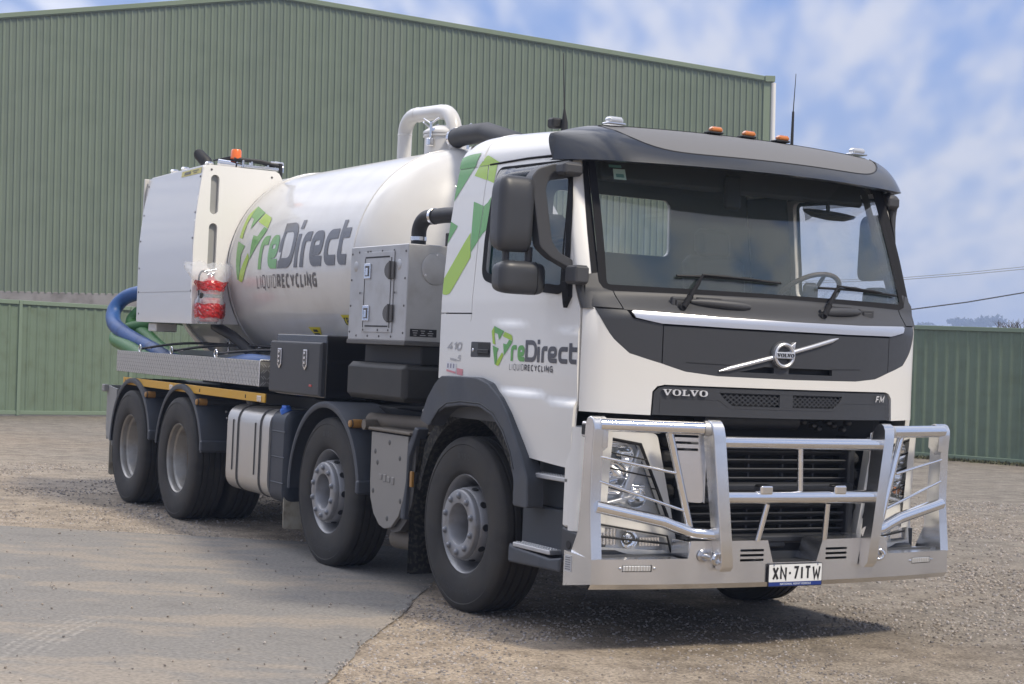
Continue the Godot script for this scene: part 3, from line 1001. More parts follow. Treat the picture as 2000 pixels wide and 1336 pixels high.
# the firm's sign, in metres as it stands on the door; fn maps those to a surface
func logo(parent: Node3D, fn: Callable, inner: Vector3, lift: float, cell: float) -> void:
	var w := 0.0255
	var b := w * 0.5
	var xh := 0.0905
	var cap := 0.121
	var g := MB.new()
	var d := MB.new()
	var y0 := Vector2(0, 1.5)
	var put := func(base: MB, pts: Array, r: float, closed := false, rs: Array = []) -> void:
		var q: Array = []
		var mb := MB.new()
		for e in V2(pts): q.append(e + y0)
		mb.stroke(round_ring(q, rs) if closed else rounded(q, r), w, fn, inner, lift, closed)
		part("letter", mb, M.sign_green if base == g else M.sign_grey, parent)
	put.call(g, [[0.58, 0], [0.58, xh - b], [0.630, xh - b]], 0.03)
	put.call(g, [[0.722, b], [0.657, b], [0.657, xh - b], [0.708, xh - b], [0.708, 0.040], [0.670, 0.040]], 0.026)
	put.call(d, [[0.742, b], [0.842, b], [0.842, cap - b], [0.742, cap - b]], 0.0, true, [0.0, 0.045, 0.045, 0.0])
	for c in [0.0]:
		put.call(d, [[0.873, 0], [0.873, xh - 0.004]], 0.0)
		put.call(d, [[0.873, 0.100], [0.873, 0.125]], 0.0)
	put.call(d, [[0.918, 0], [0.918, xh - b], [0.966, xh - b]], 0.03)
	put.call(d, [[1.066, b], [0.987, b], [0.987, xh - b], [1.052, xh - b], [1.052, 0.040], [1.000, 0.040]], 0.028)
	put.call(d, [[1.164, b], [1.093, b], [1.093, xh - b], [1.164, xh - b]], 0.028)
	put.call(d, [[1.189, 0.112], [1.189, b], [1.240, b]], 0.02)
	put.call(d, [[1.2025, xh - b], [1.243, xh - b]], 0.0)
	var t := MB.new()
	pen_text(t, "LIQUID", 0.557, 0.719, 1.449, 0.036, 0.0032, fn, inner, lift, 0.55)
	pen_text(d, "RECYCLING", 0.727, 1.031, 1.449, 0.036, 0.0078, fn, inner, lift, 0.48)
	part("lettering_grey", d, M.sign_grey, parent)
	part("lettering_thin", t, M.sign_grey, parent)
	var A := [
		[[0.364, 1.696], [0.480, 1.667], [0.424, 1.616], [0.409, 1.650], [0.371, 1.657]],
		[[0.353, 1.583], [0.424, 1.568], [0.406, 1.543], [0.410, 1.498], [0.393, 1.474], [0.386, 1.475]],
		[[0.541, 1.619], [0.580, 1.611], [0.572, 1.599], [0.489, 1.528], [0.475, 1.597], [0.514, 1.592]]]
	var B := [
		[[0.362, 1.694], [0.334, 1.665], [0.342, 1.639], [0.353, 1.594], [0.383, 1.589], [0.369, 1.640], [0.369, 1.658]],
		[[0.488, 1.664], [0.560, 1.648], [0.574, 1.641], [0.580, 1.613], [0.543, 1.621], [0.466, 1.638]],
		[[0.412, 1.497], [0.467, 1.547], [0.484, 1.530], [0.438, 1.474], [0.424, 1.467], [0.396, 1.473]]]
	var ma := MB.new()
	for q in A:
		ma = MB.new()
		ma.skin(PackedVector2Array(V2(q)), [], fn, Vector2(cell, cell), 0.0, inner, lift)
		part("arrow_mark", ma, M.sign_green, parent)
	for q in B:
		ma = MB.new()
		ma.skin(PackedVector2Array(V2(q)), [], fn, Vector2(cell, cell), 0.0, inner, lift)
		part("arrow_mark", ma, M.sign_lime, parent)

func text_mesh(s: String, serif: String, h: float, depth: float, bold := 700) -> TextMesh:
	var f := SystemFont.new()
	f.font_names = PackedStringArray([serif])
	f.font_weight = bold
	var t := TextMesh.new()
	t.text = s
	t.font = f
	t.font_size = 64
	t.pixel_size = h / 46.0
	t.depth = depth
	t.curve_step = 2.0
	return t

# lettering standing on a surface: X to the right, Y up, centred
func letters(called: String, t: TextMesh, m: Material, parent: Node3D, at: Vector3, X: Vector3, Y: Vector3, sx := 1.0) -> void:
	var o := MeshInstance3D.new()
	o.mesh = t
	o.material_override = m
	o.name = called
	parent.add_child(o, true)
	var x := X.normalized()
	var z := x.cross(Y).normalized()
	o.transform = Transform3D(Basis(x * sx, z.cross(x), z), at)

# ---------------------------------------------------------------- cab surfaces
const CAB_IN := Vector3(0.3, 1.9, 0.0)
var PF: Array = [Vector2(0, 1.602), Vector2(0.2, 1.592), Vector2(0.38, 1.568), Vector2(0.6, 1.528), Vector2(0.8, 1.472), Vector2(0.946, 1.42), Vector2(1.07, 1.362), Vector2(1.13, 1.312), Vector2(1.168, 1.25), Vector2(1.186, 1.17), Vector2(1.19, 1.06), Vector2(1.19, 0.9)]
var PS: Array = []

func prep_profile() -> void:
	PS = [0.0]
	for i in range(1, PF.size()): PS.append(PS[-1] + PF[i].distance_to(PF[i - 1]))

func prof(s: float) -> Vector2:
	var a: float = min(abs(s), PS[-1] - 1e-4)
	var i := 0
	while i < PS.size() - 2 and PS[i + 1] < a: i += 1
	var t: float = (a - PS[i]) / (PS[i + 1] - PS[i])
	var p0: Vector2 = PF[i - 1] if i > 0 else Vector2(-PF[1].x, PF[1].y)
	var p3: Vector2 = PF[i + 2] if i + 2 < PF.size() else PF[i + 1] * 2.0 - PF[i]
	var v: Vector2 = (PF[i] as Vector2).cubic_interpolate(PF[i + 1], p0, p3, t)
	return Vector2(v.x * signf(s) if s != 0.0 else v.x, v.y)

# arc length at a given z
func sz(z: float) -> float:
	var a: float = abs(z)
	for i in PF.size() - 1:
		if a <= PF[i + 1].x and PF[i + 1].x > PF[i].x:
			return signf(z) * lerpf(PS[i], PS[i + 1], (a - PF[i].x) / (PF[i + 1].x - PF[i].x))
	return signf(z) * PS[-1]

func front(q: Vector2) -> Vector3:
	var p := prof(q.x)
	var w := sstep(1.77, 1.915, q.y)
	var xw: float = min(p.y, 1.445 - 0.142 * p.x * p.x)
	var x := lerpf(p.y, xw, w)
	if q.y > 1.915: x -= (q.y - 1.915) * 0.372
	if q.y < 1.40: x += (1.40 - q.y) * 0.02
	return Vector3(x, q.y, p.x)

func zside(y: float) -> float:
	var ys := [0.0, 1.85, 2.2, 2.5, 2.65, 2.72]
	var v := [1.19, 1.19, 1.168, 1.13, 1.105, 1.085]
	for i in 5:
		if y <= ys[i + 1]:
			var t: float = (y - ys[i]) / (ys[i + 1] - ys[i])
			return lerpf(v[i], v[i + 1], t * t * (3 - 2 * t) if i == 0 else t)
	return 1.085

func side(q: Vector2) -> Vector3:
	var e := maxf(0.0, q.x - 1.0)
	var lowin := maxf(0.0, 1.33 - q.y) * 0.03
	return Vector3(q.x, q.y, zside(q.y) - e * e * 0.32 - lowin)

# lower door panel has a pressed flare along its skirt
func side_door(q: Vector2) -> Vector3:
	var v := side(q)
	var line := 1.366 - (q.x - 0.46) * 0.066
	var r := sstep(line, line - 0.035, q.y) * sstep(0.30, 0.55, q.x)
	v.z += 0.022 * r * (1.0 - 0.5 * sstep(line - 0.1, 0.95, q.y))
	v.z += 0.007 * (1.0 - sstep(1.70, 1.72, q.y + (q.x - 0.66) * 0.05)) * sstep(1.3, 1.45, q.y)
	return v

func side_flat(q: Vector2) -> Vector3:
	return side_door(q)

func both(called: String, mb: MB, m: Material, parent: Node3D) -> void:
	part(called, mb, m, parent)
	part(called, mb.mirrored(), m, parent)

func PV(a: Array) -> PackedVector2Array:
	return PackedVector2Array(V2(a))

func zs_poly(a: Array) -> PackedVector2Array:
	var o := PackedVector2Array()
	for q in a: o.append(Vector2(sz(q[0]), q[1]))
	return o

func make_cab(T: Node3D) -> void:
	var mb := MB.new()
	# ---- door with window
	var win := rpoly(V2([[0.185, 2.606], [1.000, 2.592], [1.062, 2.359], [1.098, 2.082], [1.080, 1.895], [0.372, 1.948], [0.178, 1.990], [0.172, 2.25]]), 0.055)
	var door := PV([[0.068, 1.392], [0.068, 1.76], [0.068, 2.2], [0.040, 2.658], [0.60, 2.652], [0.985, 2.632], [1.045, 2.50], [1.115, 2.20], [1.185, 1.92], [1.243, 1.80], [1.252, 1.31], [1.236, 1.16], [1.214, 0.945], [0.76, 0.975], [0.732, 0.985], [0.658, 1.040], [0.573, 1.148], [0.442, 1.287], [0.283, 1.363]])
	mb.skin(door, [win], side_door, Vector2(0.07, 0.035), 0.03, CAB_IN)
	var dr := part("door", mb, M.paint, T)
	var dm := part("door", mb.mirrored(), M.paint, T)
	# window seal and glass
	var ring: Array = []
	for q in win: ring.append(q)
	mb = MB.new()
	mb.stroke(ring, 0.05, side, CAB_IN, 0.004, true)
	part("window_seal", mb, M.seal, dr)
	part("window_seal", mb.mirrored(), M.seal, dm)
	var gl := Geometry2D.offset_polygon(win, -0.012)
	mb = MB.new()
	mb.skin(gl[0], [], side, Vector2(0.2, 0.1), 0.0, CAB_IN, -0.014)
	part("window_pane", mb, M.side_glass, dr)
	part("window_pane", mb.mirrored(), M.side_glass, dm)
	# quarter divider near the front of the side window
	mb = MB.new()
	mb.stroke(V2([[0.985, 2.59], [1.03, 2.25], [1.045, 1.91]]), 0.016, side, CAB_IN, -0.006)
	part("window_divider", mb, M.seal, dr)
	# handle recess
	mb = MB.new()
	mb.prism(rpoly(V2([[0.082, 1.505], [0.333, 1.508], [0.331, 1.606], [0.084, 1.606]]), 0.016), Vector3(0, 0, 1.186), Vector3.RIGHT, Vector3.UP, Vector3.BACK, -0.02, 0.012, 0.006)
	var hd := part("door_handle", mb, M.trim_dark, dr)
	mb = MB.new()
	mb.prism(rpoly(V2([[0.175, 1.518], [0.318, 1.520], [0.318, 1.596], [0.175, 1.596]]), 0.008), Vector3(0, 0, 1.186), Vector3.RIGHT, Vector3.UP, Vector3.BACK, 0.0, 0.0135, 0.002)
	mb.box(Vector3(0.245, 1.545, 1.2), Vector3(0.138, 0.028, 0.012), 0.004)
	part("grip_recess", mb, M.black, dr)
	mb = MB.new()
	mb.lathe([Vector2(0, 0.006), Vector2(0.008, 0.006), Vector2(0.011, 0.003), Vector2(0.011, 0)], Vector3(0.118, 1.552, 1.198), Vector3.BACK, 12)
	part("key_lock", mb, M.chrome, dr)
	# drip rail above the door
	mb = MB.new()
	mb.tube([side(Vector2(0.06, 2.657)) + Vector3(0, 0, 0.002), side(Vector2(0.5, 2.660)) + Vector3(0, 0, 0.005), side(Vector2(0.86, 2.652)) + Vector3(0, 0, 0.006), side(Vector2(0.985, 2.63)) + Vector3(0, 0, 0.006), side(Vector2(1.03, 2.56)) + Vector3(0, 0, 0.006)], 0.006, 8)
	both("drip_rail", mb, M.seal, T)
	# wind deflector: smoked strip over the window top
	mb = MB.new()
	mb.grid(20, 6, func(u: float, v: float) -> Vector3:
		var x := lerpf(0.215, 1.02, u)
		var dep := lerpf(0.12, 0.055, sstep(0.0, 0.25, u))
		var q := side(Vector2(x, 2.612 - v * dep))
		return q + Vector3(0, 0, 0.012 + 0.028 * sin(v * PI * 0.62)), CAB_IN)
	both("wind_deflector", mb, M.smoke, T)

	# ---- rear quarter panels
	mb = MB.new()
	mb.skin(PV([[-0.328, 1.372], [-0.328, 1.764], [0.062, 1.764], [0.062, 1.392]]), [], side, Vector2(0.1, 0.1), 0.03, CAB_IN)
	both("lower_quarter_panel", mb, M.paint, T)
	mb = MB.new()
	mb.skin(PV([[-0.328, 1.772], [-0.328, 2.668], [0.034, 2.668], [0.062, 2.2], [0.062, 1.772]]), [], side, Vector2(0.1, 0.04), 0.03, CAB_IN)
	both("upper_quarter_panel", mb, M.paint, T)
	# ---- roof shell, from cant rail to cant rail
	mb = MB.new()
	var sec: Array = [Vector2(1.1055, 2.655), Vector2(1.1, 2.70), Vector2(1.085, 2.745), Vector2(1.062, 2.787), Vector2(1.025, 2.822), Vector2(0.96, 2.850), Vector2(0.85, 2.872), Vector2(0.6, 2.892), Vector2(0.3, 2.900), Vector2(0, 2.902)]
	var roof := func(u: float, v: float) -> Vector3:
		var x := lerpf(-0.328, 1.06, u)
		var t := v * 2.0
		var sg := 1.0
		if t > 1.0:
			t = 2.0 - t; sg = -1.0
		var f: float = t * (sec.size() - 1)
		var i: int = min(int(f), sec.size() - 2)
		var p0: Vector2 = sec[max(i - 1, 0)]
		var p3: Vector2 = sec[min(i + 2, sec.size() - 1)]
		var p: Vector2 = (sec[i] as Vector2).cubic_interpolate(sec[i + 1], p0, p3, f - i)
		var drop := 0.055 * sstep(-0.2, 1.1, x) + 0.05 * pow(maxf(0.0, (x - 0.75) / 0.31), 2.0)
		var rear := 0.045 * pow(clampf(1.0 - (x + 0.328) / 0.16, 0.0, 1.0), 2.0)
		var hgt := maxf(0.0, (p.y - 2.668) / 0.234)
		return Vector3(x, p.y - (drop + rear) * hgt, p.x * sg)
	mb.grid(40, 44, roof, Vector3(0.3, 1.5, 0))
	part("roof", mb, M.paint, T)
	mb = MB.new()
	var pts: Array = []
	for i in 21: pts.append(roof.call(0.215, lerpf(0.04, 0.96, i / 20.0)) + Vector3(0, -0.003, 0))
	mb.tube(pts, 0.007, 6)
	part("roof_seam", mb, M.paint, T)
	# ---- back wall with a window, floor and lining
	mb = MB.new()
	var back := func(q: Vector2) -> Vector3: return Vector3(-0.322, q.y, q.x)
	var bw := rpoly(V2([[-0.46, 2.22], [0.46, 2.22], [0.45, 2.59], [-0.45, 2.59]]), 0.06)
	mb.skin(PV([[-1.16, 1.38], [1.16, 1.38], [1.18, 1.9], [1.165, 2.2], [1.10, 2.66], [1.05, 2.80], [0.85, 2.86], [0, 2.885], [-0.85, 2.86], [-1.05, 2.80], [-1.10, 2.66], [-1.165, 2.2], [-1.18, 1.9]]), [bw], back, Vector2(0.4, 0.4), 0.03, CAB_IN)
	part("back_wall", mb, M.paint, T)
	mb = MB.new()
	mb.skin(PV([[-1.14, 1.10], [1.14, 1.10], [1.15, 1.9], [1.13, 2.2], [1.06, 2.66], [1.0, 2.80], [-1.0, 2.80], [-1.06, 2.66], [-1.13, 2.2], [-1.15, 1.9]]), [bw], func(q: Vector2) -> Vector3: return Vector3(-0.285, q.y, q.x), Vector2(0.4, 0.4), 0.02, Vector3(-5, 1.9, 0))
	mb.box(Vector3(0.48, 1.30, 0), Vector3(1.5, 0.05, 2.1), 0.01)
	mb.box(Vector3(0.38, 2.765, 0), Vector3(1.30, 0.03, 1.9), 0.01)
	part("cab_lining", mb, M.lining, T)
	mb = MB.new()
	mb.skin(bw, [], func(q: Vector2) -> Vector3: return Vector3(-0.305, q.y, q.x), Vector2(0.5, 0.5), 0.0, CAB_IN)
	part("back_window_pane", mb, M.side_glass, T)
	# inner door cards below the glass
	mb = MB.new()
	mb.skin(PV([[-0.28, 1.14], [-0.28, 1.96], [0.2, 1.94], [1.06, 1.87], [1.15, 1.7], [1.15, 1.14]]), [], side, Vector2(0.3, 0.2), 0.0, CAB_IN, -0.045)
	mb.skin(PV([[-0.28, 1.96], [-0.28, 2.66], [0.14, 2.66], [0.14, 1.96]]), [], side, Vector2(0.3, 0.2), 0.0, CAB_IN, -0.04)
	mb.skin(PV([[0.14, 2.62], [0.14, 2.70], [0.95, 2.70], [0.95, 2.62]]), [], side, Vector2(0.3, 0.2), 0.0, CAB_IN, -0.03)
	both("door_card", mb, M.lining, T)
	# dashboard
	mb = MB.new()
	mb.grid(8, 24, func(u: float, v: float) -> Vector3:
		var z := lerpf(-1.08, 1.08, v)
		var xf := 1.40 - 0.142 * z * z
		var prf := [Vector2(xf, 1.80), Vector2(xf - 0.02, 1.872), Vector2(xf - 0.15, 1.878), Vector2(xf - 0.33, 1.865), Vector2(xf - 0.40, 1.80), Vector2(xf - 0.42, 1.55), Vector2(xf - 0.36, 1.3), Vector2(xf - 0.34, 1.14), Vector2(xf - 0.2, 1.13)]
		var k: Vector2 = prf[int(round(u * 8))]
		return Vector3(k.x, k.y, z), Vector3(1.2, 1.5, 0))
	mb.box(Vector3(1.02, 1.90, -0.42), Vector3(0.20, 0.10, 0.42), 0.04)
	part("dashboard", mb, M.dash, T)
	# seats
	for z in [0.62, -0.62]:
		mb = MB.new()
		mb.box(Vector3(0.28, 1.56, z), Vector3(0.50, 0.16, 0.50), 0.05)
		mb.box(Vector3(0.02, 1.90, z), Vector3(0.13, 0.66, 0.48), 0.05, Basis(Vector3.BACK, 0.16))
		mb.box(Vector3(0.28, 1.30, z), Vector3(0.36, 0.36, 0.36), 0.04)
		var st := part("seat", mb, M.seat, T)
		mb = MB.new()
		mb.box(Vector3(-0.045, 2.31, z), Vector3(0.10, 0.20, 0.28), 0.045, Basis(Vector3.BACK, 0.12))
		part("headrest", mb, M.seat, st)
	# steering wheel (left-hand side of the truck)
	mb = MB.new()
	var sc := Vector3(0.93, 1.965, -0.62)
	var sn := Vector3(-0.62, 0.78, 0).normalized()
	var su := sn.cross(Vector3.BACK).normalized()
	pts = []
	for i in 37: pts.append(sc + (su * cos(TAU * i / 36.0) + Vector3.BACK * sin(TAU * i / 36.0)) * 0.205)
	mb.tube(pts, 0.015, 10, false)
	for a in [0.3, PI - 0.3, PI * 1.5]:
		var d2 := su * sin(a) * -1.0 + Vector3.BACK * cos(a)
		mb.tube([sc - sn * 0.03, sc + d2 * 0.2], 0.012, 8)
	mb.tube([sc - sn * 0.01, sc - sn * 0.35], 0.035, 10)
	part("steering_wheel", mb, M.wheel_rim, T)
	# ornament standing on the dash: small upright screen
	mb = MB.new()
	mb.box(Vector3(1.20, 1.955, -0.42), Vector3(0.05, 0.15, 0.11), 0.03)
	part("dash_display", mb, M.trim_dark, T)
	# sun blinds / header inside the screen, interior mirror
	mb = MB.new()
	mb.box(Vector3(0.98, 2.61, 0), Vector3(0.05, 0.20, 1.9), 0.02, Basis(Vector3.BACK, 0.35))
	part("header_shelf", mb, M.dash, T)
	mb = MB.new()
	mb.box(Vector3(1.05, 2.52, 0.06), Vector3(0.04, 0.20, 0.12), 0.02)
	part("camera_pod", mb, M.black, T)
	mb = MB.new()
	mb.tube([Vector3(1.0, 2.60, -0.68), Vector3(1.02, 2.47, -0.68)], 0.012, 8)
	mb.lathe([Vector2(0, 0.0), Vector2(0.10, 0.01), Vector2(0.15, 0.03), Vector2(0.16, 0.045), Vector2(0.12, 0.05), Vector2(0, 0.05)], Vector3(1.02, 2.42, -0.68), Vector3(0.2, 1, 0), 24)
	part("hanging_mirror", mb, M.dash, T)

	# ---- A pillars: from windscreen edge round to the door
	mb = MB.new()
	mb.grid(8, 16, func(u: float, v: float) -> Vector3:
		var y := lerpf(1.965, 2.665, v)
		var ex := 1.276 - 0.371 * (y - 1.908)
		var ez := 1.072 - 0.067 * (y - 1.908)
		var E := Vector3(ex, y, ez)
		var dx: float = lerpf(1.255, 1.19, (y - 1.80) / 0.12) if y < 1.92 else 1.19 - (y - 1.92) * 0.27
		var D := side(Vector2(dx, y))
		var cpt := Vector3(lerpf(E.x, D.x, 0.30), y, D.z + 0.002)
		return E.lerp(cpt, u).lerp(cpt.lerp(D, u), u), CAB_IN)
	both("windscreen_pillar", mb, M.paint, T)
	mb = MB.new()
	mb.grid(8, 8, func(u: float, v: float) -> Vector3:
		var y := lerpf(1.80, 1.965 + 0.03 * (1.0 - u), v)
		var ex := 1.276 - 0.371 * (y - 1.908)
		var ez := 1.072 - 0.067 * (y - 1.908)
		var E := Vector3(ex, y, ez)
		var dx: float = lerpf(1.255, 1.19, (y - 1.80) / 0.12) if y < 1.92 else 1.19 - (y - 1.92) * 0.27
		var D := side(Vector2(dx, y))
		var cpt := Vector3(lerpf(E.x, D.x, 0.30), y, D.z + 0.002)
		var q := E.lerp(cpt, u).lerp(cpt.lerp(D, u), u)
		return q + Vector3(0.004, 0, 0.004), CAB_IN)
	both("pillar_base", mb, M.cowl, T)
	mb = MB.new()
	mb.grid(4, 12, func(u: float, v: float) -> Vector3:
		var y := lerpf(1.80, 2.64, v)
		return Vector3(1.276 - 0.371 * (y - 1.908) - 0.06 * u, y, 1.06 - 0.067 * (y - 1.908) - 0.03), Vector3(1.2, 2, 3))
	both("pillar_lining", mb, M.lining, T)
	for trim in [0.20, 0.78]:
		mb = MB.new()
		mb.grid(6, 16, func(u0: float, v: float) -> Vector3:
			var u: float = u0 * trim
			var y := lerpf(1.93, 2.665, v)
			var E := Vector3(1.276 - 0.371 * (y - 1.908), y, 1.072 - 0.067 * (y - 1.908))
			var dx: float = lerpf(1.255, 1.19, (y - 1.80) / 0.12) if y < 1.92 else 1.19 - (y - 1.92) * 0.27
			var D := side(Vector2(dx, y))
			var cpt := Vector3(lerpf(E.x, D.x, 0.30), y, D.z + 0.002)
			return E.lerp(cpt, u).lerp(cpt.lerp(D, u), u) + Vector3(0.003, 0, 0.003), CAB_IN)
		part("pillar_trim", mb if trim < 0.5 else mb.mirrored(), M.seal, T)
	# ---- windscreen
	var wsf := func(q: Vector2) -> Vector3: return Vector3(1.453 - 0.142 * q.x * q.x - 0.371 * (q.y - 1.908) - 0.11 * (q.y - 2.27) * (q.y - 2.27), q.y, q.x)
	var ws := rpoly(V2([[-1.045, 1.918], [1.045, 1.918], [1.0, 2.66], [-1.0, 2.66]]), 0.04)
	mb = MB.new()
	mb.skin(ws, [], wsf, Vector2(0.12, 0.2), 0.0, CAB_IN)
	var wsn := part("windscreen", mb, M.glass, T)
	mb = MB.new()
	mb.skin(ws, [], wsf, Vector2(0.12, 0.2), 0.0, CAB_IN, -0.007)
	part("inner_pane", mb, M.glass, wsn)
	mb = MB.new()
	var wr: Array = []
	for q in rpoly(V2([[-1.058, 1.912], [1.058, 1.912], [1.012, 2.66], [-1.012, 2.66]]), 0.05): wr.append(q)
	mb.stroke(wr, 0.042, wsf, CAB_IN, 0.004, true)
	part("windscreen_seal", mb, M.seal, wsn)
	# registration stickers, top corner
	mb = MB.new()
	mb.skin(PV([[0.905, 2.518], [0.835, 2.518], [0.832, 2.578], [0.900, 2.578]]), [], wsf, Vector2(0.1, 0.1), 0.0, CAB_IN, 0.001)
	part("sticker", mb, mat(lin(0.45, 0.62, 0.55), 0.5), wsn)
	mb = MB.new()
	mb.skin(PV([[0.89, 2.53], [0.845, 2.53], [0.845, 2.55], [0.89, 2.55]]), [], wsf, Vector2(0.1, 0.1), 0.0, CAB_IN, 0.002)
	mb.skin(PV([[0.92, 2.585], [0.85, 2.585], [0.85, 2.60], [0.92, 2.60]]), [], wsf, Vector2(0.1, 0.1), 0.0, CAB_IN, 0.001)
	part("sticker_print", mb, mat(lin(0.12, 0.28, 0.25), 0.5), wsn)

	# ---- front panels (positions across the front in metres, z then y)
	var white := zs_poly([[1.164, 1.255], [1.164, 1.80], [1.125, 1.808], [1.062, 1.678], [1.035, 1.645], [0.959, 1.572], [0.792, 1.525], [0.66, 1.487], [0.484, 1.470], [0.0, 1.466]])
	var wl: Array = []
	for q in white: wl.append(q)
	for i in range(white.size() - 2, -1, -1): wl.append(Vector2(-white[i].x, white[i].y))
	var cut := zs_poly([[0.0, 1.414], [0.77, 1.414], [0.81, 1.404], [0.832, 1.375], [0.838, 1.243]])
	var hole: Array = []
	for q in cut: hole.append(q)
	for i in range(cut.size() - 1, 0, -1): hole.append(Vector2(-cut[i].x, cut[i].y))
	# outline that runs round the lower recess
	var out := PackedVector2Array()
	for i in white.size(): out.append(white[i])
	for i in range(white.size() - 2, -1, -1): out.append(Vector2(-white[i].x, white[i].y))
	out.append(Vector2(-sz(0.838), 1.250))
	for i in range(cut.size() - 2, 0, -1): out.append(Vector2(-cut[i].x, cut[i].y))
	for i in range(1, cut.size()): out.append(cut[i])
	out[out.size() - 1] = Vector2(sz(0.838), 1.250)
	mb = MB.new()
	mb.skin(out, [], front, Vector2(0.05, 0.2), 0.03, CAB_IN)
	part("front_panel", mb, M.paint, T)
	# dark upper grille: two wings and a centre lid with the emblem
	var gap := 0.003
	var wing := zs_poly([[1.120, 1.802], [1.058, 1.674], [1.031, 1.641], [0.956, 1.569], [0.793, 1.523], [0.793, 1.735], [0.95, 1.757], [0.975, 1.802]])
	mb = MB.new()
	mb.skin(wing, [], front, Vector2(0.05, 0.06), 0.02, CAB_IN, -0.002)
	both("grille_wing", mb, M.trim_dark, T)
	var lid := zs_poly([[0.787, 1.519], [0.66, 1.483], [0.484, 1.466], [0.0, 1.462], [-0.484, 1.466], [-0.66, 1.483], [-0.787, 1.519], [-0.787, 1.727], [-0.4, 1.722], [0, 1.721], [0.4, 1.722], [0.787, 1.727]])
	var slot1 := zs_poly([[0.36, 1.497], [0.135, 1.497], [0.135, 1.530], [0.20, 1.530]])
	var slot2 := zs_poly([[0.038, 1.497], [-0.285, 1.497], [-0.285, 1.530], [0.038, 1.530]])
	mb = MB.new()
	mb.skin(lid, [slot1, slot2], front, Vector2(0.06, 0.06), 0.02, CAB_IN, -0.002)
	var ld := part("grille_lid", mb, M.trim_dark, T)
	mb = MB.new()
	mb.skin(zs_poly([[1.10, 1.27], [-1.10, 1.27], [-1.10, 1.78], [1.10, 1.78]]), [], front, Vector2(0.1, 0.3), 0.0, CAB_IN, -0.05)
	part("front_backing", mb, M.black, T)
	mb = MB.new()
	mb.stroke([Vector2(sz(0.66), 1.537), Vector2(sz(0.40), 1.532)], 0.004, front, CAB_IN, 0.0)
	mb.stroke([Vector2(sz(-0.285), 1.532), Vector2(sz(-0.52), 1.537)], 0.004, front, CAB_IN, 0.0)
	part("lid_crease", mb, M.black, ld)
	# bright strip
	var sp := zs_poly([[0.955, 1.790], [0.935, 1.762], [0.80, 1.737], [0.4, 1.731], [0.0, 1.730], [-0.4, 1.731], [-0.80, 1.737], [-0.935, 1.762], [-0.955, 1.790], [-0.945, 1.797], [-0.5, 1.783], [0, 1.779], [0.5, 1.783], [0.945, 1.797]])
	mb = MB.new()
	mb.skin(sp, [], front, Vector2(0.06, 0.03), 0.02, CAB_IN, 0.007)
	part("bright_strip", mb, M.satin, T)
	# cowl below the windscreen and its corner caps
	var cw := zs_poly([[0.985, 1.802], [0.5, 1.788], [0.0, 1.784], [-0.5, 1.788], [-0.985, 1.802], [-1.0, 1.90], [0.0, 1.912], [1.0, 1.90]])
	mb = MB.new()
	mb.skin(cw, [], front, Vector2(0.08, 0.02), 0.02, CAB_IN)
	var cowl := part("cowl", mb, M.cowl, T)
	mb = MB.new()
	mb.skin(zs_poly([[1.158, 1.812], [1.125, 1.812], [0.992, 1.806], [1.006, 1.898], [1.062, 1.915], [1.10, 1.99], [1.150, 1.93]]), [], front, Vector2(0.04, 0.02), 0.02, CAB_IN, 0.002)
	both("cowl_corner", mb, M.cowl, T)
	# grab handles and catches on the cowl
	for s in [1.0, -1.0]:
		mb = MB.new()
		var fn := func(q: Vector2) -> Vector3: return front(Vector2(q.x * s, q.y))
		var a := -0.10 if s > 0 else 0.10
		var L := func(z: float, y: float) -> Vector3: return front(Vector2(sz((z if s > 0 else -z + 0.02)), y))
		var hpts: Array = []
		for i in 9:
			var t := i / 8.0
			hpts.append(L.call(lerpf(0.60, 0.255, t), lerpf(1.865, 1.850, t)) + Vector3(0.012 + 0.016 * sin(t * PI), 0, 0))
		mb.tube(hpts, [0.012, 0.022, 0.025, 0.026, 0.027, 0.028, 0.028, 0.026, 0.014], 10)
		part("grab_handle", mb, M.cowl, cowl)
		mb = MB.new()
		var cp: Vector3 = L.call(0.66, 1.858)
		mb.box(cp, Vector3(0.03, 0.055, 0.11), 0.008)
		part("catch", mb, M.cowl, cowl)
		mb = MB.new()
		mb.box(cp + Vector3(0.010, -0.008, 0), Vector3(0.02, 0.044, 0.072), 0.003)
		part("catch_recess", mb, M.black, cowl)
		mb = MB.new()
		mb.box(cp + Vector3(0.014, -0.010, 0), Vector3(0.02, 0.036, 0.064), 0.004)
		part("catch_lever", mb, M.cowl, cowl)
		mb = MB.new()
		mb.box(L.call(0.455, 1.886) + Vector3(0.0, 0, 0), Vector3(0.014, 0.008, 0.2), 0.002)
		part("cowl_slot", mb, M.black, cowl)
	# wipers
	for wv in [[Vector2(0.672, 1.828), Vector2(0.50, 2.012), Vector2(0.645, 2.002), Vector2(-0.02, 2.000)], [Vector2(-0.225, 1.825), Vector2(-0.44, 2.005), Vector2(-0.30, 1.990), Vector2(-1.0, 1.985)]]:
		mb = MB.new()
		var p0: Vector3 = front(Vector2(sz(wv[0].x), wv[0].y)) + Vector3(0.022, 0, 0)
		var p1: Vector3 = wsf.call(wv[1]) + Vector3(0.035, 0.0, 0)
		var pm := p0.lerp(p1, 0.33)
		mb.tube([p0, pm], [0.016, 0.017], 10)
		mb.tube([pm, pm + (p1 - p0) * 0.012], 0.019, 10)
		mb.tube([pm, p0.lerp(p1, 0.7), p1], [0.013, 0.012, 0.006], 10)
		var wp := part("wiper", mb, M.seal, T)
		mb = MB.new()
		mb.lathe([Vector2(0.0, 0.03), Vector2(0.016, 0.028), Vector2(0.02, 0.0)], p0 - Vector3(0.03, 0, 0), Vector3.RIGHT, 12)
		part("wiper_pivot", mb, M.black, wp)
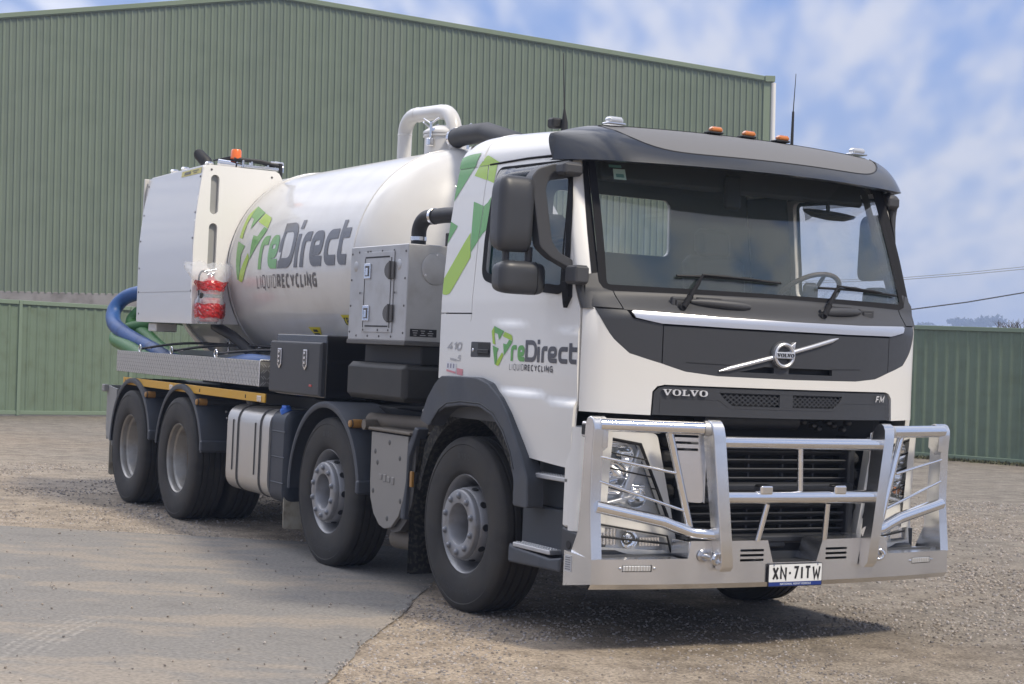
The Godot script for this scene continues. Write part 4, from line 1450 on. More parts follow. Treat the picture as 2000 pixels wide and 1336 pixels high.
		mb = MB.new()
		var bl: Array = []
		for i in 13: bl.append(wsf.call(wv[2].lerp(wv[3], i / 12.0) + Vector2(0, 0.006 * sin(PI * i / 12.0))) + Vector3(0.014, 0, 0))
		mb.tube(bl, 0.008, 6)
		var fl: Array = []
		for i in 9: fl.append(wsf.call(wv[1].lerp(wv[3], i / 11.0)) + Vector3(0.028 - i * 0.001, 0.004, 0))
		mb.tube(fl, [0.006, 0.007, 0.007, 0.010, 0.006, 0.006, 0.010, 0.006, 0.004], 6)
		part("wiper_blade", mb, M.black, wp)
	# emblem: ring, bar, arrow, and the long diagonal
	var ec := front(Vector2(sz(0.087), 1.598))
	var en := (front(Vector2(sz(0.087), 1.60)) - CAB_IN)
	var ez2 := (front(Vector2(sz(0.0), 1.598)) - front(Vector2(sz(0.17), 1.598))).normalized()
	var nrm := Vector3.UP.cross(-ez2).normalized()
	if nrm.x < 0: nrm = -nrm
	mb = MB.new()
	var dg: Array = []
	for i in 15:
		var t := i / 14.0
		dg.append(front(Vector2(sz(lerpf(0.478, -0.320, t)), lerpf(1.498, 1.706, t))) + nrm * 0.004)
	var dr2: Array = []
	for i in 15: dr2.append(0.0125 if i > 0 and i < 14 else 0.003)
	mb.tube(dg, dr2, 10)
	part("emblem_diagonal", mb, M.satin, T)
	mb = MB.new()
	mb.lathe([Vector2(0.050, 0.012), Vector2(0.052, 0.026), Vector2(0.060, 0.030), Vector2(0.068, 0.026), Vector2(0.070, 0.004), Vector2(0.050, 0.004)], ec, nrm, 40, 0, TAU, true)
	var ring_o := part("emblem_ring", mb, M.satin, T)
	mb = MB.new()
	mb.lathe([Vector2(0.0, 0.006), Vector2(0.074, 0.006), Vector2(0.079, 0.0)], ec, nrm, 36)
	part("emblem_dish", mb, M.trim_dark, ring_o)
	mb = MB.new()
	mb.box(ec + nrm * 0.024, Vector3(0.02, 0.036, 0.122), 0.004, Basis(nrm, Vector3.UP, nrm.cross(Vector3.UP)))
	mb.prism(PV([[0.036, 0.052], [0.068, 0.075], [0.064, 0.037]]), ec, ez2, Vector3.UP, nrm, 0.0, 0.03, 0.003)
	part("emblem_bar", mb, M.satin, ring_o)
	letters("lettering", text_mesh("VOLVO", "Droid Serif", 0.019, 0.006), M.black, ring_o, ec + nrm * 0.034, ez2, Vector3.UP, 1.18)
	# lower dark panel with honeycomb
	var lp := zs_poly([[0.0, 1.406], [0.762, 1.406], [0.80, 1.398], [0.822, 1.372], [0.828, 1.253], [0.0, 1.253], [-0.828, 1.253], [-0.822, 1.372], [-0.80, 1.398], [-0.762, 1.406]])
	var hc := zs_poly([[0.465, 1.383], [-0.385, 1.383], [-0.36, 1.345], [-0.31, 1.312], [0.38, 1.312], [0.43, 1.345]])
	mb = MB.new()
	mb.skin(lp, [hc], front, Vector2(0.06, 0.06), 0.025, CAB_IN, -0.008)
	var lpn := part("lower_grille_panel", mb, M.trim_dark, T)
	mb = MB.new()
	var r := 0.0155
	for row in 7:
		for k in 30:
			var c := Vector2(sz(0.46) - k * r * 2.25 - (row % 2) * r * 1.125, 1.384 - row * r * 0.80)
			if c.x < sz(-0.37) or Geometry2D.is_point_in_polygon(c, hc) == false: continue
			var hx: Array = []
			for a in 6: hx.append(c + Vector2(cos(TAU * a / 6.0) * r * 1.22, sin(TAU * a / 6.0) * r * 0.74))
			mb.stroke(hx, 0.0030, front, CAB_IN, -0.014 + 0.0004 * (k % 2), true)
	part("honeycomb", mb, M.trim_dark, lpn).set_meta("kind", "stuff")
	mb = MB.new()
	mb.skin(zs_poly([[0.085, 1.386], [-0.005, 1.386], [-0.005, 1.308], [0.085, 1.308]]), [], front, Vector2(0.1, 0.1), 0.01, CAB_IN, -0.009)
	part("honeycomb_divider", mb, M.trim_dark, lpn)
	mb = MB.new()
	mb.stroke([Vector2(sz(0.79), 1.262), Vector2(sz(0.79), 1.345), Vector2(sz(0.47), 1.345), Vector2(sz(0.40), 1.302), Vector2(sz(-0.33), 1.302), Vector2(sz(-0.40), 1.345), Vector2(sz(-0.79), 1.345), Vector2(sz(-0.79), 1.262)], 0.003, front, CAB_IN, -0.0055)
	part("panel_crease", mb, M.cowl, lpn)
	for i in 1:
		var vx: Vector3 = front(Vector2(sz(0.655), 1.374))
		var X := (front(Vector2(sz(0.55), 1.377)) - front(Vector2(sz(0.74), 1.377))).normalized()
		letters("badge_lettering", text_mesh("VOLVO", "Droid Serif", 0.032, 0.012), M.bright_badge, lpn, vx + Vector3(-0.002, 0, 0), X, Vector3.UP, 1.60)
		mb = MB.new()
		pen_text(mb, "FM", sz(0.672), sz(0.752), 1.352, 0.040, 0.0075, func(q: Vector2) -> Vector3: return front(Vector2(-q.x, q.y)) + Vector3(0.002, 0, (q.y - 1.372) * -0.25), CAB_IN, 0.001, 0.3)
		part("badge_lettering", mb, M.bright_badge, lpn)
	mb = MB.new()
	pen_text(mb, "410", -0.228, -0.050, 1.545, 0.050, 0.011, func(q: Vector2) -> Vector3: return side(q + Vector2((q.y - 1.54) * 0.35, 0)), CAB_IN, 0.003, 0.20)
	part("badge_lettering", mb, M.badge, T)
	mb = MB.new()
	pen_text(mb, "5", -0.085, -0.045, 1.482, 0.034, 0.006, func(q: Vector2) -> Vector3: return side(q + Vector2((q.y - 1.5) * 0.5, 0)), CAB_IN, 0.003)
	mb.stroke(V2([[-0.18, 1.493], [-0.098, 1.487]]), 0.012, side, CAB_IN, 0.003)
	part("badge_lettering", mb, M.badge, T)
	# sticker low on the quarter panel
	mb = MB.new()
	mb.skin(PV([[-0.225, 1.418], [-0.225, 1.475], [-0.10, 1.468], [-0.10, 1.405]]), [], side, Vector2(0.2, 0.1), 0.0, CAB_IN, 0.002)
	var stq := part("notice_sticker", mb, mat(lin(0.66, 0.65, 0.66), 0.5), T)
	mb = MB.new()
	for i in 3:
		mb.stroke(V2([[-0.205 + i * 0.037, 1.438], [-0.205 + i * 0.037, 1.464]]), 0.017, side, CAB_IN, 0.003)
	part("sticker_print", mb, mat(lin(0.25, 0.25, 0.32), 0.5), stq)
	mb = MB.new()
	mb.stroke(V2([[-0.222, 1.423], [-0.102, 1.411]]), 0.012, side, CAB_IN, 0.003)
	mb.skin(PV([[-0.09, 1.402], [-0.09, 1.440], [-0.012, 1.435], [-0.012, 1.397]]), [], side, Vector2(0.2, 0.1), 0.0, CAB_IN, 0.002)
	part("sticker_print", mb, mat(lin(0.62, 0.25, 0.27), 0.5), stq)
	# ---- graphics on the cab side
	logo(T, side_flat, CAB_IN, 0.0025, 0.05)
	var G1 := [[[-0.326, 2.662], [-0.326, 2.56], [-0.326, 2.455], [-0.126, 2.662]], [[-0.066, 2.441], [0.0, 2.425], [0.065, 2.408], [0.065, 2.20], [-0.012, 2.134], [-0.04, 2.28]], [[-0.326, 2.332], [-0.226, 2.300], [-0.326, 2.195]]]
	var G1b := [[[0.071, 2.408], [0.11, 2.425], [0.146, 2.46], [0.146, 2.262], [0.10, 2.235], [0.071, 2.205]]]
	var G2 := [[[-0.326, 1.98], [-0.045, 2.253], [-0.008, 2.105], [-0.215, 1.902], [-0.235, 1.888], [-0.27, 1.880], [-0.31, 1.881], [-0.326, 1.89]], [[0.030, 2.662], [-0.08, 2.662], [-0.118, 2.602], [0.055, 2.563]]]
	var G2b := [[[0.045, 2.652], [0.062, 2.562], [0.146, 2.540], [0.146, 2.652]]]
	mb = MB.new()
	for q in G1 + G1b:
		mb = MB.new()
		mb.skin(PV(q), [], side, Vector2(0.06, 0.05), 0.0, CAB_IN, 0.002)
		part("green_graphic", mb, M.sign_green, T)
	for q in G2 + G2b:
		mb = MB.new()
		mb.skin(PV(q), [], side, Vector2(0.06, 0.05), 0.0, CAB_IN, 0.002)
		part("lime_graphic", mb, M.sign_lime, T)
	# graphic carried on over the cant rail
	mb = MB.new()
	mb.grid(6, 6, func(u: float, v: float) -> Vector3:
		var x := lerpf(-0.326, lerpf(-0.126, -0.088, v), u)
		var q: Vector3 = roof.call((x + 0.328) / 1.388, lerpf(0.0, 0.105, v) )
		return q + Vector3(0, 0.001, 0.003), CAB_IN)
	part("green_graphic", mb, M.sign_green, T)
	mb = MB.new()
	mb.grid(4, 4, func(u: float, v: float) -> Vector3:
		var x := lerpf(lerpf(-0.08, 0.0, v), lerpf(0.20, 0.02, v), u)
		var q: Vector3 = roof.call((x + 0.328) / 1.388, lerpf(0.002, 0.075, v))
		return q + Vector3(0, 0.001, 0.003), CAB_IN)
	part("lime_graphic", mb, M.sign_lime, T)

	# ---- sun visor
	var lowx := func(z: float) -> float:
		return 1.50 - 0.20 * z * z - 0.30 * pow(maxf(0.0, (abs(z) - 0.95) / 0.24), 2.2)
	var vis := func(z: float, t: float) -> Vector3:
		var a: float = abs(z)
		var ey := pow(maxf(0.0, (a - 0.9) / 0.29), 2.0)
		var A := Vector3(1.08 - 0.07 * z * z - 0.10 * ey, 2.838 - 0.02 * z * z - 0.05 * ey, z)
		var B := Vector3(lowx.call(z), 2.594 + 0.022 * ey, z)
		var Cc := Vector3(lerpf(A.x, B.x, 0.62), lerpf(A.y, B.y, 0.18) , z)
		return B.lerp(Cc, t).lerp(Cc.lerp(A, t), t)
	var bf := func(z: float) -> float: return min(1.0, 0.20 + 0.80 * pow(abs(z) / 0.985, 9.0))
	mb = MB.new()
	mb.grid(56, 8, func(u: float, v: float) -> Vector3:
		var z := lerpf(1.19, -1.19, u)
		return vis.call(z, v * bf.call(z)), Vector3(0.8, 2.6, 0))
	# turned-under lip and closed ends
	mb.grid(56, 3, func(u: float, v: float) -> Vector3:
		var z := lerpf(1.19, -1.19, u)
		var b: Vector3 = vis.call(z, 0.0)
		return b + Vector3(-0.12 * v, -0.008 * sin(v * PI) + 0.012 * v, 0), Vector3(0.9, 2.8, 0))
	for s in [1.0, -1.0]:
		mb.grid(6, 8, func(u: float, v: float) -> Vector3:
			var q: Vector3 = vis.call(1.19 * s, v)
			return Vector3(lerpf(q.x, 0.93, u), lerpf(q.y, lerpf(2.64, 2.73, v), u), s * (1.19 + 0.02 * sin(v * PI) * (1.0 - u) - 0.03 * u * u)), Vector3(1.0, 2.7, 0))
	var vs := part("sun_visor", mb, M.visor, T)
	mb = MB.new()
	mb.grid(48, 8, func(u: float, v: float) -> Vector3:
		var z := lerpf(0.984, -0.984, u)
		var b: float = bf.call(z)
		return vis.call(z, lerpf(b, 1.0, v)) + Vector3(-0.006, -0.002, 0), Vector3(0.8, 2.6, 0))
	part("visor_insert", mb, M.visor_grey, vs)
	mb = MB.new()
	var sl: Array = []
	for i in 41:
		var z := lerpf(0.975, -0.975, i / 40.0)
		sl.append(vis.call(z, bf.call(z)) + Vector3(-0.001, 0, 0))
	mb.tube(sl, 0.004, 6)
	part("visor_seam", mb, M.black, vs)
	# roof behind the visor
	mb = MB.new()
	mb.grid(30, 3, func(u: float, v: float) -> Vector3:
		var z := lerpf(1.1, -1.1, u)
		var q: Vector3 = vis.call(z, 1.0)
		return Vector3(lerpf(q.x, 0.93, v), q.y - 0.012 * v, z), Vector3(0.8, 2.4, 0))
	part("visor_back", mb, M.visor, vs)
	for z in [0.873, -0.873]:
		mb = MB.new()
		mb.box(Vector3(1.03, 2.852, z), Vector3(0.06, 0.035, 0.10), 0.014)
		var l := part("marker_lamp", mb, M.clear_lens, vs)
		mb = MB.new()
		mb.box(Vector3(1.03, 2.832, z), Vector3(0.07, 0.012, 0.115), 0.004)
		part("lamp_base", mb, M.chrome, l)
	for z in [0.235, 0.0, -0.245]:
		mb = MB.new()
		mb.box(Vector3(1.09, 2.860, z - 0.01), Vector3(0.05, 0.034, 0.085), 0.014)
		var l := part("amber_lamp", mb, M.amber, vs)
		mb = MB.new()
		mb.box(Vector3(1.085, 2.842, z), Vector3(0.06, 0.012, 0.10), 0.004)
		part("lamp_base", mb, M.black, l)
	# aerials
	var w1 := Vector3(0.45, 2.84, 0.84)
	mb = MB.new()
	mb.tube([w1, w1 + Vector3(0.0, 0.06, 0.0), w1 + Vector3(-0.01, 0.14, 0.0)], [0.022, 0.018, 0.005], 10)
	mb.tube([w1 + Vector3(-0.01, 0.14, 0), w1 + Vector3(-0.05, 0.47, 0.0)], [0.005, 0.0028], 6)
	part("aerial", mb, M.black, T)
	mb = MB.new()
	mb.box(Vector3(0.40, 2.895, 0.875), Vector3(0.07, 0.06, 0.075), 0.012)
	part("aerial_base", mb, M.black, T)
	mb = MB.new()
	var w2 := Vector3(0.75, 2.82, -0.60)
	mb.tube([w2, w2 + Vector3(0.0, 0.27, 0.0)], [0.011, 0.007], 8)
	mb.tube([w2 + Vector3(0, 0.27, 0), w2 + Vector3(0.005, 0.50, -0.005)], [0.0035, 0.002], 6)
	part("aerial", mb, M.black, T)

	# ---- mirrors: near one swung out, far one folded back along the cab
	for s in [1.0, -1.0]:
		var mi: MeshInstance3D
		var mk := MB.new()
		var arm := MB.new()
		if s > 0:
			var tilt := Vector3(0, 1, -0.012).normalized()
			mk.pillow(Vector3(0.975, 2.292, 1.444), Vector3.BACK, tilt, Vector3.RIGHT, 0.106, 0.205, 0.055, 0.10, 6.0)
			mi = part("mirror", mk, M.trim_dark, T)
			mk = MB.new()
			mk.box(Vector3(0.873, 2.29, 1.445), Vector3(0.012, 0.32, 0.15), 0.004)
			part("mirror_glass", mk, M.chrome, mi)
			mk = MB.new()
			mk.pillow(Vector3(0.985, 1.952, 1.393), Vector3.BACK, Vector3.UP, Vector3.RIGHT, 0.143, 0.090, 0.05, 0.10, 4.6)
			part("lower_mirror", mk, M.trim_dark, mi)
			mk = MB.new()
			var sm2: Array = []
			for i in 13:
				var t := lerpf(-0.97, 0.97, i / 12.0)
				sm2.append(Vector3(0.985 + 0.051 * pow(1.0 - pow(maxf(abs(t), 0.52), 4.0), 0.5), 1.952 + 0.090 * t, 1.318))
			mk.tube(sm2, 0.003, 6)
			part("mirror_seam", mk, M.black, mi)
			# flat bracket: short top arm, column beside the housing, lower arm
			var br := rpoly(V2([[1.343, 2.500], [1.338, 2.130], [1.300, 2.085], [1.215, 2.030], [1.150, 1.995], [1.150, 1.945], [1.215, 1.945], [1.150, 2.035], [1.225, 2.080], [1.262, 2.130], [1.270, 2.200], [1.270, 2.440], [1.250, 2.485], [1.120, 2.515], [1.115, 2.585], [1.20, 2.590], [1.30, 2.555]]), 0.015)
			br = rpoly(V2([[1.343, 2.500], [1.338, 2.120], [1.285, 2.065], [1.140, 1.985], [1.140, 2.045], [1.235, 2.095], [1.268, 2.150], [1.270, 2.440], [1.250, 2.488], [1.120, 2.515], [1.115, 2.585], [1.20, 2.588], [1.30, 2.552]]), 0.02)
			arm.prism(br, Vector3(0.985 + 0.30 * 2.30, 0, 0), Vector3(-0.25, 0, 1), Vector3(-0.30, 1, 0), Vector3.RIGHT, 0.30, 0.375, 0.016)
			arm.box(Vector3(1.06, 2.552, 1.165), Vector3(0.11, 0.075, 0.13), 0.02)
			arm.tube([Vector3(0.94, 2.11, 1.47), Vector3(0.94, 2.02, 1.47)], 0.02, 8)
			arm.tube([Vector3(0.96, 2.12, 1.34), Vector3(0.96, 2.02, 1.34)], 0.022, 8)
			arm.box(Vector3(1.24, 1.975, 1.20), Vector3(0.12, 0.10, 0.09), 0.015)
		else:
			mk.prism(rpoly(V2([[0.70, 2.09], [0.99, 2.10], [0.97, 2.50], [0.71, 2.50]]), 0.07), Vector3(0, 0, -1.235), Vector3.RIGHT, Vector3.UP, Vector3.FORWARD, -0.03, 0.035, 0.02)
			mi = part("mirror", mk, M.trim_dark, T)
			mk = MB.new()
			mk.prism(rpoly(V2([[0.76, 1.90], [0.99, 1.90], [0.98, 2.05], [0.76, 2.05]]), 0.06), Vector3(0, 0, -1.235), Vector3.RIGHT, Vector3.UP, Vector3.FORWARD, -0.03, 0.03, 0.02)
			part("lower_mirror", mk, M.trim_dark, mi)
			arm.tube(spline([Vector3(1.02, 2.575, -1.12), Vector3(1.02, 2.585, -1.18), Vector3(1.00, 2.56, -1.205), Vector3(0.985, 2.45, -1.205), Vector3(1.0, 2.25, -1.205), Vector3(1.02, 2.10, -1.205), Vector3(1.08, 2.02, -1.20), Vector3(1.15, 1.98, -1.17)], 4), 0.032, 12)
			arm.box(Vector3(1.0, 2.565, -1.17), Vector3(0.11, 0.08, 0.11), 0.02)
			arm.box(Vector3(0.99, 2.47, -1.205), Vector3(0.06, 0.14, 0.05), 0.015)
		part("mirror_arm", arm, M.cowl, mi)
		# small black fin below the bracket
		var fin := MB.new()
		fin.prism(PV([[1.10, 1.94], [1.16, 1.95], [1.17, 1.86], [1.13, 1.80], [1.115, 1.86]]), Vector3(0, 0, 1.186 * s), Vector3.RIGHT, Vector3.UP, Vector3(0, 0, s), -0.01, 0.03, 0.008)
		part("air_fin", fin, M.seal, mi)

	# ---- wheel-arch and steps (right side seen; mirrored on the left)
	var arch := MB.new()
	var fo := rpoly(V2([[-0.456, 1.107], [-0.365, 1.253], [-0.271, 1.345], [-0.20, 1.388], [-0.10, 1.392], [0.247, 1.394], [0.385, 1.367], [0.530, 1.294], [0.625, 1.212], [0.723, 1.090], [0.807, 0.982], [0.885, 0.862], [0.90, 0.70], [0.735, 0.70], [0.735, 0.835], [0.675, 0.986], [0.577, 1.094], [0.450, 1.183], [0.294, 1.224], [0.073, 1.222], [-0.135, 1.199], [-0.239, 1.157], [-0.327, 1.077]]), 0.02)
	arch.prism(fo, Vector3(0, 0, 1.20), Vector3.RIGHT, Vector3.UP, Vector3.BACK, -0.06, 0.045, 0.014)
	both("wheel_arch", arch, M.fender, T)
	arch = MB.new()
	var crs: Array = []
	for q in [[-0.29, 1.105], [-0.20, 1.185], [-0.10, 1.228], [0.071, 1.246], [0.323, 1.244], [0.479, 1.198], [0.60, 1.105], [0.69, 0.995], [0.735, 0.90]]: crs.append(Vector3(q[0], q[1], 1.2435))
	arch.tube(crs, 0.005, 6)
	both("arch_crease", arch, M.black, T)
	# arch lining over the tyre
	arch = MB.new()
	arch.lathe([Vector2(0.63, -0.48), Vector2(0.72, -0.48), Vector2(0.72, -0.055), Vector2(0.635, -0.055)], Vector3(0, 0.515, 1.19), Vector3.BACK, 20, -1.25, 1.35, true)
	both("arch_lining", arch, M.mud_black, T)
	# black flap behind the front wheel: narrow grey edge and bristly face
	arch = MB.new()
	arch.grid(6, 14, func(u: float, v: float) -> Vector3:
		var y := lerpf(0.12, 0.98, v)
		return Vector3(-0.69 + 0.10 * sstep(0.5, 1.0, v) + 0.012 * sin(u * 9.0), y, lerpf(0.74, 1.15, u)), Vector3(-2, 0.5, 1))
	arch.grid(6, 14, func(u: float, v: float) -> Vector3:
		var y := lerpf(0.12, 0.98, v)
		return Vector3(-0.72 + 0.10 * sstep(0.5, 1.0, v), y, lerpf(0.74, 1.15, u)), Vector3(0, 0.5, 1))
	both("spray_flap", arch, M.mud_black, T)
	arch = MB.new()
	arch.prism(PV([[-0.80, 0.46], [-0.745, 0.46], [-0.71, 0.86], [-0.60, 1.04], [-0.65, 1.05], [-0.77, 0.88]]), Vector3(0, 0, 1.15), Vector3.RIGHT, Vector3.UP, Vector3.BACK, -0.05, 0.03, 0.008)
	both("flap_edge", arch, M.fender, T)
	# steps
	var stp := MB.new()
	stp.prism(PV([[0.66, 0.70], [0.655, 0.375], [1.21, 0.392], [1.225, 0.49], [1.26, 0.71]]), Vector3(0, 0, 1.0), Vector3.RIGHT, Vector3.UP, Vector3.BACK, -0.3, 0.13, 0.01)
	stp.prism(PV([[0.74, 0.96], [0.70, 0.70], [1.26, 0.71], [1.25, 0.95]]), Vector3(0, 0, 1.0), Vector3.RIGHT, Vector3.UP, Vector3.BACK, -0.3, 0.08, 0.01)
	both("step_panel", stp, M.fender_dark, T)
	stp = MB.new()
	stp.prism(PV([[0.657, 0.482], [0.655, 0.378], [1.205, 0.392], [1.215, 0.47], [1.10, 0.452], [0.69, 0.470]]), Vector3(0, 0, 1.14), Vector3.RIGHT, Vector3.UP, Vector3.BACK, -0.02, 0.075, 0.014)
	both("step_skirt", stp, M.fender, T)
	for q in [[0.70, 1.10, 0.482, 1.135, 0.15], [0.80, 1.205, 0.880, 1.12, 0.12]]:
		stp = MB.new()
		stp.box(Vector3((q[0] + q[1]) * 0.5, q[2], q[3]), Vector3(q[1] - q[0], 0.026, q[4]), 0.005)
		var so := part("step_tread", stp, M.alu_dull, T)
		part("step_tread", stp.mirrored(), M.alu_dull, T)
		stp = MB.new()
		for i in 14:
			for j in 4:
				stp.box(Vector3(lerpf(q[0] + 0.02, q[1] - 0.02, i / 13.0), q[2] + 0.015, q[3] - q[4] * 0.4 + j * q[4] * 0.25), Vector3(0.012, 0.008, 0.012), 0.003)
		part("tread_studs", stp, M.alu_bright, so).set_meta("kind", "stuff")
	# bumper corner block behind the bull bar (white), plus dark sill with a round hole
	stp = MB.new()
	stp.grid(10, 10, func(u: float, v: float) -> Vector3:
		var y := lerpf(0.62, 1.17, v)
		var a := u * 1.45
		return Vector3(1.235 + 0.18 * sin(a) * (1.0 - 0.25 * (1.0 - v)), y, 1.02 + 0.165 * cos(a) - 0.0 * v), Vector3(1.1, 0.8, 0.9))
	stp.box(Vector3(1.20, 0.90, 1.05), Vector3(0.09, 0.55, 0.26), 0.02)
	both("bumper_corner", stp, M.paint, T)
	stp = MB.new()
	stp.prism(PV([[1.16, 0.63], [1.33, 0.61], [1.33, 0.50], [1.22, 0.42], [1.16, 0.50]]), Vector3(0, 0, 1.13), Vector3.RIGHT, Vector3.UP, Vector3.BACK, -0.25, 0.05, 0.012)
	both("bumper_sill", stp, M.trim_dark, T)
	stp = MB.new()
	stp.lathe([Vector2(0, 0.0), Vector2(0.022, 0.0), Vector2(0.026, -0.004)], Vector3(1.245, 0.545, 1.184), Vector3.BACK, 16)
	both("tow_hole", stp, M.black, T)

func xb(z: float) -> float:
	var a: float = abs(z)
	var P := [Vector2(0, 1.676), Vector2(0.3, 1.672), Vector2(0.5, 1.66), Vector2(0.81, 1.632), Vector2(1.1, 1.588), Vector2(1.234, 1.558)]
	for i in 5:
		if a <= P[i + 1].x:
			var p0: Vector2 = P[i - 1] if i > 0 else Vector2(-P[1].x, P[1].y)
			var p3: Vector2 = P[i + 2] if i < 4 else P[5] * 2 - P[4]
			return (P[i] as Vector2).cubic_interpolate(P[i + 1], p0, p3, (a - P[i].x) / (P[i + 1].x - P[i].x)).y
	return 1.558

func make_bullbar(T: Node3D) -> void:
	var mb := MB.new()
	var bf := func(q: Vector2) -> Vector3: return Vector3(xb(q.x), q.y, q.x)
	var inn := Vector3(0, 0.4, 0)
	var half := [[1.234, 0.378], [1.234, 0.507], [0.69, 0.510], [0.675, 0.602], [0.190, 0.602], [0.150, 0.482]]
	var o := PV(half)
	for i in range(5, -1, -1): o.append(Vector2(-half[i][0], half[i][1]))
	var holes: Array = []
	for s in [1.0, -1.0]:
		for y in [0.491, 0.517, 0.543]:
			holes.append(rpoly(V2([[s * 0.368, y], [s * 0.214, y], [s * 0.214, y + 0.013], [s * 0.368, y + 0.013]]), 0.004))
		holes.append(PV([[s * 1.066, 0.443], [s * 0.90, 0.443], [s * 0.90, 0.478], [s * 1.066, 0.478]]))
	mb.skin(o, holes, bf, Vector2(0.08, 0.3), 0.008, inn)
	# turned lower edge, top ledge, ends and raised block top
	var N := 48
	for i in N:
		var z0 := lerpf(1.234, -1.234, float(i) / N)
		var z1 := lerpf(1.234, -1.234, float(i + 1) / N)
		var a := Vector3(xb(z0), 0.378, z0)
		var b := Vector3(xb(z1), 0.378, z1)
		var dn := Vector3(-0.022, -0.028, 0)
		var bk := Vector3(-0.16, -0.028, 0)
		mb.quad(a, b, b + dn, a + dn, Vector3(1.4, 0.45, (z0 + z1) / 2))
		mb.quad(a + dn, b + dn, b + bk, a + bk, Vector3(1.4, 0.6, (z0 + z1) / 2))
		var m: float = abs((z0 + z1) * 0.5)
		var yt := 0.508
		if m < 0.685: yt = 0.602
		if m < 0.17: continue
		a.y = yt; b.y = yt
		if m < 0.66 or m > 0.70:
			mb.quad(a, b, b + Vector3(-0.17, 0.004, 0), a + Vector3(-0.17, 0.004, 0), Vector3(1.4, 0.2, (z0 + z1) / 2))
	for s in [1.0, -1.0]:
		# block ends and notch cheeks
		mb.box(Vector3(xb(0.68) - 0.085, 0.553, s * 0.680), Vector3(0.16, 0.09, 0.01), 0.003)
		mb.quad(Vector3(xb(0.17), 0.602, s * 0.190), Vector3(xb(0.15), 0.482, s * 0.150), Vector3(xb(0.15) - 0.17, 0.482, s * 0.150), Vector3(xb(0.17) - 0.17, 0.602, s * 0.190), Vector3(1.6, 0.5, s * 2))
		# side returns, flared slightly
		var q := [Vector3(1.558, 0.378, s * 1.234), Vector3(1.558, 0.507, s * 1.234), Vector3(1.335, 0.530, s * 1.262), Vector3(1.335, 0.345, s * 1.262)]
		mb.quad(q[0], q[1], q[2], q[3], Vector3(1.4, 0.45, 0))
		mb.quad(q[0], q[3], q[3] + Vector3(0, 0, -0.14 * s), q[0] + Vector3(-0.02, -0.028, -0.02 * s), Vector3(1.4, 0.7, s))
		mb.quad(q[1], q[2], q[2] + Vector3(0, 0, -0.05 * s), q[1] + Vector3(-0.05, 0, -0.05 * s), Vector3(1.4, 0.2, s))
	var bb := part("bull_bar", mb, M.alu, T, "polished aluminium bull bar with deep bumper channel")
	mb = MB.new()
	mb.box(Vector3(1.50, 0.45, 0), Vector3(0.012, 0.14, 2.3), 0.002)
	mb.box(Vector3(1.60, 0.474, 0), Vector3(0.13, 0.012, 0.32), 0.002)
	part("channel_back", mb, M.trim_dark, bb)
	for s in [1.0, -1.0]:
		# lamps let into the channel
		mb = MB.new()
		var lx := xb(0.98) - 0.006
		mb.box(Vector3(lx, 0.4605, s * 0.983), Vector3(0.016, 0.031, 0.160), 0.004, Basis(Vector3.UP, s * -0.16))
		var lm := part("driving_lamp", mb, M.clear_lens, bb)
		mb = MB.new()
		for i in 9: mb.box(Vector3(lx + 0.007 + 0.0, 0.4605, s * (0.918 + i * 0.0163)) + Vector3((4 - i) * 0.0026, 0, 0), Vector3(0.006, 0.027, 0.003), 0.0)
		part("lens_ribs", mb, M.chrome, lm)
		mb = MB.new()
		for z in [1.078, 0.886]: mb.lathe([Vector2(0, 0.007), Vector2(0.006, 0.006), Vector2(0.008, 0)], Vector3(xb(z), 0.4605, s * z), Vector3.RIGHT, 10)
		part("screw", mb, M.chrome, lm)
		# outer upright: a deep plate box with a rounded head
		mb = MB.new()
		var side_p := PV([[1.562, 0.505], [1.530, 0.78], [1.530, 1.08], [1.538, 1.17], [1.536, 1.205], [1.520, 1.230], [1.495, 1.240], [1.468, 1.232], [1.452, 1.21], [1.447, 1.17], [1.43, 0.80], [1.415, 0.63], [1.355, 0.515], [1.355, 0.505]])
		mb.prism(side_p, Vector3(0, 0, s * 1.205), Vector3.RIGHT, Vector3.UP, Vector3(0, 0, s), -0.03, 0.035, 0.006, 0.6)
		mb.prism(PV([[1.535, 1.08], [1.540, 1.17], [1.537, 1.205], [1.520, 1.230], [1.495, 1.240], [1.468, 1.232], [1.452, 1.21], [1.45, 1.10], [1.50, 1.06]]), Vector3(0, 0, s * 1.17), Vector3.RIGHT, Vector3.UP, Vector3(0, 0, -s), -0.012, 0.022, 0.005, 0.6)
		var up := part("upright", mb, M.alu, bb)
		if s > 0:
			mb = MB.new()
			mb.box(Vector3(1.395, 1.165, 1.19), Vector3(0.09, 0.085, 0.02), 0.008)
			part("lug", mb, M.alu, up)
			mb = MB.new()
			mb.box(Vector3(1.385, 1.165, 1.203), Vector3(0.04, 0.055, 0.012), 0.004)
			part("lug_hole", mb, M.black, up)
		# inner upright: leaning in, rounded head and foot
		mb = MB.new()
		var ip := PV([[1.735, 0.475], [1.738, 0.62], [1.738, 1.16], [1.730, 1.205], [1.712, 1.232], [1.69, 1.242], [1.665, 1.236], [1.645, 1.215], [1.636, 1.18], [1.655, 0.60], [1.672, 0.455], [1.71, 0.446]])
		var yv := Vector3(0, 1, s * 0.128).normalized()
		var yy := Vector3(0, 1, s * 0.128)
		mb.prism(ip, Vector3(0, 0, s * (0.596 - 1.232 * 0.128)), Vector3.RIGHT, yy, Vector3(0, 0, s), -0.037, 0.038, 0.007, 0.6)
		part("upright", mb, M.alu, bb)
		# cheek plate beside it, slotted, with a rounded lower corner
		mb = MB.new()
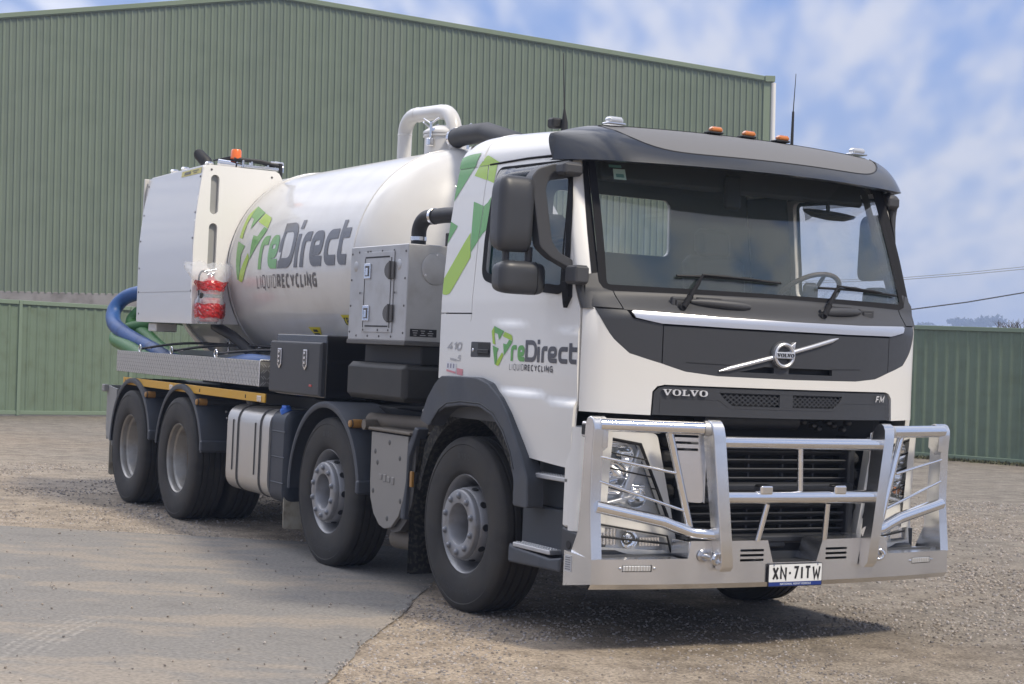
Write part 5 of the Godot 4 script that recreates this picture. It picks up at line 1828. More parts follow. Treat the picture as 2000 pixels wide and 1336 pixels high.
		var cp := rpoly(V2([[0.570, 1.190], [0.780, 1.186], [0.735, 1.02], [0.700, 0.90], [0.665, 0.80], [0.570, 0.795]]), 0.03)
		var sls: Array = []
		for i in 3: sls.append(rpoly(V2([[0.610, 1.140 - i * 0.035], [0.735 - i * 0.008, 1.140 - i * 0.035], [0.735 - i * 0.008, 1.154 - i * 0.035], [0.610, 1.154 - i * 0.035]]), 0.005))
		mb.skin(cp, sls, func(q: Vector2) -> Vector3: return Vector3(1.60 - (q.x - 0.57) * 0.45, q.y, s * q.x), Vector2(0.15, 0.15), 0.006, Vector3(1.0, 1, 0))
		mb.box(Vector3(1.60, 0.99, s * 0.570), Vector3(0.012, 0.39, 0.012), 0.004)
		part("cheek_plate", mb, M.alu, bb)
		# tubes
		mb = MB.new()
		mb.tube([Vector3(1.515, 1.198, s * 1.19), Vector3(1.60, 1.196, s * 0.88), Vector3(1.688, 1.196, s * 0.60)], 0.034, 18)
		var tb := part("top_tube", mb, M.alu_tube, bb)
		mb = MB.new()
		mb.tube([Vector3(1.672, 1.196, s * 0.645), Vector3(1.685, 1.196, s * 0.612)], [0.040, 0.040], 18, false)
		part("weld_bead", mb, M.alu_dull, tb)
		mb = MB.new()
		var lt := [Vector3(1.520, 0.776, s * 1.20), Vector3(1.585, 0.70, s * 0.82), Vector3(1.598, 0.665, s * 0.72), Vector3(1.612, 0.643, s * 0.655), Vector3(1.640, 0.637, s * 0.58), Vector3(1.69, 0.636, s * 0.49)]
		mb.tube(lt, 0.033, 18)
		part("lower_tube", mb, M.alu_tube, bb)
		mb = MB.new()
		mb.tube([Vector3(1.590, 1.172, s * 0.805), Vector3(1.605, 0.655, s * 0.655)], 0.0205, 14)
		part("brace", mb, M.alu_tube, bb)
		for q in [[1.031, 1.185, 0.955, 0.765], [0.905, 1.185, 0.757, 0.70]]:
			mb = MB.new()
			mb.tube([Vector3(1.525, q[0], s * q[1]), Vector3(1.605, q[2], s * q[3])], 0.008, 8)
			part("guard_rod", mb, M.alu_tube, bb)
		# recovery eye
		mb = MB.new()
		var hx := xb(0.578)
		mb.lathe([Vector2(0.0, 0.014), Vector2(0.030, 0.012), Vector2(0.033, 0.0)], Vector3(hx, 0.525, s * 0.605), Vector3.RIGHT, 18)
		mb.tube([Vector3(hx, 0.525, s * 0.60), Vector3(hx + 0.05, 0.520, s * 0.585)], 0.014, 10)
		var pts: Array = []
		for i in 17:
			var a := TAU * i / 16.0
			pts.append(Vector3(hx + 0.062 + 0.012 * cos(a), 0.515 + 0.026 * sin(a), s * (0.562 + 0.026 * cos(a))))
		mb.tube(pts, 0.010, 8, false)
		part("recovery_eye", mb, M.chrome, bb)
		mb = MB.new()
		mb.tube([Vector3(1.70, 0.80, s * 0.208 + 0.018), Vector3(1.672, 0.60, s * 0.230 + 0.030)], 0.017, 12)
		part("strut", mb, M.alu_tube, bb)
		mb = MB.new()
		mb.box(Vector3(1.70, 0.876, s * 0.255), Vector3(0.075, 0.055, 0.088), 0.012)
		part("aerial_bracket", mb, M.alu_tube, bb)
	mb = MB.new()
	mb.tube([Vector3(1.685, 1.125, 0.60), Vector3(1.70, 1.125, 0.0), Vector3(1.685, 1.125, -0.60)], 0.034, 18)
	part("centre_tube", mb, M.alu_tube, bb)
	mb = MB.new()
	mb.tube([Vector3(1.69, 0.836, 0.55), Vector3(1.705, 0.836, 0.0), Vector3(1.69, 0.836, -0.55)], 0.037, 18)
	part("centre_tube", mb, M.alu_tube, bb)
	mb = MB.new()
	mb.tube([Vector3(1.70, 1.11, 0.018), Vector3(1.705, 0.85, 0.010)], 0.017, 12)
	part("strut", mb, M.alu_tube, bb)
	# compliance sticker on the bumper end
	mb = MB.new()
	mb.box(Vector3(1.372, 0.465, 1.2585), Vector3(0.055, 0.085, 0.003), 0.0, Basis(Vector3.UP, 0.12))
	var sk := part("compliance_sticker", mb, mat(lin(0.5, 0.5, 0.5), 0.4), bb)
	mb = MB.new()
	for i in 6: mb.box(Vector3(1.372, 0.495 - i * 0.012, 1.2605), Vector3(0.042, 0.004, 0.002), 0.0, Basis(Vector3.UP, 0.12))
	part("sticker_print", mb, mat(lin(0.12, 0.12, 0.13), 0.4), sk)
	# number plate
	mb = MB.new()
	mb.prism(rpoly(V2([[-0.186, 0.352], [0.186, 0.352], [0.186, 0.476], [-0.186, 0.476]]), 0.008), Vector3(1.687, 0, 0.004), Vector3(0, 0, -1), Vector3.UP, Vector3.RIGHT, -0.004, 0.003, 0.001)
	var np := part("number_plate", mb, M.plate_edge, T)
	mb = MB.new()
	mb.prism(rpoly(V2([[-0.182, 0.378], [0.182, 0.378], [0.182, 0.472], [-0.182, 0.472]]), 0.005), Vector3(1.687, 0, 0.004), Vector3(0, 0, -1), Vector3.UP, Vector3.RIGHT, 0.002, 0.0045, 0.0008)
	part("plate_face", mb, M.plate, np)
	mb = MB.new()
	mb.prism(PV([[-0.182, 0.356], [0.182, 0.356], [0.182, 0.377], [-0.182, 0.377]]), Vector3(1.687, 0, 0.004), Vector3(0, 0, -1), Vector3.UP, Vector3.RIGHT, 0.002, 0.0045, 0.0008)
	part("plate_band", mb, mat(lin(0.012, 0.035, 0.20), 0.4), np)
	mb = MB.new()
	var pf := func(q: Vector2) -> Vector3: return Vector3(1.692, q.y, 0.004 - q.x)
	var ib := Vector3(0, 0.4, 0)
	pen_text(mb, "XN", -0.160, -0.062, 0.388, 0.074, 0.0125, pf, ib, 0.001, 0.3)
	pen_text(mb, "7", -0.018, 0.020, 0.388, 0.074, 0.0125, pf, ib, 0.001)
	pen_text(mb, "I", 0.036, 0.050, 0.388, 0.074, 0.0125, pf, ib, 0.001)
	pen_text(mb, "TW", 0.062, 0.172, 0.388, 0.074, 0.0120, pf, ib, 0.001, 0.28)
	mb.stroke([Vector2(-0.046, 0.425), Vector2(-0.034, 0.425)], 0.012, pf, ib, 0.001)
	part("plate_lettering", mb, M.black, np)
	mb = MB.new()
	mb = MB.new()
	for z in [0.155, -0.147]:
		mb.lathe([Vector2(0, 0.004), Vector2(0.005, 0.003), Vector2(0.006, 0)], Vector3(1.6905, 0.468, z), Vector3.RIGHT, 8)
	part("plate_bolt", mb, M.chrome, np)
	letters("band_lettering", text_mesh("NATIONAL HEAVY VEHICLE", "Droid Sans", 0.011, 0.001), mat(lin(0.5, 0.55, 0.65), 0.5), np, Vector3(1.6925, 0.367, 0.004), Vector3(0, 0, -1), Vector3.UP, 1.1)

func make_nose(T: Node3D) -> void:
	# dark bumper body, slatted intakes, headlights
	var mb := MB.new()
	mb.box(Vector3(1.18, 0.80, 0), Vector3(0.06, 0.90, 1.9), 0.01)
	mb.box(Vector3(1.15, 1.215, 0), Vector3(0.10, 0.07, 2.0), 0.01)
	part("nose_backing", mb, M.black, T)
	mb = MB.new()
	mb.tube([Vector3(1.35, 1.235, 0.44), Vector3(1.35, 1.235, -0.22)], 0.055, 14)
	part("intercooler_pipe", mb, M.trim_dark, T)
	mb = MB.new()
	for i in 7: mb.box(Vector3(1.33 + 0.02 * (i % 2), 1.225 - 0.018 * (i % 3), -0.30 - i * 0.055), Vector3(0.05, 0.03, 0.035), 0.01)
	part("engine_fittings", mb, M.steel_dark, T)
	for blk in [[1.075, 0.885, 4], [0.775, 0.60, 4]]:
		var g := MB.new()
		var yt: float = blk[0]
		var yb: float = blk[1]
		g.box(Vector3(1.40, (yt + yb) * 0.5, 0.575), Vector3(0.10, yt - yb + 0.06, 0.05), 0.012)
		g.box(Vector3(1.40, (yt + yb) * 0.5, -0.575), Vector3(0.10, yt - yb + 0.06, 0.05), 0.012)
		g.box(Vector3(1.41, yb - 0.02, 0), Vector3(0.12, 0.05, 1.16), 0.015)
		g.box(Vector3(1.41, yt + 0.025, 0), Vector3(0.12, 0.035, 1.16), 0.012)
		for z in [0.34, 0.12, -0.12, -0.34]: g.box(Vector3(1.375, (yt + yb) * 0.5, z), Vector3(0.03, yt - yb, 0.016), 0.004)
		var go := part("intake_grille", g, M.trim_dark, T)
		for i in blk[2]:
			g = MB.new()
			g.box(Vector3(1.40, lerpf(yt - 0.02, yb + 0.02, i / float(blk[2] - 1)), 0), Vector3(0.05, 0.012, 1.12), 0.004, Basis(Vector3.BACK, 0.5))
			part("slat", g, M.trim_dark, go)
	mb = MB.new()
	mb.box(Vector3(1.40, 0.83, 0), Vector3(0.10, 0.09, 1.2), 0.02)
	mb.box(Vector3(1.34, 0.50, 0), Vector3(0.14, 0.13, 1.2), 0.02)
	mb.box(Vector3(1.43, 0.555, 0.0), Vector3(0.06, 0.05, 0.22), 0.01)
	part("bumper_beam", mb, M.trim_dark, T)
	for s in [1.0, -1.0]:
		# rubber bellows beside the lamps
		mb = MB.new()
		for i in 7: mb.box(Vector3(1.31, 0.56 + i * 0.092, s * 0.645), Vector3(0.16, 0.075, 0.10), 0.025)
		part("bellows", mb, M.rubber, T)
		var fnh := func(q: Vector2) -> Vector3:
			var a: float = q.x
			return Vector3(1.432 - 0.42 * pow(max(0.0, a - 0.62), 2.0) - 0.05 * (q.y - 0.8), q.y, s * a)
		var ih := Vector3(0.8, 0.8, 0)
		# painted surround
		mb = MB.new()
		mb.skin(rpoly(V2([[1.165, 1.165], [0.755, 1.150], [0.615, 0.52], [0.66, 0.50], [1.16, 0.52]]), 0.03), [PV([[1.148, 1.130], [0.855, 1.085], [0.690, 0.700], [1.138, 0.805]]), PV([[1.12, 0.662], [0.705, 0.598], [0.682, 0.528], [1.115, 0.545]])], fnh, Vector2(0.06, 0.08), 0.05, ih)
		part("headlight_surround", mb, M.paint, T)
		# lamp bucket, reflectors, lens
		mb = MB.new()
		mb.skin(PV([[1.15, 1.135], [0.855, 1.09], [0.686, 0.695], [1.14, 0.80]]), [], fnh, Vector2(0.06, 0.08), 0.0, ih, -0.075)
		var hl := part("headlight", mb, M.lamp_silver, T)
		for q in [[1.06, 1.05, 0.066], [0.93, 1.03, 0.050], [1.00, 0.925, 0.080], [1.06, 0.83, 0.045], [0.86, 0.805, 0.050]]:
			mb = MB.new()
			var c: Vector3 = fnh.call(Vector2(q[0], q[1])) + Vector3(-0.02, 0, 0)
			var rr: float = q[2]
			mb.lathe([Vector2(rr, 0.0), Vector2(rr * 0.9, -0.02), Vector2(rr * 0.6, -0.045), Vector2(rr * 0.25, -0.06), Vector2(0.0, -0.062)], c, Vector3(1, 0, s * 0.35), 24)
			mb.lathe([Vector2(rr * 1.06, 0.004), Vector2(rr * 1.08, 0.0), Vector2(rr, -0.004)], c, Vector3(1, 0, s * 0.35), 24)
			mb.lathe([Vector2(0.0, 0.012), Vector2(rr * 0.22, 0.006), Vector2(rr * 0.3, -0.02), Vector2(rr * 0.2, -0.05)], c + Vector3(-0.02, 0, 0), Vector3(1, 0, s * 0.35), 14)
			part("reflector", mb, M.mirror, hl)
		# fluted reflectors above and below the main bowl
		mb = MB.new()
		for q in [[0.90, 1.13, 1.075, 1.125, 5], [0.80, 1.13, 0.825, 0.865, 4], [0.87, 0.93, 0.90, 1.04, 9]]:
			for i in q[4]:
				var y := lerpf(q[2], q[3], float(i) / (q[4] - 1))
				mb.tube([fnh.call(Vector2(q[0], y)) + Vector3(-0.048, 0, 0), fnh.call(Vector2((q[0] + q[1]) * 0.5, y)) + Vector3(-0.042, 0, 0), fnh.call(Vector2(q[1], y)) + Vector3(-0.048, 0, 0)], 0.0095, 8)
		part("fluted_reflector", mb, M.mirror, hl)
		mb = MB.new()
		mb.box(fnh.call(Vector2(0.87, 0.93)) + Vector3(-0.045, 0, 0), Vector3(0.03, 0.34, 0.05), 0.01, Basis(Vector3.RIGHT, s * -0.38))
		mb.box(fnh.call(Vector2(0.94, 0.795)) + Vector3(-0.03, 0, 0), Vector3(0.03, 0.02, 0.26), 0.006, Basis(Vector3.RIGHT, s * 0.22))
		mb.box(fnh.call(Vector2(0.98, 0.905)) + Vector3(-0.03, 0, 0), Vector3(0.03, 0.012, 0.22), 0.004, Basis(Vector3.RIGHT, s * 0.14))
		part("lamp_divider", mb, M.satin, hl)
		mb = MB.new()
		mb.box(fnh.call(Vector2(1.03, 0.835)) + Vector3(-0.03, 0, 0), Vector3(0.02, 0.045, 0.05), 0.01)
		part("indicator", mb, M.amber, hl)
		mb = MB.new()
		mb.skin(PV([[1.15, 1.135], [0.855, 1.09], [0.686, 0.695], [1.14, 0.80]]), [], fnh, Vector2(0.06, 0.08), 0.0, ih, 0.002)
		part("lamp_lens", mb, M.lens, hl)
		# wire guard over the lamp
		mb = MB.new()
		for q in [[[1.11, 1.135], [0.86, 1.095], [0.685, 0.69]], [[1.10, 1.06], [0.83, 1.01]], [[1.095, 0.975], [0.80, 0.92]], [[1.09, 0.875], [0.73, 0.79]], [[1.085, 0.79], [0.685, 0.69]], [[0.80, 0.86], [0.76, 0.855], [0.72, 0.76]]]:
			var w: Array = []
			for e in q: w.append(fnh.call(Vector2(e[0], e[1])) + Vector3(0.02, 0, 0))
			mb.tube(w, 0.005, 6)
		part("lamp_guard", mb, M.black, hl)
		# dark rubber round the lens
		mb = MB.new()
		var lr: Array = V2([[1.15, 1.135], [0.855, 1.09], [0.686, 0.695], [1.14, 0.80]])
		mb.stroke(lr, 0.016, fnh, ih, 0.003, true)
		part("lens_seal", mb, M.seal, hl)
		# fog lamp
		mb = MB.new()
		mb.skin(PV([[1.13, 0.67], [0.70, 0.603], [0.677, 0.523], [1.125, 0.54]]), [], fnh, Vector2(0.1, 0.1), 0.0, ih, -0.05)
		var fg := part("fog_lamp", mb, M.lamp_silver, T)
		mb = MB.new()
		mb.lathe([Vector2(0.048, 0.0), Vector2(0.04, -0.02), Vector2(0.0, -0.035)], fnh.call(Vector2(0.90, 0.585)) + Vector3(-0.012, 0, 0), Vector3(1, 0, s * 0.3), 18)
		for i in 9: mb.tube([fnh.call(Vector2(0.97 + i * 0.018, 0.555)) + Vector3(-0.03, 0, 0), fnh.call(Vector2(0.97 + i * 0.018, 0.640)) + Vector3(-0.03, 0, 0)], 0.009, 8)
		for i in 7: mb.tube([fnh.call(Vector2(0.72 + i * 0.018, 0.550)) + Vector3(-0.03, 0, 0), fnh.call(Vector2(0.72 + i * 0.018, 0.595)) + Vector3(-0.03, 0, 0)], 0.009, 8)
		part("reflector", mb, M.mirror, fg)
		mb = MB.new()
		mb.skin(PV([[1.13, 0.67], [0.70, 0.603], [0.677, 0.523], [1.125, 0.54]]), [], fnh, Vector2(0.1, 0.1), 0.0, ih, 0.001)
		part("lamp_lens", mb, M.lens, fg)
		mb = MB.new()
		for q in [[[1.07, 0.665], [0.695, 0.607], [0.67, 0.52]], [[1.065, 0.60], [0.69, 0.565]]]:
			var w: Array = []
			for e in q: w.append(fnh.call(Vector2(e[0], e[1])) + Vector3(0.015, 0, 0))
			mb.tube(w, 0.006, 6)
		part("lamp_guard", mb, M.black, fg)
		mb = MB.new()
		mb.box(Vector3(1.34, 0.505, s * 0.9), Vector3(0.14, 0.05, 0.42), 0.02)
		part("lamp_sill", mb, M.trim_dark, T)

func tyre_mesh(rear: bool) -> MB:
	var mb := MB.new()
	var p: Array = [Vector2(0.290, -0.105), Vector2(0.300, -0.128), Vector2(0.325, -0.139), Vector2(0.365, -0.145), Vector2(0.41, -0.1475), Vector2(0.445, -0.146), Vector2(0.470, -0.141), Vector2(0.474, -0.1445), Vector2(0.484, -0.142), Vector2(0.500, -0.135), Vector2(0.514, -0.127), Vector2(0.5195, -0.117)]
	for g in [-0.076, -0.026, 0.026, 0.076]:
		p.append_array([Vector2(0.5225, g - 0.0085), Vector2(0.506, g - 0.0065), Vector2(0.506, g + 0.0065), Vector2(0.5225, g + 0.0085)])
	p.append_array([Vector2(0.5195, 0.117), Vector2(0.514, 0.127), Vector2(0.500, 0.135), Vector2(0.484, 0.142), Vector2(0.474, 0.1445), Vector2(0.470, 0.141), Vector2(0.445, 0.146), Vector2(0.41, 0.1475), Vector2(0.365, 0.145), Vector2(0.325, 0.139), Vector2(0.300, 0.128), Vector2(0.290, 0.105)])
	mb.lathe(p, Vector3.ZERO, Vector3.BACK, 72, 0, TAU, false, 0.72)
	# weight on the ground: flatten and bulge the contact patch
	for i in mb.p.size():
		var v := mb.p[i]
		if v.y < -0.40:
			var k := sstep(-0.40, -0.515, v.y)
			v.z *= 1.0 + 0.05 * k
			v.y = max(v.y, -0.5135)
			mb.p[i] = v
	return mb

var WM := {}
func wheel(T: Node3D, x: float, zf: float, s: float, kind: String) -> void:
	# zf: rim flange plane; kind front / dual / inner
	var w := holder("wheel", T)
	w.position = Vector3(x, 0.515, s * (zf - 0.12))
	if s < 0: w.rotation.y = PI
	if not WM.has("tyre"): WM["tyre"] = tyre_mesh(false).mesh()
	part("tyre", WM["tyre"], M.rubber_tyre, w)
	var mb := MB.new()
	if kind == "front":
		if not WM.has("rimf"):
			mb.lathe([Vector2(0.288, 0.100), Vector2(0.2985, 0.112), Vector2(0.2985, 0.120), Vector2(0.293, 0.123), Vector2(0.285, 0.116), Vector2(0.278, 0.095), Vector2(0.266, 0.075), Vector2(0.262, 0.02), Vector2(0.258, -0.05), Vector2(0.250, -0.075)], Vector3.ZERO, Vector3.BACK, 56)
			WM["rimf"] = mb.mesh()
			mb = MB.new()
			mb.lathe([Vector2(0.252, -0.07), Vector2(0.240, -0.055), Vector2(0.232, -0.03), Vector2(0.227, 0.02), Vector2(0.222, 0.075), Vector2(0.217, 0.12), Vector2(0.212, 0.128), Vector2(0.207, 0.129), Vector2(0.207, 0.155), Vector2(0.202, 0.163), Vector2(0.195, 0.166), Vector2(0.135, 0.166), Vector2(0.126, 0.163), Vector2(0.116, 0.145), Vector2(0.104, 0.02), Vector2(0.100, -0.02)], Vector3.ZERO, Vector3.BACK, 56)
			WM["disc"] = mb.mesh()
			mb = MB.new()
			mb.lathe([Vector2(0.106, 0.0), Vector2(0.085, 0.01), Vector2(0.07, 0.04), Vector2(0.03, 0.045), Vector2(0.0, 0.045)], Vector3.ZERO, Vector3.BACK, 30)
			WM["hub"] = mb.mesh()
			mb = MB.new()
			for i in 10:
				var a := TAU * (i + 0.5) / 10.0
				var d := Vector3(cos(a), sin(a), 0)
				mb.lathe([Vector2(0.024, 0.0), Vector2(0.023, 0.004), Vector2(0.017, 0.006)], d * 0.1675 + Vector3(0, 0, 0.165), Vector3.BACK, 6, 0, TAU, false, 2.0)
				mb.lathe([Vector2(0.017, 0.004), Vector2(0.0165, 0.012), Vector2(0.012, 0.018), Vector2(0.006, 0.020), Vector2(0, 0.020)], d * 0.1675 + Vector3(0, 0, 0.165), Vector3.BACK, 12)
			WM["nuts"] = mb.mesh()
			mb = MB.new()
			for i in 10:
				var a := TAU * i / 10.0
				var d := Vector3(cos(a), sin(a), 0)
				var nn := (d * 0.99 + Vector3(0, 0, 0.10)).normalized()
				mb.lathe([Vector2(0.0, 0.001), Vector2(0.017, 0.001), Vector2(0.019, 0.003), Vector2(0.022, 0.0)], d * 0.2205 + Vector3(0, 0, 0.097), nn, 16)
			WM["vents"] = mb.mesh()
		part("rim", WM["rimf"], M.rim, w)
		var dc := part("wheel_disc", WM["disc"], M.rim, w)
		part("hub", WM["hub"], M.steel_dark, w)
		part("wheel_nuts", WM["nuts"], M.rim_nut, w)
		part("hand_holes", WM["vents"], M.black, w)
	else:
		if not WM.has("rimr"):
			mb.lathe([Vector2(0.288, 0.100), Vector2(0.2985, 0.112), Vector2(0.2985, 0.120), Vector2(0.293, 0.123), Vector2(0.285, 0.116), Vector2(0.281, 0.108), Vector2(0.278, 0.070), Vector2(0.262, 0.062), Vector2(0.257, 0.055), Vector2(0.252, -0.01), Vector2(0.246, -0.02), Vector2(0.240, -0.085)], Vector3.ZERO, Vector3.BACK, 56)
			WM["rimr"] = mb.mesh()
			mb = MB.new()
			mb.lathe([Vector2(0.250, -0.075), Vector2(0.235, -0.092), Vector2(0.215, -0.10), Vector2(0.12, -0.10), Vector2(0.118, -0.03), Vector2(0.108, 0.0), Vector2(0.0, 0.0)], Vector3.ZERO, Vector3.BACK, 48)
			WM["discr"] = mb.mesh()
			mb = MB.new()
			for i in 10:
				var a := TAU * (i + 0.5) / 10.0
				mb.lathe([Vector2(0.017, 0.0), Vector2(0.0165, 0.022), Vector2(0.008, 0.03), Vector2(0, 0.03)], Vector3(cos(a), sin(a), 0) * 0.1675 + Vector3(0, 0, -0.10), Vector3.BACK, 10)
			WM["nutsr"] = mb.mesh()
		part("rim", WM["rimr"], M.rim_rear, w)
		if kind == "dual":
			part("wheel_disc", WM["discr"], M.rim_dusty, w)
			part("wheel_nuts", WM["nutsr"], M.rim_nut, w)
	if s > 0 and kind == "front":
		# moulded lettering on the sidewall
		mb = MB.new()
		var sv := func(a0: float, q: Vector2) -> Vector3:
			var a: float = a0 - q.x / 0.40
			var r: float = 0.385 + q.y
			return Vector3(cos(a) * r, sin(a) * r, 0.1462 - abs(r - 0.41) * 0.02)
		pen_text(mb, "R150", -0.075, 0.075, 0.0, 0.036, 0.008, func(q: Vector2) -> Vector3: return sv.call(PI * 0.5, q), Vector3(0, 0, -1), 0.0015, 0.5)
		var sv2 := func(q: Vector2) -> Vector3:
			var a: float = -PI * 0.5 - 0.12 + q.x / 0.40
			var r: float = 0.425 - q.y
			return Vector3(cos(a) * r, sin(a) * r, 0.1462 - abs(r - 0.41) * 0.02)
		pen_text(mb, "BRIDGESTONE", -0.19, 0.19, 0.0, 0.036, 0.008, sv2, Vector3(0, 0, -1), 0.0015, 0.4)
		part("sidewall_lettering", mb, M.rubber_raised, w)

func fender_ring(mb: MB, x: float, r: float, a0: float, a1: float, zi: float, zo: float) -> void:
	mb.lathe([Vector2(r - 0.035, 0.0), Vector2(r - 0.003, -0.006), Vector2(r, -0.03), Vector2(r - 0.004, -(zo - zi) + 0.02), Vector2(r - 0.03, -(zo - zi)), Vector2(r - 0.042, -(zo - zi)), Vector2(r - 0.014, -(zo - zi) + 0.025), Vector2(r - 0.012, -0.03), Vector2(r - 0.018, -0.012), Vector2(r - 0.045, -0.008)], Vector3(x, 0.515, zo), Vector3.BACK, 36, a0, a1, true, 0.6)

func make_chassis(T: Node3D) -> void:
	var mb := MB.new()
	for s in [1.0, -1.0]:
		mb.box(Vector3(-3.1, 0.88, s * 0.42), Vector3(8.4, 0.27, 0.07), 0.008)
	for x in [-6.9, -5.75, -4.3, -3.2, -1.2, 0.6]: mb.box(Vector3(x, 0.88, 0), Vector3(0.10, 0.2, 0.8), 0.008)
	mb.box(Vector3(0.35, 0.85, 0), Vector3(1.5, 0.6, 0.7), 0.05)
	mb.box(Vector3(-1.1, 0.80, 0), Vector3(1.4, 0.5, 0.5), 0.06)
	mb.box(Vector3(-3.9, 1.08, 0), Vector3(6.2, 0.10, 1.7), 0.01)
	part("chassis_frame", mb, M.black, T)
	mb = MB.new()
	for x in [0.0, -2.035]: mb.box(Vector3(x, 0.50, 0), Vector3(0.14, 0.14, 1.8), 0.03)
	for x in [-5.05, -6.446]:
		mb.tube([Vector3(x, 0.515, 0.9), Vector3(x, 0.515, -0.9)], 0.085, 14)
		mb.lathe([Vector2(0, -0.24), Vector2(0.15, -0.2), Vector2(0.22, 0.0), Vector2(0.15, 0.2), Vector2(0, 0.24)], Vector3(x, 0.53, 0), Vector3.RIGHT, 20)
	mb.tube([Vector3(-1.6, 0.72, 0), Vector3(-5.0, 0.60, 0)], 0.06, 12)
	part("axles", mb, M.steel_dark, T)
	for s in [1.0, -1.0]:
		wheel(T, 0.0, 1.1385, s, "front")
		wheel(T, -2.035, 1.1385, s, "front")
		for x in [-5.052, -6.446]:
			wheel(T, x, 1.2297, s, "dual")
			wheel(T, x, 0.885, s, "inner")
	# mudguards of the second axle and the rear pair
	for q in [[-2.035, 0.632, -1.45, 1.62, 0.80, 1.20], [-5.052, 0.635, -1.42, 1.42, 0.72, 1.245], [-6.446, 0.635, -1.40, 1.55, 0.72, 1.245]]:
		mb = MB.new()
		fender_ring(mb, q[0], q[1], q[2], q[3], q[4], q[5])
		var f := part("mudguard", mb, M.fender, T)
		part("mudguard", mb.mirrored(), M.fender, T)
		mb = MB.new()
		mb.tube([Vector3(q[0] + 0.42, 1.015, q[5] - 0.02), Vector3(q[0] + 0.42, 1.015, 0.5)], 0.028, 12)
		part("guard_stay", mb, M.trim_dark, f)
		mb = MB.new()
		mb.lathe([Vector2(0, 0.035), Vector2(0.024, 0.03), Vector2(0.03, 0.0), Vector2(0.03, -0.06)], Vector3(q[0] + 0.42, 1.015, q[5] - 0.04), Vector3.BACK, 14)
		part("stay_cap", mb, M.amber_dull, f)
		mb = MB.new()
		mb.box(Vector3(q[0] + 0.615, 0.60 if q[0] > -3 else 0.66, q[5] - 0.22), Vector3(0.05, 0.09, 0.46), 0.012)
		part("guard_bracket", mb, M.fender, f)
		mb = MB.new()
		for k in 3: mb.lathe([Vector2(0, 0.012), Vector2(0.012, 0.008), Vector2(0.014, 0)], Vector3(q[0] + 0.50 + k * 0.03, 0.94 - k * 0.05, q[5] - 0.25), Vector3(0.8, 0.5, 0.2), 8)
		part("bolt", mb, M.chrome, f)
	# beige mud flaps
	for q in [[-2.70, 0.165, 0.565, 0.84, 1.17], [-7.12, 0.19, 0.56, 0.76, 1.20]]:
		mb = MB.new()
		mb.prism(rpoly(V2([[q[3], q[1]], [q[4], q[1]], [q[4], q[2]], [q[3], q[2]]]), 0.025), Vector3(q[0], 0, 0), Vector3(-0.06, 0, 1).normalized(), Vector3(-0.04, 1, 0), Vector3.RIGHT, -0.006, 0.006, 0.002)
		part("mud_flap", mb, M.flap, T)
		part("mud_flap", mb.mirrored(), M.flap, T)
	# fuel tank, straps, caps, additive tank
	mb = MB.new()
	var tp := rpoly(V2([[0.58, 0.36], [1.20, 0.36], [1.20, 1.035], [0.58, 1.035]]), 0.14)
	mb.prism(tp, Vector3(-3.96, 0, 0), Vector3.BACK, Vector3.UP, Vector3.LEFT, -0.91, 0.02, 0.03)
	var ft := part("fuel_tank", mb, M.tank_alu, T)
	for x in [-3.70, -3.22]:
		mb = MB.new()
		for q in [-0.012, 0.012]:
			var ring: Array = []
			for e in tp: ring.append(Vector3(x + q, lerpf(e.y, 0.7, -0.003), lerpf(e.x, 0.89, -0.003)))
			ring.append(ring[0])
			mb.tube(ring, 0.006, 6, false)
		part("tank_strap", mb, M.tank_seam, ft)
		mb = MB.new()
		mb.box(Vector3(x - 0.11, 0.72, 1.203), Vector3(0.012, 0.40, 0.01), 0.003)
		part("tank_rib", mb, M.steel_dark, ft)
	mb = MB.new()
	mb.lathe([Vector2(0, 0.07), Vector2(0.045, 0.07), Vector2(0.05, 0.06), Vector2(0.05, 0.0)], Vector3(-3.83, 1.02, 1.03), Vector3(0, 1, 0.3), 18)
	mb.box(Vector3(-3.78, 1.085, 1.03), Vector3(0.10, 0.03, 0.03), 0.008)
	part("filler_cap", mb, M.steel_dark, ft)
	mb = MB.new()
	mb.prism(rpoly(V2([[0.60, 0.35], [1.185, 0.35], [1.185, 1.04], [0.60, 1.04]]), 0.10), Vector3(-3.04, 0, 0), Vector3.BACK, Vector3.UP, Vector3.RIGHT, 0.0, 0.30, 0.05)
	for i in 3: mb.box(Vector3(-2.89, 0.50 + i * 0.19, 1.186), Vector3(0.26, 0.012, 0.012), 0.005)
	part("additive_tank", mb, M.plastic_navy, T)
	mb = MB.new()
	mb.lathe([Vector2(0, 0.055), Vector2(0.038, 0.055), Vector2(0.045, 0.04), Vector2(0.045, 0.0)], Vector3(-2.90, 1.01, 1.12), Vector3(0, 1, 0.45), 18)
	mb.box(Vector3(-2.90, 1.065, 1.142), Vector3(0.085, 0.02, 0.022), 0.006)
	part("blue_cap", mb, M.blue_plastic, T)
	# silencer box and tail pipe ahead of the second axle
	mb = MB.new()
	var mp: Array = [[-1.27, 0.985], [-1.265, 0.66], [-1.25, 0.55], [-1.19, 0.45], [-1.10, 0.385], [-1.02, 0.37], [-0.92, 0.39], [-0.82, 0.47], [-0.76, 0.58], [-0.73, 0.70], [-0.725, 0.985]]
	mb.prism(PV(mp), Vector3(0, 0, 1.17), Vector3.RIGHT, Vector3.UP, Vector3.BACK, -0.012, 0.012, 0.004)
	var sil := part("silencer_shield", mb, M.shield, T)
	mb = MB.new()
	mb.prism(PV(mp), Vector3(0, 0, 1.15), Vector3(0.92, 0, 0), Vector3(0, 0.96, 0), Vector3.FORWARD, 0.0, 0.5, 0.02)
	part("silencer_body", mb, M.steel_dark, sil)
	mb = MB.new()
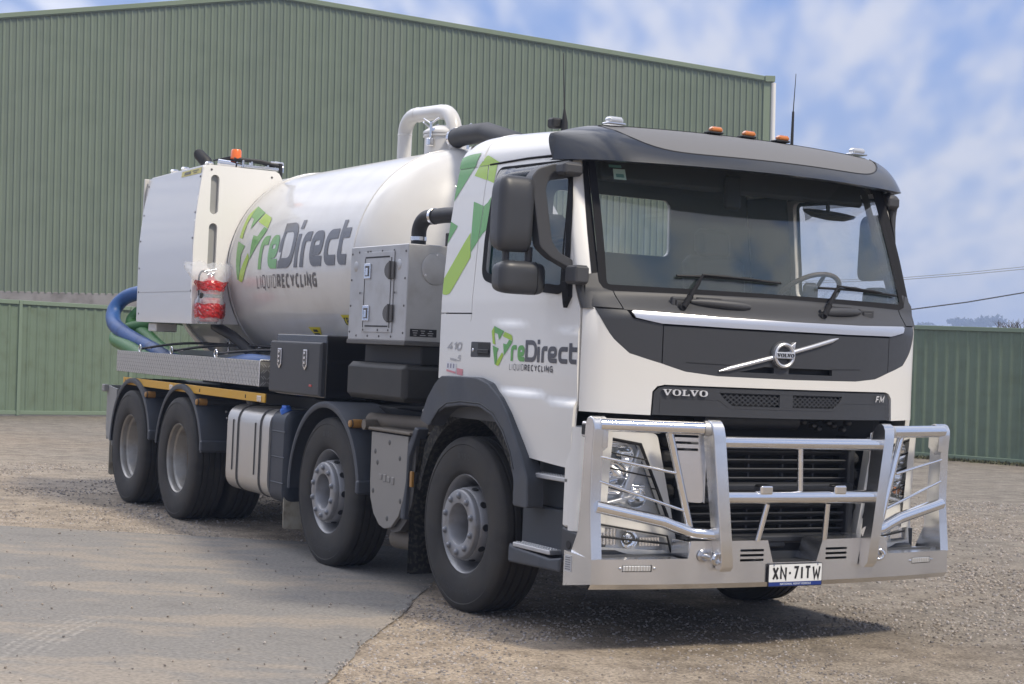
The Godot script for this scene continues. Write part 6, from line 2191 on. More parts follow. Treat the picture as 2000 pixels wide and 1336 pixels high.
	mb.box(Vector3(-0.98, 1.005, 0.99), Vector3(0.62, 0.02, 0.42), 0.006)
	part("shield_top", mb, M.dusty_metal, sil)
	for q in [[-1.2, 0.86], [-1.16, 0.79], [-0.83, 0.84], [-1.21, 0.60], [-0.80, 0.57], [-0.98, 0.44], [-0.99, 0.93]]:
		mb = MB.new()
		mb.lathe([Vector2(0, 0.005), Vector2(0.012, 0.005), Vector2(0.018, 0.001), Vector2(0.020, 0)], Vector3(q[0], q[1], 1.181), Vector3.BACK, 12)
		part("shield_bolt", mb, M.steel_dark, sil)
	mb = MB.new()
	for i in 4: mb.box(Vector3(-1.10 + i * 0.06, 0.70 - i * 0.004, 1.184), Vector3(0.042, 0.035 + 0.012 * (i % 2), 0.006), 0.003)
	part("pressed_mark", mb, M.shield, sil)
	mb = MB.new()
	mb.lathe([Vector2(0.062, 0.0), Vector2(0.066, 0.02), Vector2(0.066, 0.22), Vector2(0.056, 0.22), Vector2(0.056, 0.0)], Vector3(-0.84, 0.305, 1.03), Vector3(-1, 0, 0.15), 22, 0, TAU, true)
	part("tail_pipe", mb, M.dusty_metal, T)
	mb = MB.new()
	mb.tube([Vector3(-1.45, 1.02, 1.16), Vector3(-1.45, 1.02, 0.5)], 0.035, 12)
	mb.tube([Vector3(-1.62, 1.045, 1.02), Vector3(-0.72, 1.06, 1.0)], 0.05, 14)
	part("air_tank", mb, M.dusty_metal, T)
	mb = MB.new()
	mb.box(Vector3(-0.68, 0.72, 1.165), Vector3(0.03, 0.10, 0.02), 0.004)
	part("side_reflector", mb, M.amber_dull, T)
	mb = MB.new()
	mb.box(Vector3(-0.58, 1.14, 1.10), Vector3(0.07, 0.07, 0.06), 0.012)
	var wl := part("work_lamp", mb, M.black, T)
	mb = MB.new()
	mb.box(Vector3(-0.60, 1.14, 1.135), Vector3(0.05, 0.055, 0.012), 0.004)
	part("lamp_lens", mb, M.clear_lens, wl)
	# rear bumper plate behind the last axle
	mb = MB.new()
	mb.prism(PV([[0.72, 0.52], [1.17, 0.52], [1.17, 1.05], [0.72, 1.05]]), Vector3(-7.42, 0, 0), Vector3.BACK, Vector3.UP, Vector3.RIGHT, -0.01, 0.01, 0.003)
	mb.prism(PV([[-7.42, 1.05], [-7.10, 1.02], [-7.14, 0.45], [-7.36, 0.54], [-7.42, 0.62]]), Vector3(0, 0, 1.17), Vector3.RIGHT, Vector3.UP, Vector3.BACK, -0.01, 0.01, 0.003)
	mb.box(Vector3(-7.42, 1.02, 1.20), Vector3(0.09, 0.07, 0.05), 0.008)
	both("rear_skirt", mb, M.flap_grey, T)

const TY := 2.15
const TR := 0.90

func tank_pt(x: float, arc: float, r := 0.90) -> Vector3:
	return Vector3(x, TY + r * sin(arc / 0.9), r * cos(arc / 0.9))

func pod_z(y: float) -> float:
	if y > 2.33: return lerpf(1.213, 1.150, pow((y - 2.33) / 0.70, 1.5))
	return lerpf(1.198, 1.213, (y - 1.67) / 0.66)

func make_tank(T: Node3D) -> void:
	var inn := Vector3(-4.0, TY, 0)
	var mb := MB.new()
	mb.lathe([Vector2(TR, -4.40), Vector2(TR, -2.32)], Vector3(0, TY, 0), Vector3.RIGHT, 96)
	mb.lathe([Vector2(0.0, -6.95), Vector2(0.35, -6.92), Vector2(0.62, -6.82), Vector2(0.80, -6.68), Vector2(0.89, -6.52), Vector2(TR, -6.40), Vector2(TR, -4.40)], Vector3(0, TY, 0), Vector3.RIGHT, 72, 0, TAU, false, 0.5)
	var dome: Array = []
	for i in 17:
		var t := i / 16.0 * PI * 0.5
		dome.append(Vector2(TR * pow(cos(t), 0.82) if i < 16 else 0.0, -2.32 + 0.47 * sin(t)))
	mb.lathe(dome, Vector3(0, TY, 0), Vector3.RIGHT, 96, 0, TAU, false, 0.4)
	var tk := part("tank", mb, M.tank_paint, T)
	mb = MB.new()
	for x in [-2.335, -4.92]:
		var ring: Array = []
		for i in 73: ring.append(Vector3(x, TY + TR * sin(TAU * i / 72.0), TR * cos(TAU * i / 72.0)))
		mb.tube(ring, 0.007 if x > -3 else 0.012, 6, false)
	part("weld_seam", mb, M.tank_paint, tk)
	# the firm's sign wrapped on the barrel
	var fn := func(q: Vector2) -> Vector3: return tank_pt(-4.222 + (q.x - 0.567) * 2.63, -0.016 + (q.y - 1.5) * 3.08)
	logo(T, fn, Vector3(-3.4, TY, 0), 0.004, 0.02)
	# warning triangles
	for q in [[-2.69, -0.392, 0.30, 0.22, true], [-3.42, -0.500, 0.235, 0.16, false]]:
		mb = MB.new()
		var wf := func(p: Vector2) -> Vector3: return tank_pt(q[0] + p.x, q[1] + p.y)
		mb.skin(PV([[0, 0], [q[2], 0], [q[2] * 0.5, -q[3]]]), [], wf, Vector2(0.06, 0.04), 0.0, inn, 0.004)
		var sg := part("warning_sign", mb, M.sign_yellow, T)
		mb = MB.new()
		var k: float = q[2] / 0.30
		if q[4]:
			pen_text(mb, "CRUSH", 0.035 * k, 0.265 * k, -0.082 * k, 0.062 * k, 0.011 * k, wf, inn, 0.006)
			pen_text(mb, "POINT", 0.085 * k, 0.215 * k, -0.142 * k, 0.045 * k, 0.008 * k, wf, inn, 0.006)
		else:
			mb.stroke(V2([[0.075, -0.03], [0.16, -0.03]]), 0.022, wf, inn, 0.006)
			mb.stroke(V2([[0.062, -0.062], [0.17, -0.062]]), 0.018, wf, inn, 0.006)
			mb.stroke(V2([[0.10, -0.10], [0.135, -0.10]]), 0.026, wf, inn, 0.006)
		part("sign_print", mb, M.sign_black, sg)
	# vent pipe
	mb = MB.new()
	var pp: Array = [Vector3(-3.425, 2.95, 0.0), Vector3(-3.425, 3.27, 0.0)]
	for i in 9:
		var a := i / 8.0 * PI * 0.5
		pp.append(Vector3(-3.245 - 0.18 * cos(a), 3.27 + 0.135 * sin(a), 0.0))
	pp.append(Vector3(-2.79, 3.385, 0.0))
	for i in 9:
		var a := i / 8.0 * PI * 0.5
		pp.append(Vector3(-2.76 + 0.21 * sin(a), 3.165 + 0.21 * cos(a) + 0.005, 0.0))
	pp.append(Vector3(-2.55, 3.05, 0.0))
	mb.tube(pp, 0.058, 22)
	var vp := part("vent_pipe", mb, M.tank_paint, T)
	mb = MB.new()
	mb.lathe([Vector2(0.0575, -0.007), Vector2(0.061, 0), Vector2(0.0575, 0.007)], Vector3(-3.425, 3.26, 0), Vector3.UP, 22)
	mb.lathe([Vector2(0.0575, -0.007), Vector2(0.061, 0), Vector2(0.0575, 0.007)], Vector3(-3.19, 3.403, 0), Vector3.RIGHT, 22)
	part("pipe_weld", mb, M.tank_paint, vp)
	# manway with clamped lid
	mb = MB.new()
	mb.lathe([Vector2(0.163, -0.14), Vector2(0.163, 0.095), Vector2(0.174, 0.098), Vector2(0.174, 0.115), Vector2(0.163, 0.118)], Vector3(-2.70, 3.075, 0.0), Vector3.UP, 40)
	var mw := part("manway", mb, M.tank_paint, T)
	mb = MB.new()
	mb.lathe([Vector2(0.176, 0.118), Vector2(0.178, 0.130), Vector2(0.172, 0.142), Vector2(0.13, 0.172), Vector2(0.08, 0.188), Vector2(0.0, 0.195)], Vector3(-2.70, 3.075, 0.0), Vector3.UP, 40)
	mb.tube([Vector3(-2.55, 3.15, -0.02), Vector3(-2.42, 3.14, 0.05)], 0.07, 16)
	part("manway_lid", mb, M.tank_paint, mw)
	for a in [1.15, 2.9, 4.6]:
		mb = MB.new()
		var c := Vector3(-2.70 + 0.183 * cos(a), 3.185, 0.183 * sin(a))
		var d := Vector3(cos(a), 0, sin(a))
		mb.tube([c + Vector3(0, -0.07, 0), c + Vector3(0, 0.09, 0)], 0.011, 8)
		mb.box(c + Vector3(0, -0.065, 0) + d * 0.005, Vector3(0.05, 0.07, 0.05), 0.012)
		mb.box(c + Vector3(0, 0.03, 0) - d * 0.02, Vector3(0.05, 0.03, 0.03), 0.006)
		mb.tube([c + Vector3(0, 0.085, 0) + d.cross(Vector3.UP) * -0.075 + Vector3(0, 0.03, 0), c + Vector3(0, 0.075, 0), c + Vector3(0, 0.085, 0) + d.cross(Vector3.UP) * 0.075 + Vector3(0, 0.03, 0)], 0.008, 8)
		part("lid_clamp", mb, M.chrome, mw)
	# black rubber suction hose running forward from the lid
	mb = MB.new()
	mb.tube([Vector3(-2.40, 3.135, 0.07), Vector3(-2.2, 3.14, 0.10), Vector3(-1.8, 3.12, 0.13), Vector3(-1.3, 3.0, 0.16), Vector3(-1.0, 2.8, 0.18), Vector3(-0.85, 2.4, 0.2)], 0.075, 20)
	var sh := part("suction_hose", mb, M.hose_black, T)
	mb = MB.new()
	mb.lathe([Vector2(0.076, -0.02), Vector2(0.080, -0.018), Vector2(0.080, 0.018), Vector2(0.076, 0.02)], Vector3(-2.375, 3.136, 0.075), Vector3(1, 0.02, 0.14), 24)
	part("hose_clip", mb, M.chrome, sh)
	# underside: frames and rear cradle
	mb = MB.new()
	for x in [-2.6, -4.2, -5.8]: mb.box(Vector3(x, 1.22, 0), Vector3(0.12, 0.24, 1.2), 0.01)
	mb.box(Vector3(-4.3, 1.16, 0), Vector3(4.6, 0.10, 1.0), 0.01)
	part("tank_cradle", mb, M.black, T)

	# ---- side pods at the rear
	for s in [1.0, -1.0]:
		var c := Vector3(-5.7, 2.4, s * 0.3)
		mb = MB.new()
		mb.skin(rpoly(V2([[-6.46, 3.0], [-4.965, 3.028], [-4.965, 1.668], [-6.52, 1.676]]), 0.02), [], func(q: Vector2) -> Vector3: return Vector3(q.x, q.y, s * (pod_z(q.y) + 0.001)), Vector2(0.4, 0.07), 0.02, c)
		var pod := part("rear_cabinet", mb, M.pod_side, T)
		# forward face with two long slots and the barrel cut-out
		var o := PackedVector2Array()
		for e in [[1.198, 1.668], [1.207, 2.0], [1.213, 2.33], [1.203, 2.55], [1.185, 2.75], [1.160, 2.95], [1.148, 3.005], [1.130, 3.030], [1.10, 3.036], [0.8, 3.033], [0.50, 3.030], [0.465, 3.015], [0.445, 2.985]]: o.append(Vector2(e[0], e[1]))
		for i in 15:
			var a := lerpf(1.08, -0.545, i / 14.0)
			o.append(Vector2(0.908 * cos(a), TY + 0.908 * sin(a)))
		var sl: Array = []
		for yy in [[2.613, 2.953], [2.135, 2.537]]:
			var h := PackedVector2Array()
			for i in 9: h.append(Vector2(1.044 + 0.0375 * cos(PI * i / 8.0), yy[1] - 0.0375 + 0.0375 * sin(PI * i / 8.0)))
			for i in 9: h.append(Vector2(1.044 - 0.0375 * cos(PI * i / 8.0), yy[0] + 0.0375 - 0.0375 * sin(PI * i / 8.0)))
			sl.append(h)
		mb = MB.new()
		mb.skin(o, sl, func(q: Vector2) -> Vector3: return Vector3(-4.95, q.y, s * q.x), Vector2(0.2, 0.3), 0.035, Vector3(-6, 2.3, 0))
		part("cabinet_front", mb, M.white_pipe_lit_front, pod)  # same paint as the cabinet, with sunlit brightness put into the colour
		mb = MB.new()
		mb.box(Vector3(-4.992, 2.5, s * 1.05), Vector3(0.012, 0.95, 0.16), 0.002)
		part("cabinet_inside", mb, M.slot_shade_grey, pod)  # white hollow behind the slots; its shade is put into this grey
		mb = MB.new()
		mb.box(Vector3(-5.72, 3.018, s * 0.80), Vector3(1.46, 0.02, 0.66), 0.004, Basis(Vector3.BACK, 0.012))
		mb.box(Vector3(-6.5, 2.34, s * 0.82), Vector3(0.02, 1.33, 0.74), 0.004, Basis(Vector3.BACK, -0.02))
		mb.box(Vector3(-5.72, 1.69, s * 1.02), Vector3(1.50, 0.02, 0.34), 0.004)
		part("cabinet_shell", mb, M.tank_paint, pod)
		mb = MB.new()
		for q in [[-6.45, 2.93], [-6.47, 2.66], [-6.48, 2.42], [-6.49, 2.17], [-6.49, 1.95], [-6.48, 1.75]]:
			mb.lathe([Vector2(0, 0.005), Vector2(0.008, 0.004), Vector2(0.010, 0)], Vector3(q[0] + 0.03, q[1], s * (pod_z(q[1]) + 0.001)), Vector3(0, 0, s), 10)
		for q in [[-4.985, 2.93], [-4.985, 2.62], [-4.985, 2.40], [-4.985, 2.17], [-4.985, 1.95]]:
			mb.lathe([Vector2(0, 0.005), Vector2(0.008, 0.004), Vector2(0.010, 0)], Vector3(q[0], q[1], s * (pod_z(q[1]) + 0.001)), Vector3(0, 0, s), 10)
		for q in [[2.995, 1.08], [2.975, 0.53], [1.72, 0.98]]:
			mb.lathe([Vector2(0, 0.005), Vector2(0.008, 0.004), Vector2(0.010, 0)], Vector3(-4.949, q[0], s * q[1]), Vector3.RIGHT, 10)
		part("cabinet_screw", mb, M.steel_dark, pod)
		# seam across the side
		mb = MB.new()
		mb.box(Vector3(-5.74, 1.945, s * (pod_z(1.945) + 0.0005)), Vector3(1.5, 0.006, 0.003), 0.0)
		part("panel_seam", mb, M.seam_grey, pod)
		if s > 0:
			mb = MB.new()
			var yf := func(q: Vector2) -> Vector3: return Vector3(q.x, q.y, pod_z(q.y) + 0.001)
			mb.skin(PV([[-5.50, 2.955], [-4.985, 2.960], [-4.985, 3.012], [-5.50, 3.003]]), [], yf, Vector2(0.2, 0.04), 0.0, c, 0.003)
			var yl := part("maker_label", mb, M.label_yellow, pod)
			mb = MB.new()
			mb.stroke(V2([[-5.42, 2.979], [-5.25, 2.981]]), 0.026, yf, c, 0.005)
			mb.stroke(V2([[-5.21, 2.990], [-5.05, 2.992]]), 0.009, yf, c, 0.005)
			mb.stroke(V2([[-5.18, 2.974], [-5.08, 2.975]]), 0.009, yf, c, 0.005)
			part("label_print", mb, mat(lin(0.16, 0.15, 0.10), 0.5), yl)
			mb = MB.new()
			for x in [-5.95, -5.65, -5.02]: mb.lathe([Vector2(0, 0.05), Vector2(0.03, 0.045), Vector2(0.04, 0.03), Vector2(0.02, 0.0)], Vector3(x, 3.02, 1.08), Vector3.UP, 14)
			for x in [-5.92, -5.62]: mb.box(Vector3(x, 3.035, 1.02), Vector3(0.12, 0.018, 0.02), 0.005)
			part("roof_fitting", mb, M.chrome, pod)
	# valve and hydraulics on top between the pods
	mb = MB.new()
	mb.tube([Vector3(-5.25, 3.02, 1.00), Vector3(-5.28, 3.09, 1.02), Vector3(-5.36, 3.16, 1.06)], [0.055, 0.055, 0.05], 14)
	mb.tube([Vector3(-5.36, 3.16, 1.06), Vector3(-5.38, 3.178, 1.07)], [0.05, 0.035], 14)
	part("intake_cowl", mb, M.hose_black, T)
	mb = MB.new()
	mb.tube([Vector3(-5.15, 3.08, 0.95), Vector3(-5.05, 3.06, 0.82)], 0.035, 12)
	mb.tube([Vector3(-5.05, 3.06, 0.82), Vector3(-5.02, 3.05, 0.70)], 0.022, 12)
	for z in [0.78, 0.70, 0.55, 0.48]: mb.box(Vector3(-5.02, 3.075, z), Vector3(0.05, 0.07, 0.02), 0.004)
	mb.box(Vector3(-5.0, 3.055, 0.60), Vector3(0.04, 0.025, 0.36), 0.004)
	mb.tube([Vector3(-4.99, 3.03, 0.42), Vector3(-4.99, 3.11, 0.42), Vector3(-5.12, 3.125, 0.44)], 0.012, 8)
	mb.tube([Vector3(-4.99, 3.11, 0.42), Vector3(-4.99, 3.11, 0.53)], 0.010, 8)
	part("top_fittings", mb, M.chrome, T)
	mb = MB.new()
	for i in 4:
		var z0 := 0.98 - i * 0.04
		mb.tube([Vector3(-5.2, 3.10, z0), Vector3(-5.1, 3.135 - 0.008 * i, z0 - 0.12), Vector3(-5.05, 3.12 - 0.008 * i, 0.66 - 0.05 * i), Vector3(-5.0, 3.06 + 0.01 * i, 0.50 - 0.03 * i)], 0.009, 6)
	mb.tube([Vector3(-5.02, 3.115, 0.86), Vector3(-5.0, 3.11, 0.62), Vector3(-4.99, 3.085, 0.46)], 0.016, 8)
	mb.tube([Vector3(-4.985, 3.10, 0.44), Vector3(-4.985, 2.9, 0.44)], 0.02, 8)
	part("top_cables", mb, M.hose_black, T)
	mb = MB.new()
	mb.lathe([Vector2(0.0, 0.085), Vector2(0.038, 0.083), Vector2(0.046, 0.07), Vector2(0.048, 0.0)], Vector3(-5.05, 3.115, 0.83), Vector3.UP, 20)
	part("beacon", mb, M.beacon, T)
	# rear valve, blue, seen beyond the pod
	mb = MB.new()
	mb.tube([Vector3(-6.5, 2.335, 1.0), Vector3(-6.78, 2.335, 1.0)], 0.045, 14)
	mb.box(Vector3(-6.68, 2.345, 1.0), Vector3(0.14, 0.09, 0.12), 0.02)
	mb.lathe([Vector2(0, -0.02), Vector2(0.06, -0.02), Vector2(0.06, 0.02), Vector2(0, 0.02)], Vector3(-6.80, 2.335, 1.0), Vector3.RIGHT, 16)
	var bv := part("rear_valve", mb, M.blue_valve, T)
	mb = MB.new()
	mb.tube([Vector3(-6.82, 2.30, 1.02), Vector3(-6.66, 2.24, 1.02)], 0.02, 8)
	mb.box(Vector3(-6.64, 2.25, 1.0), Vector3(0.06, 0.05, 0.08), 0.01)
	mb.box(Vector3(-6.83, 2.34, 1.0), Vector3(0.03, 0.05, 0.05), 0.008)
	part("valve_fittings", mb, M.dusty_metal, bv)
	# black drain hose under the barrel
	mb = MB.new()
	mb.tube([Vector3(-5.05, 1.66, 0.95), Vector3(-4.75, 1.58, 0.90), Vector3(-4.45, 1.42, 0.80), Vector3(-4.30, 1.25, 0.75)], 0.045, 14)
	part("drain_hose", mb, M.hose_black, T)
	# stretcher ribs under the rear
	mb = MB.new()
	for x in [-6.35, -5.55]:
		var rb: Array = []
		for i in 12:
			var a := lerpf(-0.45, -1.45, i / 11.0)
			rb.append(Vector3(x + i * 0.03, TY + 0.905 * sin(a), 0.905 * cos(a)))
		mb.tube(rb, 0.016, 6)
	part("barrel_rib", mb, M.tank_paint, T)
	mb = MB.new()
	mb.box(Vector3(-6.28, 1.63, 1.02), Vector3(0.24, 0.08, 0.20), 0.01)
	part("hose_bracket", mb, M.tank_paint, T)

	# ---- steel cabinet behind the cab
	mb = MB.new()
	mb.box(Vector3(-1.245, 1.9, 0.74), Vector3(0.885, 0.625, 0.92), 0.006)
	var sc := part("steel_cabinet", mb, M.steel, T)
	mb = MB.new()
	mb.box(Vector3(-1.245, 1.575, 0.74), Vector3(0.90, 0.03, 0.93), 0.004)
	part("cabinet_base", mb, M.steel_dark, sc)
	mb = MB.new()
	mb.box(Vector3(-1.225, 1.905, 1.2035), Vector3(0.46, 0.53, 0.008), 0.002)
	var cd := part("cabinet_door", mb, M.steel, sc)
	mb = MB.new()
	mb.box(Vector3(-1.245, 2.135, 1.2085), Vector3(0.37, 0.010, 0.003), 0.0)
	mb.box(Vector3(-1.225, 1.680, 1.2085), Vector3(0.35, 0.010, 0.003), 0.0)
	mb.box(Vector3(-1.028, 1.90, 1.2085), Vector3(0.005, 0.46, 0.003), 0.0)
	mb.box(Vector3(-1.435, 1.90, 1.2085), Vector3(0.004, 0.46, 0.003), 0.0)
	part("door_gap", mb, M.black, sc)
	for y in [2.045, 1.765]:
		mb = MB.new()
		mb.box(Vector3(-1.385, y, 1.212), Vector3(0.095, 0.105, 0.012), 0.004)
		var lt := part("latch", mb, M.chrome, sc)
		mb = MB.new()
		mb.box(Vector3(-1.38, y, 1.2185), Vector3(0.06, 0.070, 0.004), 0.001)
		part("latch_recess", mb, M.steel_dark, lt)
		mb = MB.new()
		mb.box(Vector3(-1.38, y - 0.005, 1.221), Vector3(0.035, 0.05, 0.006), 0.002)
		part("latch_tongue", mb, M.chrome, lt)
		mb = MB.new()
		var hp := PackedVector2Array()
		for i in 13: hp.append(Vector2(-0.085 * sin(PI * i / 12.0), 0.058 * cos(PI * i / 12.0)))
		mb.prism(hp, Vector3(-1.035, y, 1.207), Vector3.RIGHT, Vector3.UP, Vector3.BACK, 0.0, 0.009, 0.003)
		mb.box(Vector3(-1.005, y, 1.211), Vector3(0.05, 0.115, 0.010), 0.004)
		mb.tube([Vector3(-1.03, y - 0.06, 1.218), Vector3(-1.03, y + 0.06, 1.218)], 0.010, 8)
		part("hinge", mb, M.steel_dark, sc)
	mb = MB.new()
	for x in [-1.66, -0.835]:
		for i in 4: mb.lathe([Vector2(0, 0.005), Vector2(0.006, 0.004), Vector2(0.009, 0)], Vector3(x, 1.64 + i * 0.175, 1.2), Vector3.BACK, 8)
	for i in 4:
		for y in [2.175, 1.615]: mb.lathe([Vector2(0, 0.005), Vector2(0.006, 0.004), Vector2(0.009, 0)], Vector3(-1.55 + i * 0.18, y, 1.2), Vector3.BACK, 8)
	for p in [[-1.40, 2.175], [-1.5, 1.9], [-1.43, 1.655], [-1.2, 1.655], [-1.04, 1.655], [-0.965, 1.9]]: mb.lathe([Vector2(0, 0.004), Vector2(0.007, 0.003), Vector2(0.009, 0)], Vector3(p[0], p[1], 1.2075), Vector3.BACK, 8)
	part("rivet", mb, M.steel_dark, sc)
	mb = MB.new()
	for x in [-1.60, -0.93]: mb.lathe([Vector2(0, 0.003), Vector2(0.03, 0.003), Vector2(0.036, 0)], Vector3(x, 2.08, 1.2), Vector3.BACK, 18)
	part("cover_disc", mb, M.steel, sc)
	# forward face: round cover, plate
	mb = MB.new()
	mb.lathe([Vector2(0, 0.008), Vector2(0.10, 0.008), Vector2(0.103, 0.006), Vector2(0.104, 0)], Vector3(-0.8025, 2.06, 1.0), Vector3.RIGHT, 36)
	var rc := part("round_cover", mb, M.steel, sc)
	mb = MB.new()
	for a in [1.57, 3.67, 5.76]: mb.lathe([Vector2(0, 0.006), Vector2(0.008, 0.005), Vector2(0.010, 0)], Vector3(-0.795, 2.06 + 0.09 * sin(a), 1.0 + 0.09 * cos(a)), Vector3.RIGHT, 10)
	part("screw", mb, M.chrome, rc)
	mb = MB.new()
	mb.box(Vector3(-0.801, 1.645, 1.07), Vector3(0.004, 0.05, 0.19), 0.001)
	var dp := part("data_plate", mb, M.black, sc)
	mb = MB.new()
	for i in 3:
		for k in 3: mb.box(Vector3(-0.798, 1.658 - i * 0.014, 1.13 - k * 0.055), Vector3(0.002, 0.005, 0.04 - 0.01 * ((i + k) % 3)), 0.0)
	part("plate_print", mb, mat(lin(0.35, 0.35, 0.35), 0.5), dp)
	mb = MB.new()
	mb.box(Vector3(-1.2, 2.22, 0.9), Vector3(0.40, 0.012, 0.3), 0.003)
	part("top_flange", mb, M.steel_dark, sc)
	# black elbow hose out of the cabinet top
	mb = MB.new()
	var ep: Array = [Vector3(-1.03, 2.20, 1.02), Vector3(-1.03, 2.30, 1.02)]
	for i in 9:
		var a := i / 8.0 * PI * 0.5
		ep.append(Vector3(-0.93 - 0.10 * cos(a), 2.30 + 0.10 * sin(a), 1.02 - 0.02 * (1 - cos(a))))
	ep.append(Vector3(-0.75, 2.405, 0.98))
	ep.append(Vector3(-0.45, 2.405, 0.90))
	mb.tube(ep, 0.050, 20)
	var eh := part("elbow_hose", mb, M.hose_black, T)
	mb = MB.new()
	mb.lathe([Vector2(0.051, -0.014), Vector2(0.054, -0.012), Vector2(0.054, 0.012), Vector2(0.051, 0.014)], Vector3(-1.03, 2.262, 1.02), Vector3.UP, 22)
	mb.lathe([Vector2(0.051, -0.012), Vector2(0.054, -0.010), Vector2(0.054, 0.010), Vector2(0.051, 0.012)], Vector3(-0.86, 2.402, 1.0), Vector3(1, 0, -0.15), 22)
	part("hose_clip", mb, M.chrome, eh)
	mb = MB.new()
	mb.box(Vector3(-0.84, 2.255, 0.9), Vector3(0.03, 0.09, 0.03), 0.004)
	mb.box(Vector3(-0.81, 2.295, 0.9), Vector3(0.09, 0.012, 0.03), 0.004)
	part("bracket", mb, M.steel_dark, T)
	# black boxes beneath
	mb = MB.new()
	mb.box(Vector3(-1.24, 1.50, 0.80), Vector3(0.86, 0.13, 0.55), 0.01)
	part("battery_tray", mb, M.black, T)
	mb = MB.new()
	mb.box(Vector3(-1.24, 1.318, 0.93), Vector3(0.90, 0.245, 0.54), 0.035)
	part("battery_box", mb, M.box_black, T)
	mb = MB.new()
	mb.box(Vector3(-2.60, 1.385, 0.83), Vector3(0.94, 0.45, 0.66), 0.008)
	var tb := part("tool_box", mb, M.box_gloss, T)
	mb = MB.new()
	mb.prism(PV([[-3.105, 1.172], [-2.135, 1.172], [-2.135, 1.556], [-3.105, 1.556]]), Vector3(0, 0, 1.163), Vector3.RIGHT, Vector3.UP, Vector3.BACK, -0.004, 0.040, 0.016)
	var lidp := part("tool_box_door", mb, M.box_door, tb)
	for x in [-2.885, -2.395]:
		mb = MB.new()
		mb.prism(PV([[-0.036, 0.055], [0.036, 0.055], [0.036, -0.062], [0.0, -0.095], [-0.036, -0.062]]), Vector3(x, 1.445, 1.2035), Vector3.RIGHT, Vector3.UP, Vector3.BACK, 0.0, 0.010, 0.003)
		var lt := part("latch", mb, M.chrome, lidp)
		mb = MB.new()
		mb.prism(PV([[-0.024, 0.045], [0.024, 0.045], [0.024, -0.055], [0.0, -0.075], [-0.024, -0.055]]), Vector3(x, 1.445, 1.2130), Vector3.RIGHT, Vector3.UP, Vector3.BACK, 0.0, 0.002, 0.0005)
		part("latch_recess", mb, M.steel_dark, lt)
		mb = MB.new()
		for y in [1.475, 1.44, 1.405]: mb.box(Vector3(x, y, 1.2165), Vector3(0.026, 0.018, 0.005), 0.002)
		part("latch_tongue", mb, M.chrome, lt)
	mb = MB.new()
	mb.box(Vector3(-2.29, 1.245, 1.2045), Vector3(0.05, 0.016, 0.005), 0.002)
	part("red_reflector", mb, mat(lin(0.45, 0.03, 0.02), 0.3), lidp)

	# ---- checker-plate hose tray, yellow marker rail
	mb = MB.new()
	mb.box(Vector3(-5.15, 1.298, 1.212), Vector3(3.76, 0.197, 0.004), 0.0015)
	mb.box(Vector3(-5.15, 1.394, 1.20), Vector3(3.76, 0.006, 0.030), 0.002)
	var tr := part("hose_tray", mb, M.checker, T)
	mb = MB.new()
	mb.box(Vector3(-3.269, 1.298, 0.95), Vector3(0.004, 0.197, 0.52), 0.001)
	mb.box(Vector3(-7.03, 1.298, 0.95), Vector3(0.004, 0.197, 0.52), 0.001)
	mb.box(Vector3(-5.15, 1.315, 0.70), Vector3(3.76, 0.24, 0.004), 0.001)
	mb.box(Vector3(-5.15, 1.205, 0.95), Vector3(3.76, 0.006, 0.52), 0.001)
	part("tray_wall", mb, M.checker, tr)
	mb = MB.new()
	for i in 118:
		for j in 6:
			var x := -7.005 + i * 0.0318
			var y := 1.216 + j * 0.0325
			var a := 0.42 if (i + j) % 2 == 0 else -0.42
			mb.box(Vector3(x, y, 1.2145), Vector3(0.0085, 0.030, 0.003), 0.0, Basis(Vector3.BACK, a))
	part("checker_bars", mb, M.checker_bar, tr).set_meta("kind", "stuff")
	mb = MB.new()
	for i in 9:
		for j in 4:
			for k in 2:
				mb.box(Vector3(-3.2655, 1.222 + j * 0.046, 1.19 - i * 0.055 - k * 0.02), Vector3(0.003, 0.006, 0.036), 0.0, Basis(Vector3.RIGHT, 0.785 if (i + j) % 2 == 0 else -0.785))
	part("checker_bars", mb, M.checker_bar, tr).set_meta("kind", "stuff")
	mb = MB.new()
	mb.box(Vector3(-3.268, 1.40, 0.95), Vector3(0.012, 0.012, 0.52), 0.003)
	mb.box(Vector3(-3.268, 1.298, 1.213), Vector3(0.012, 0.20, 0.008), 0.002)
	part("tray_trim", mb, M.alu_bright, tr)
	mb = MB.new()
	mb.box(Vector3(-4.97, 1.115, 1.205), Vector3(3.66, 0.068, 0.012), 0.003)
	var yr := part("marker_rail", mb, M.rail_yellow, T)
	mb = MB.new()
	for x in [-6.72, -4.62, -3.55]: mb.box(Vector3(x, 1.113, 1.2125), Vector3(0.012, 0.026, 0.003), 0.0)
	part("rail_hole", mb, M.black, yr)
	mb = MB.new()
	for x in [-5.36, -3.25]: mb.box(Vector3(x, 1.108, 1.214), Vector3(0.085, 0.045, 0.012), 0.004)
	part("rail_clip", mb, M.chrome, yr)
	# eye bolts on the tray, elastic straps between them
	var eyes := [Vector3(-6.35, 1.415, 1.20), Vector3(-5.44, 1.415, 1.20), Vector3(-4.30, 1.415, 1.20), Vector3(-4.28, 1.49, 0.72), Vector3(-5.32, 1.49, 0.72), Vector3(-3.26, 1.45, 0.74)]
	for e in eyes:
		mb = MB.new()
		var pts: Array = []
		for i in 17: pts.append(e + Vector3(0.032 * cos(TAU * i / 16.0), 0.012 + 0.032 * sin(TAU * i / 16.0), 0))
		mb.tube(pts, 0.007, 8, false)
		mb.tube([e + Vector3(0, -0.06, 0), e + Vector3(0, -0.02, 0)], 0.008, 8)
		part("eye_bolt", mb, M.chrome, tr)
	var k := 0
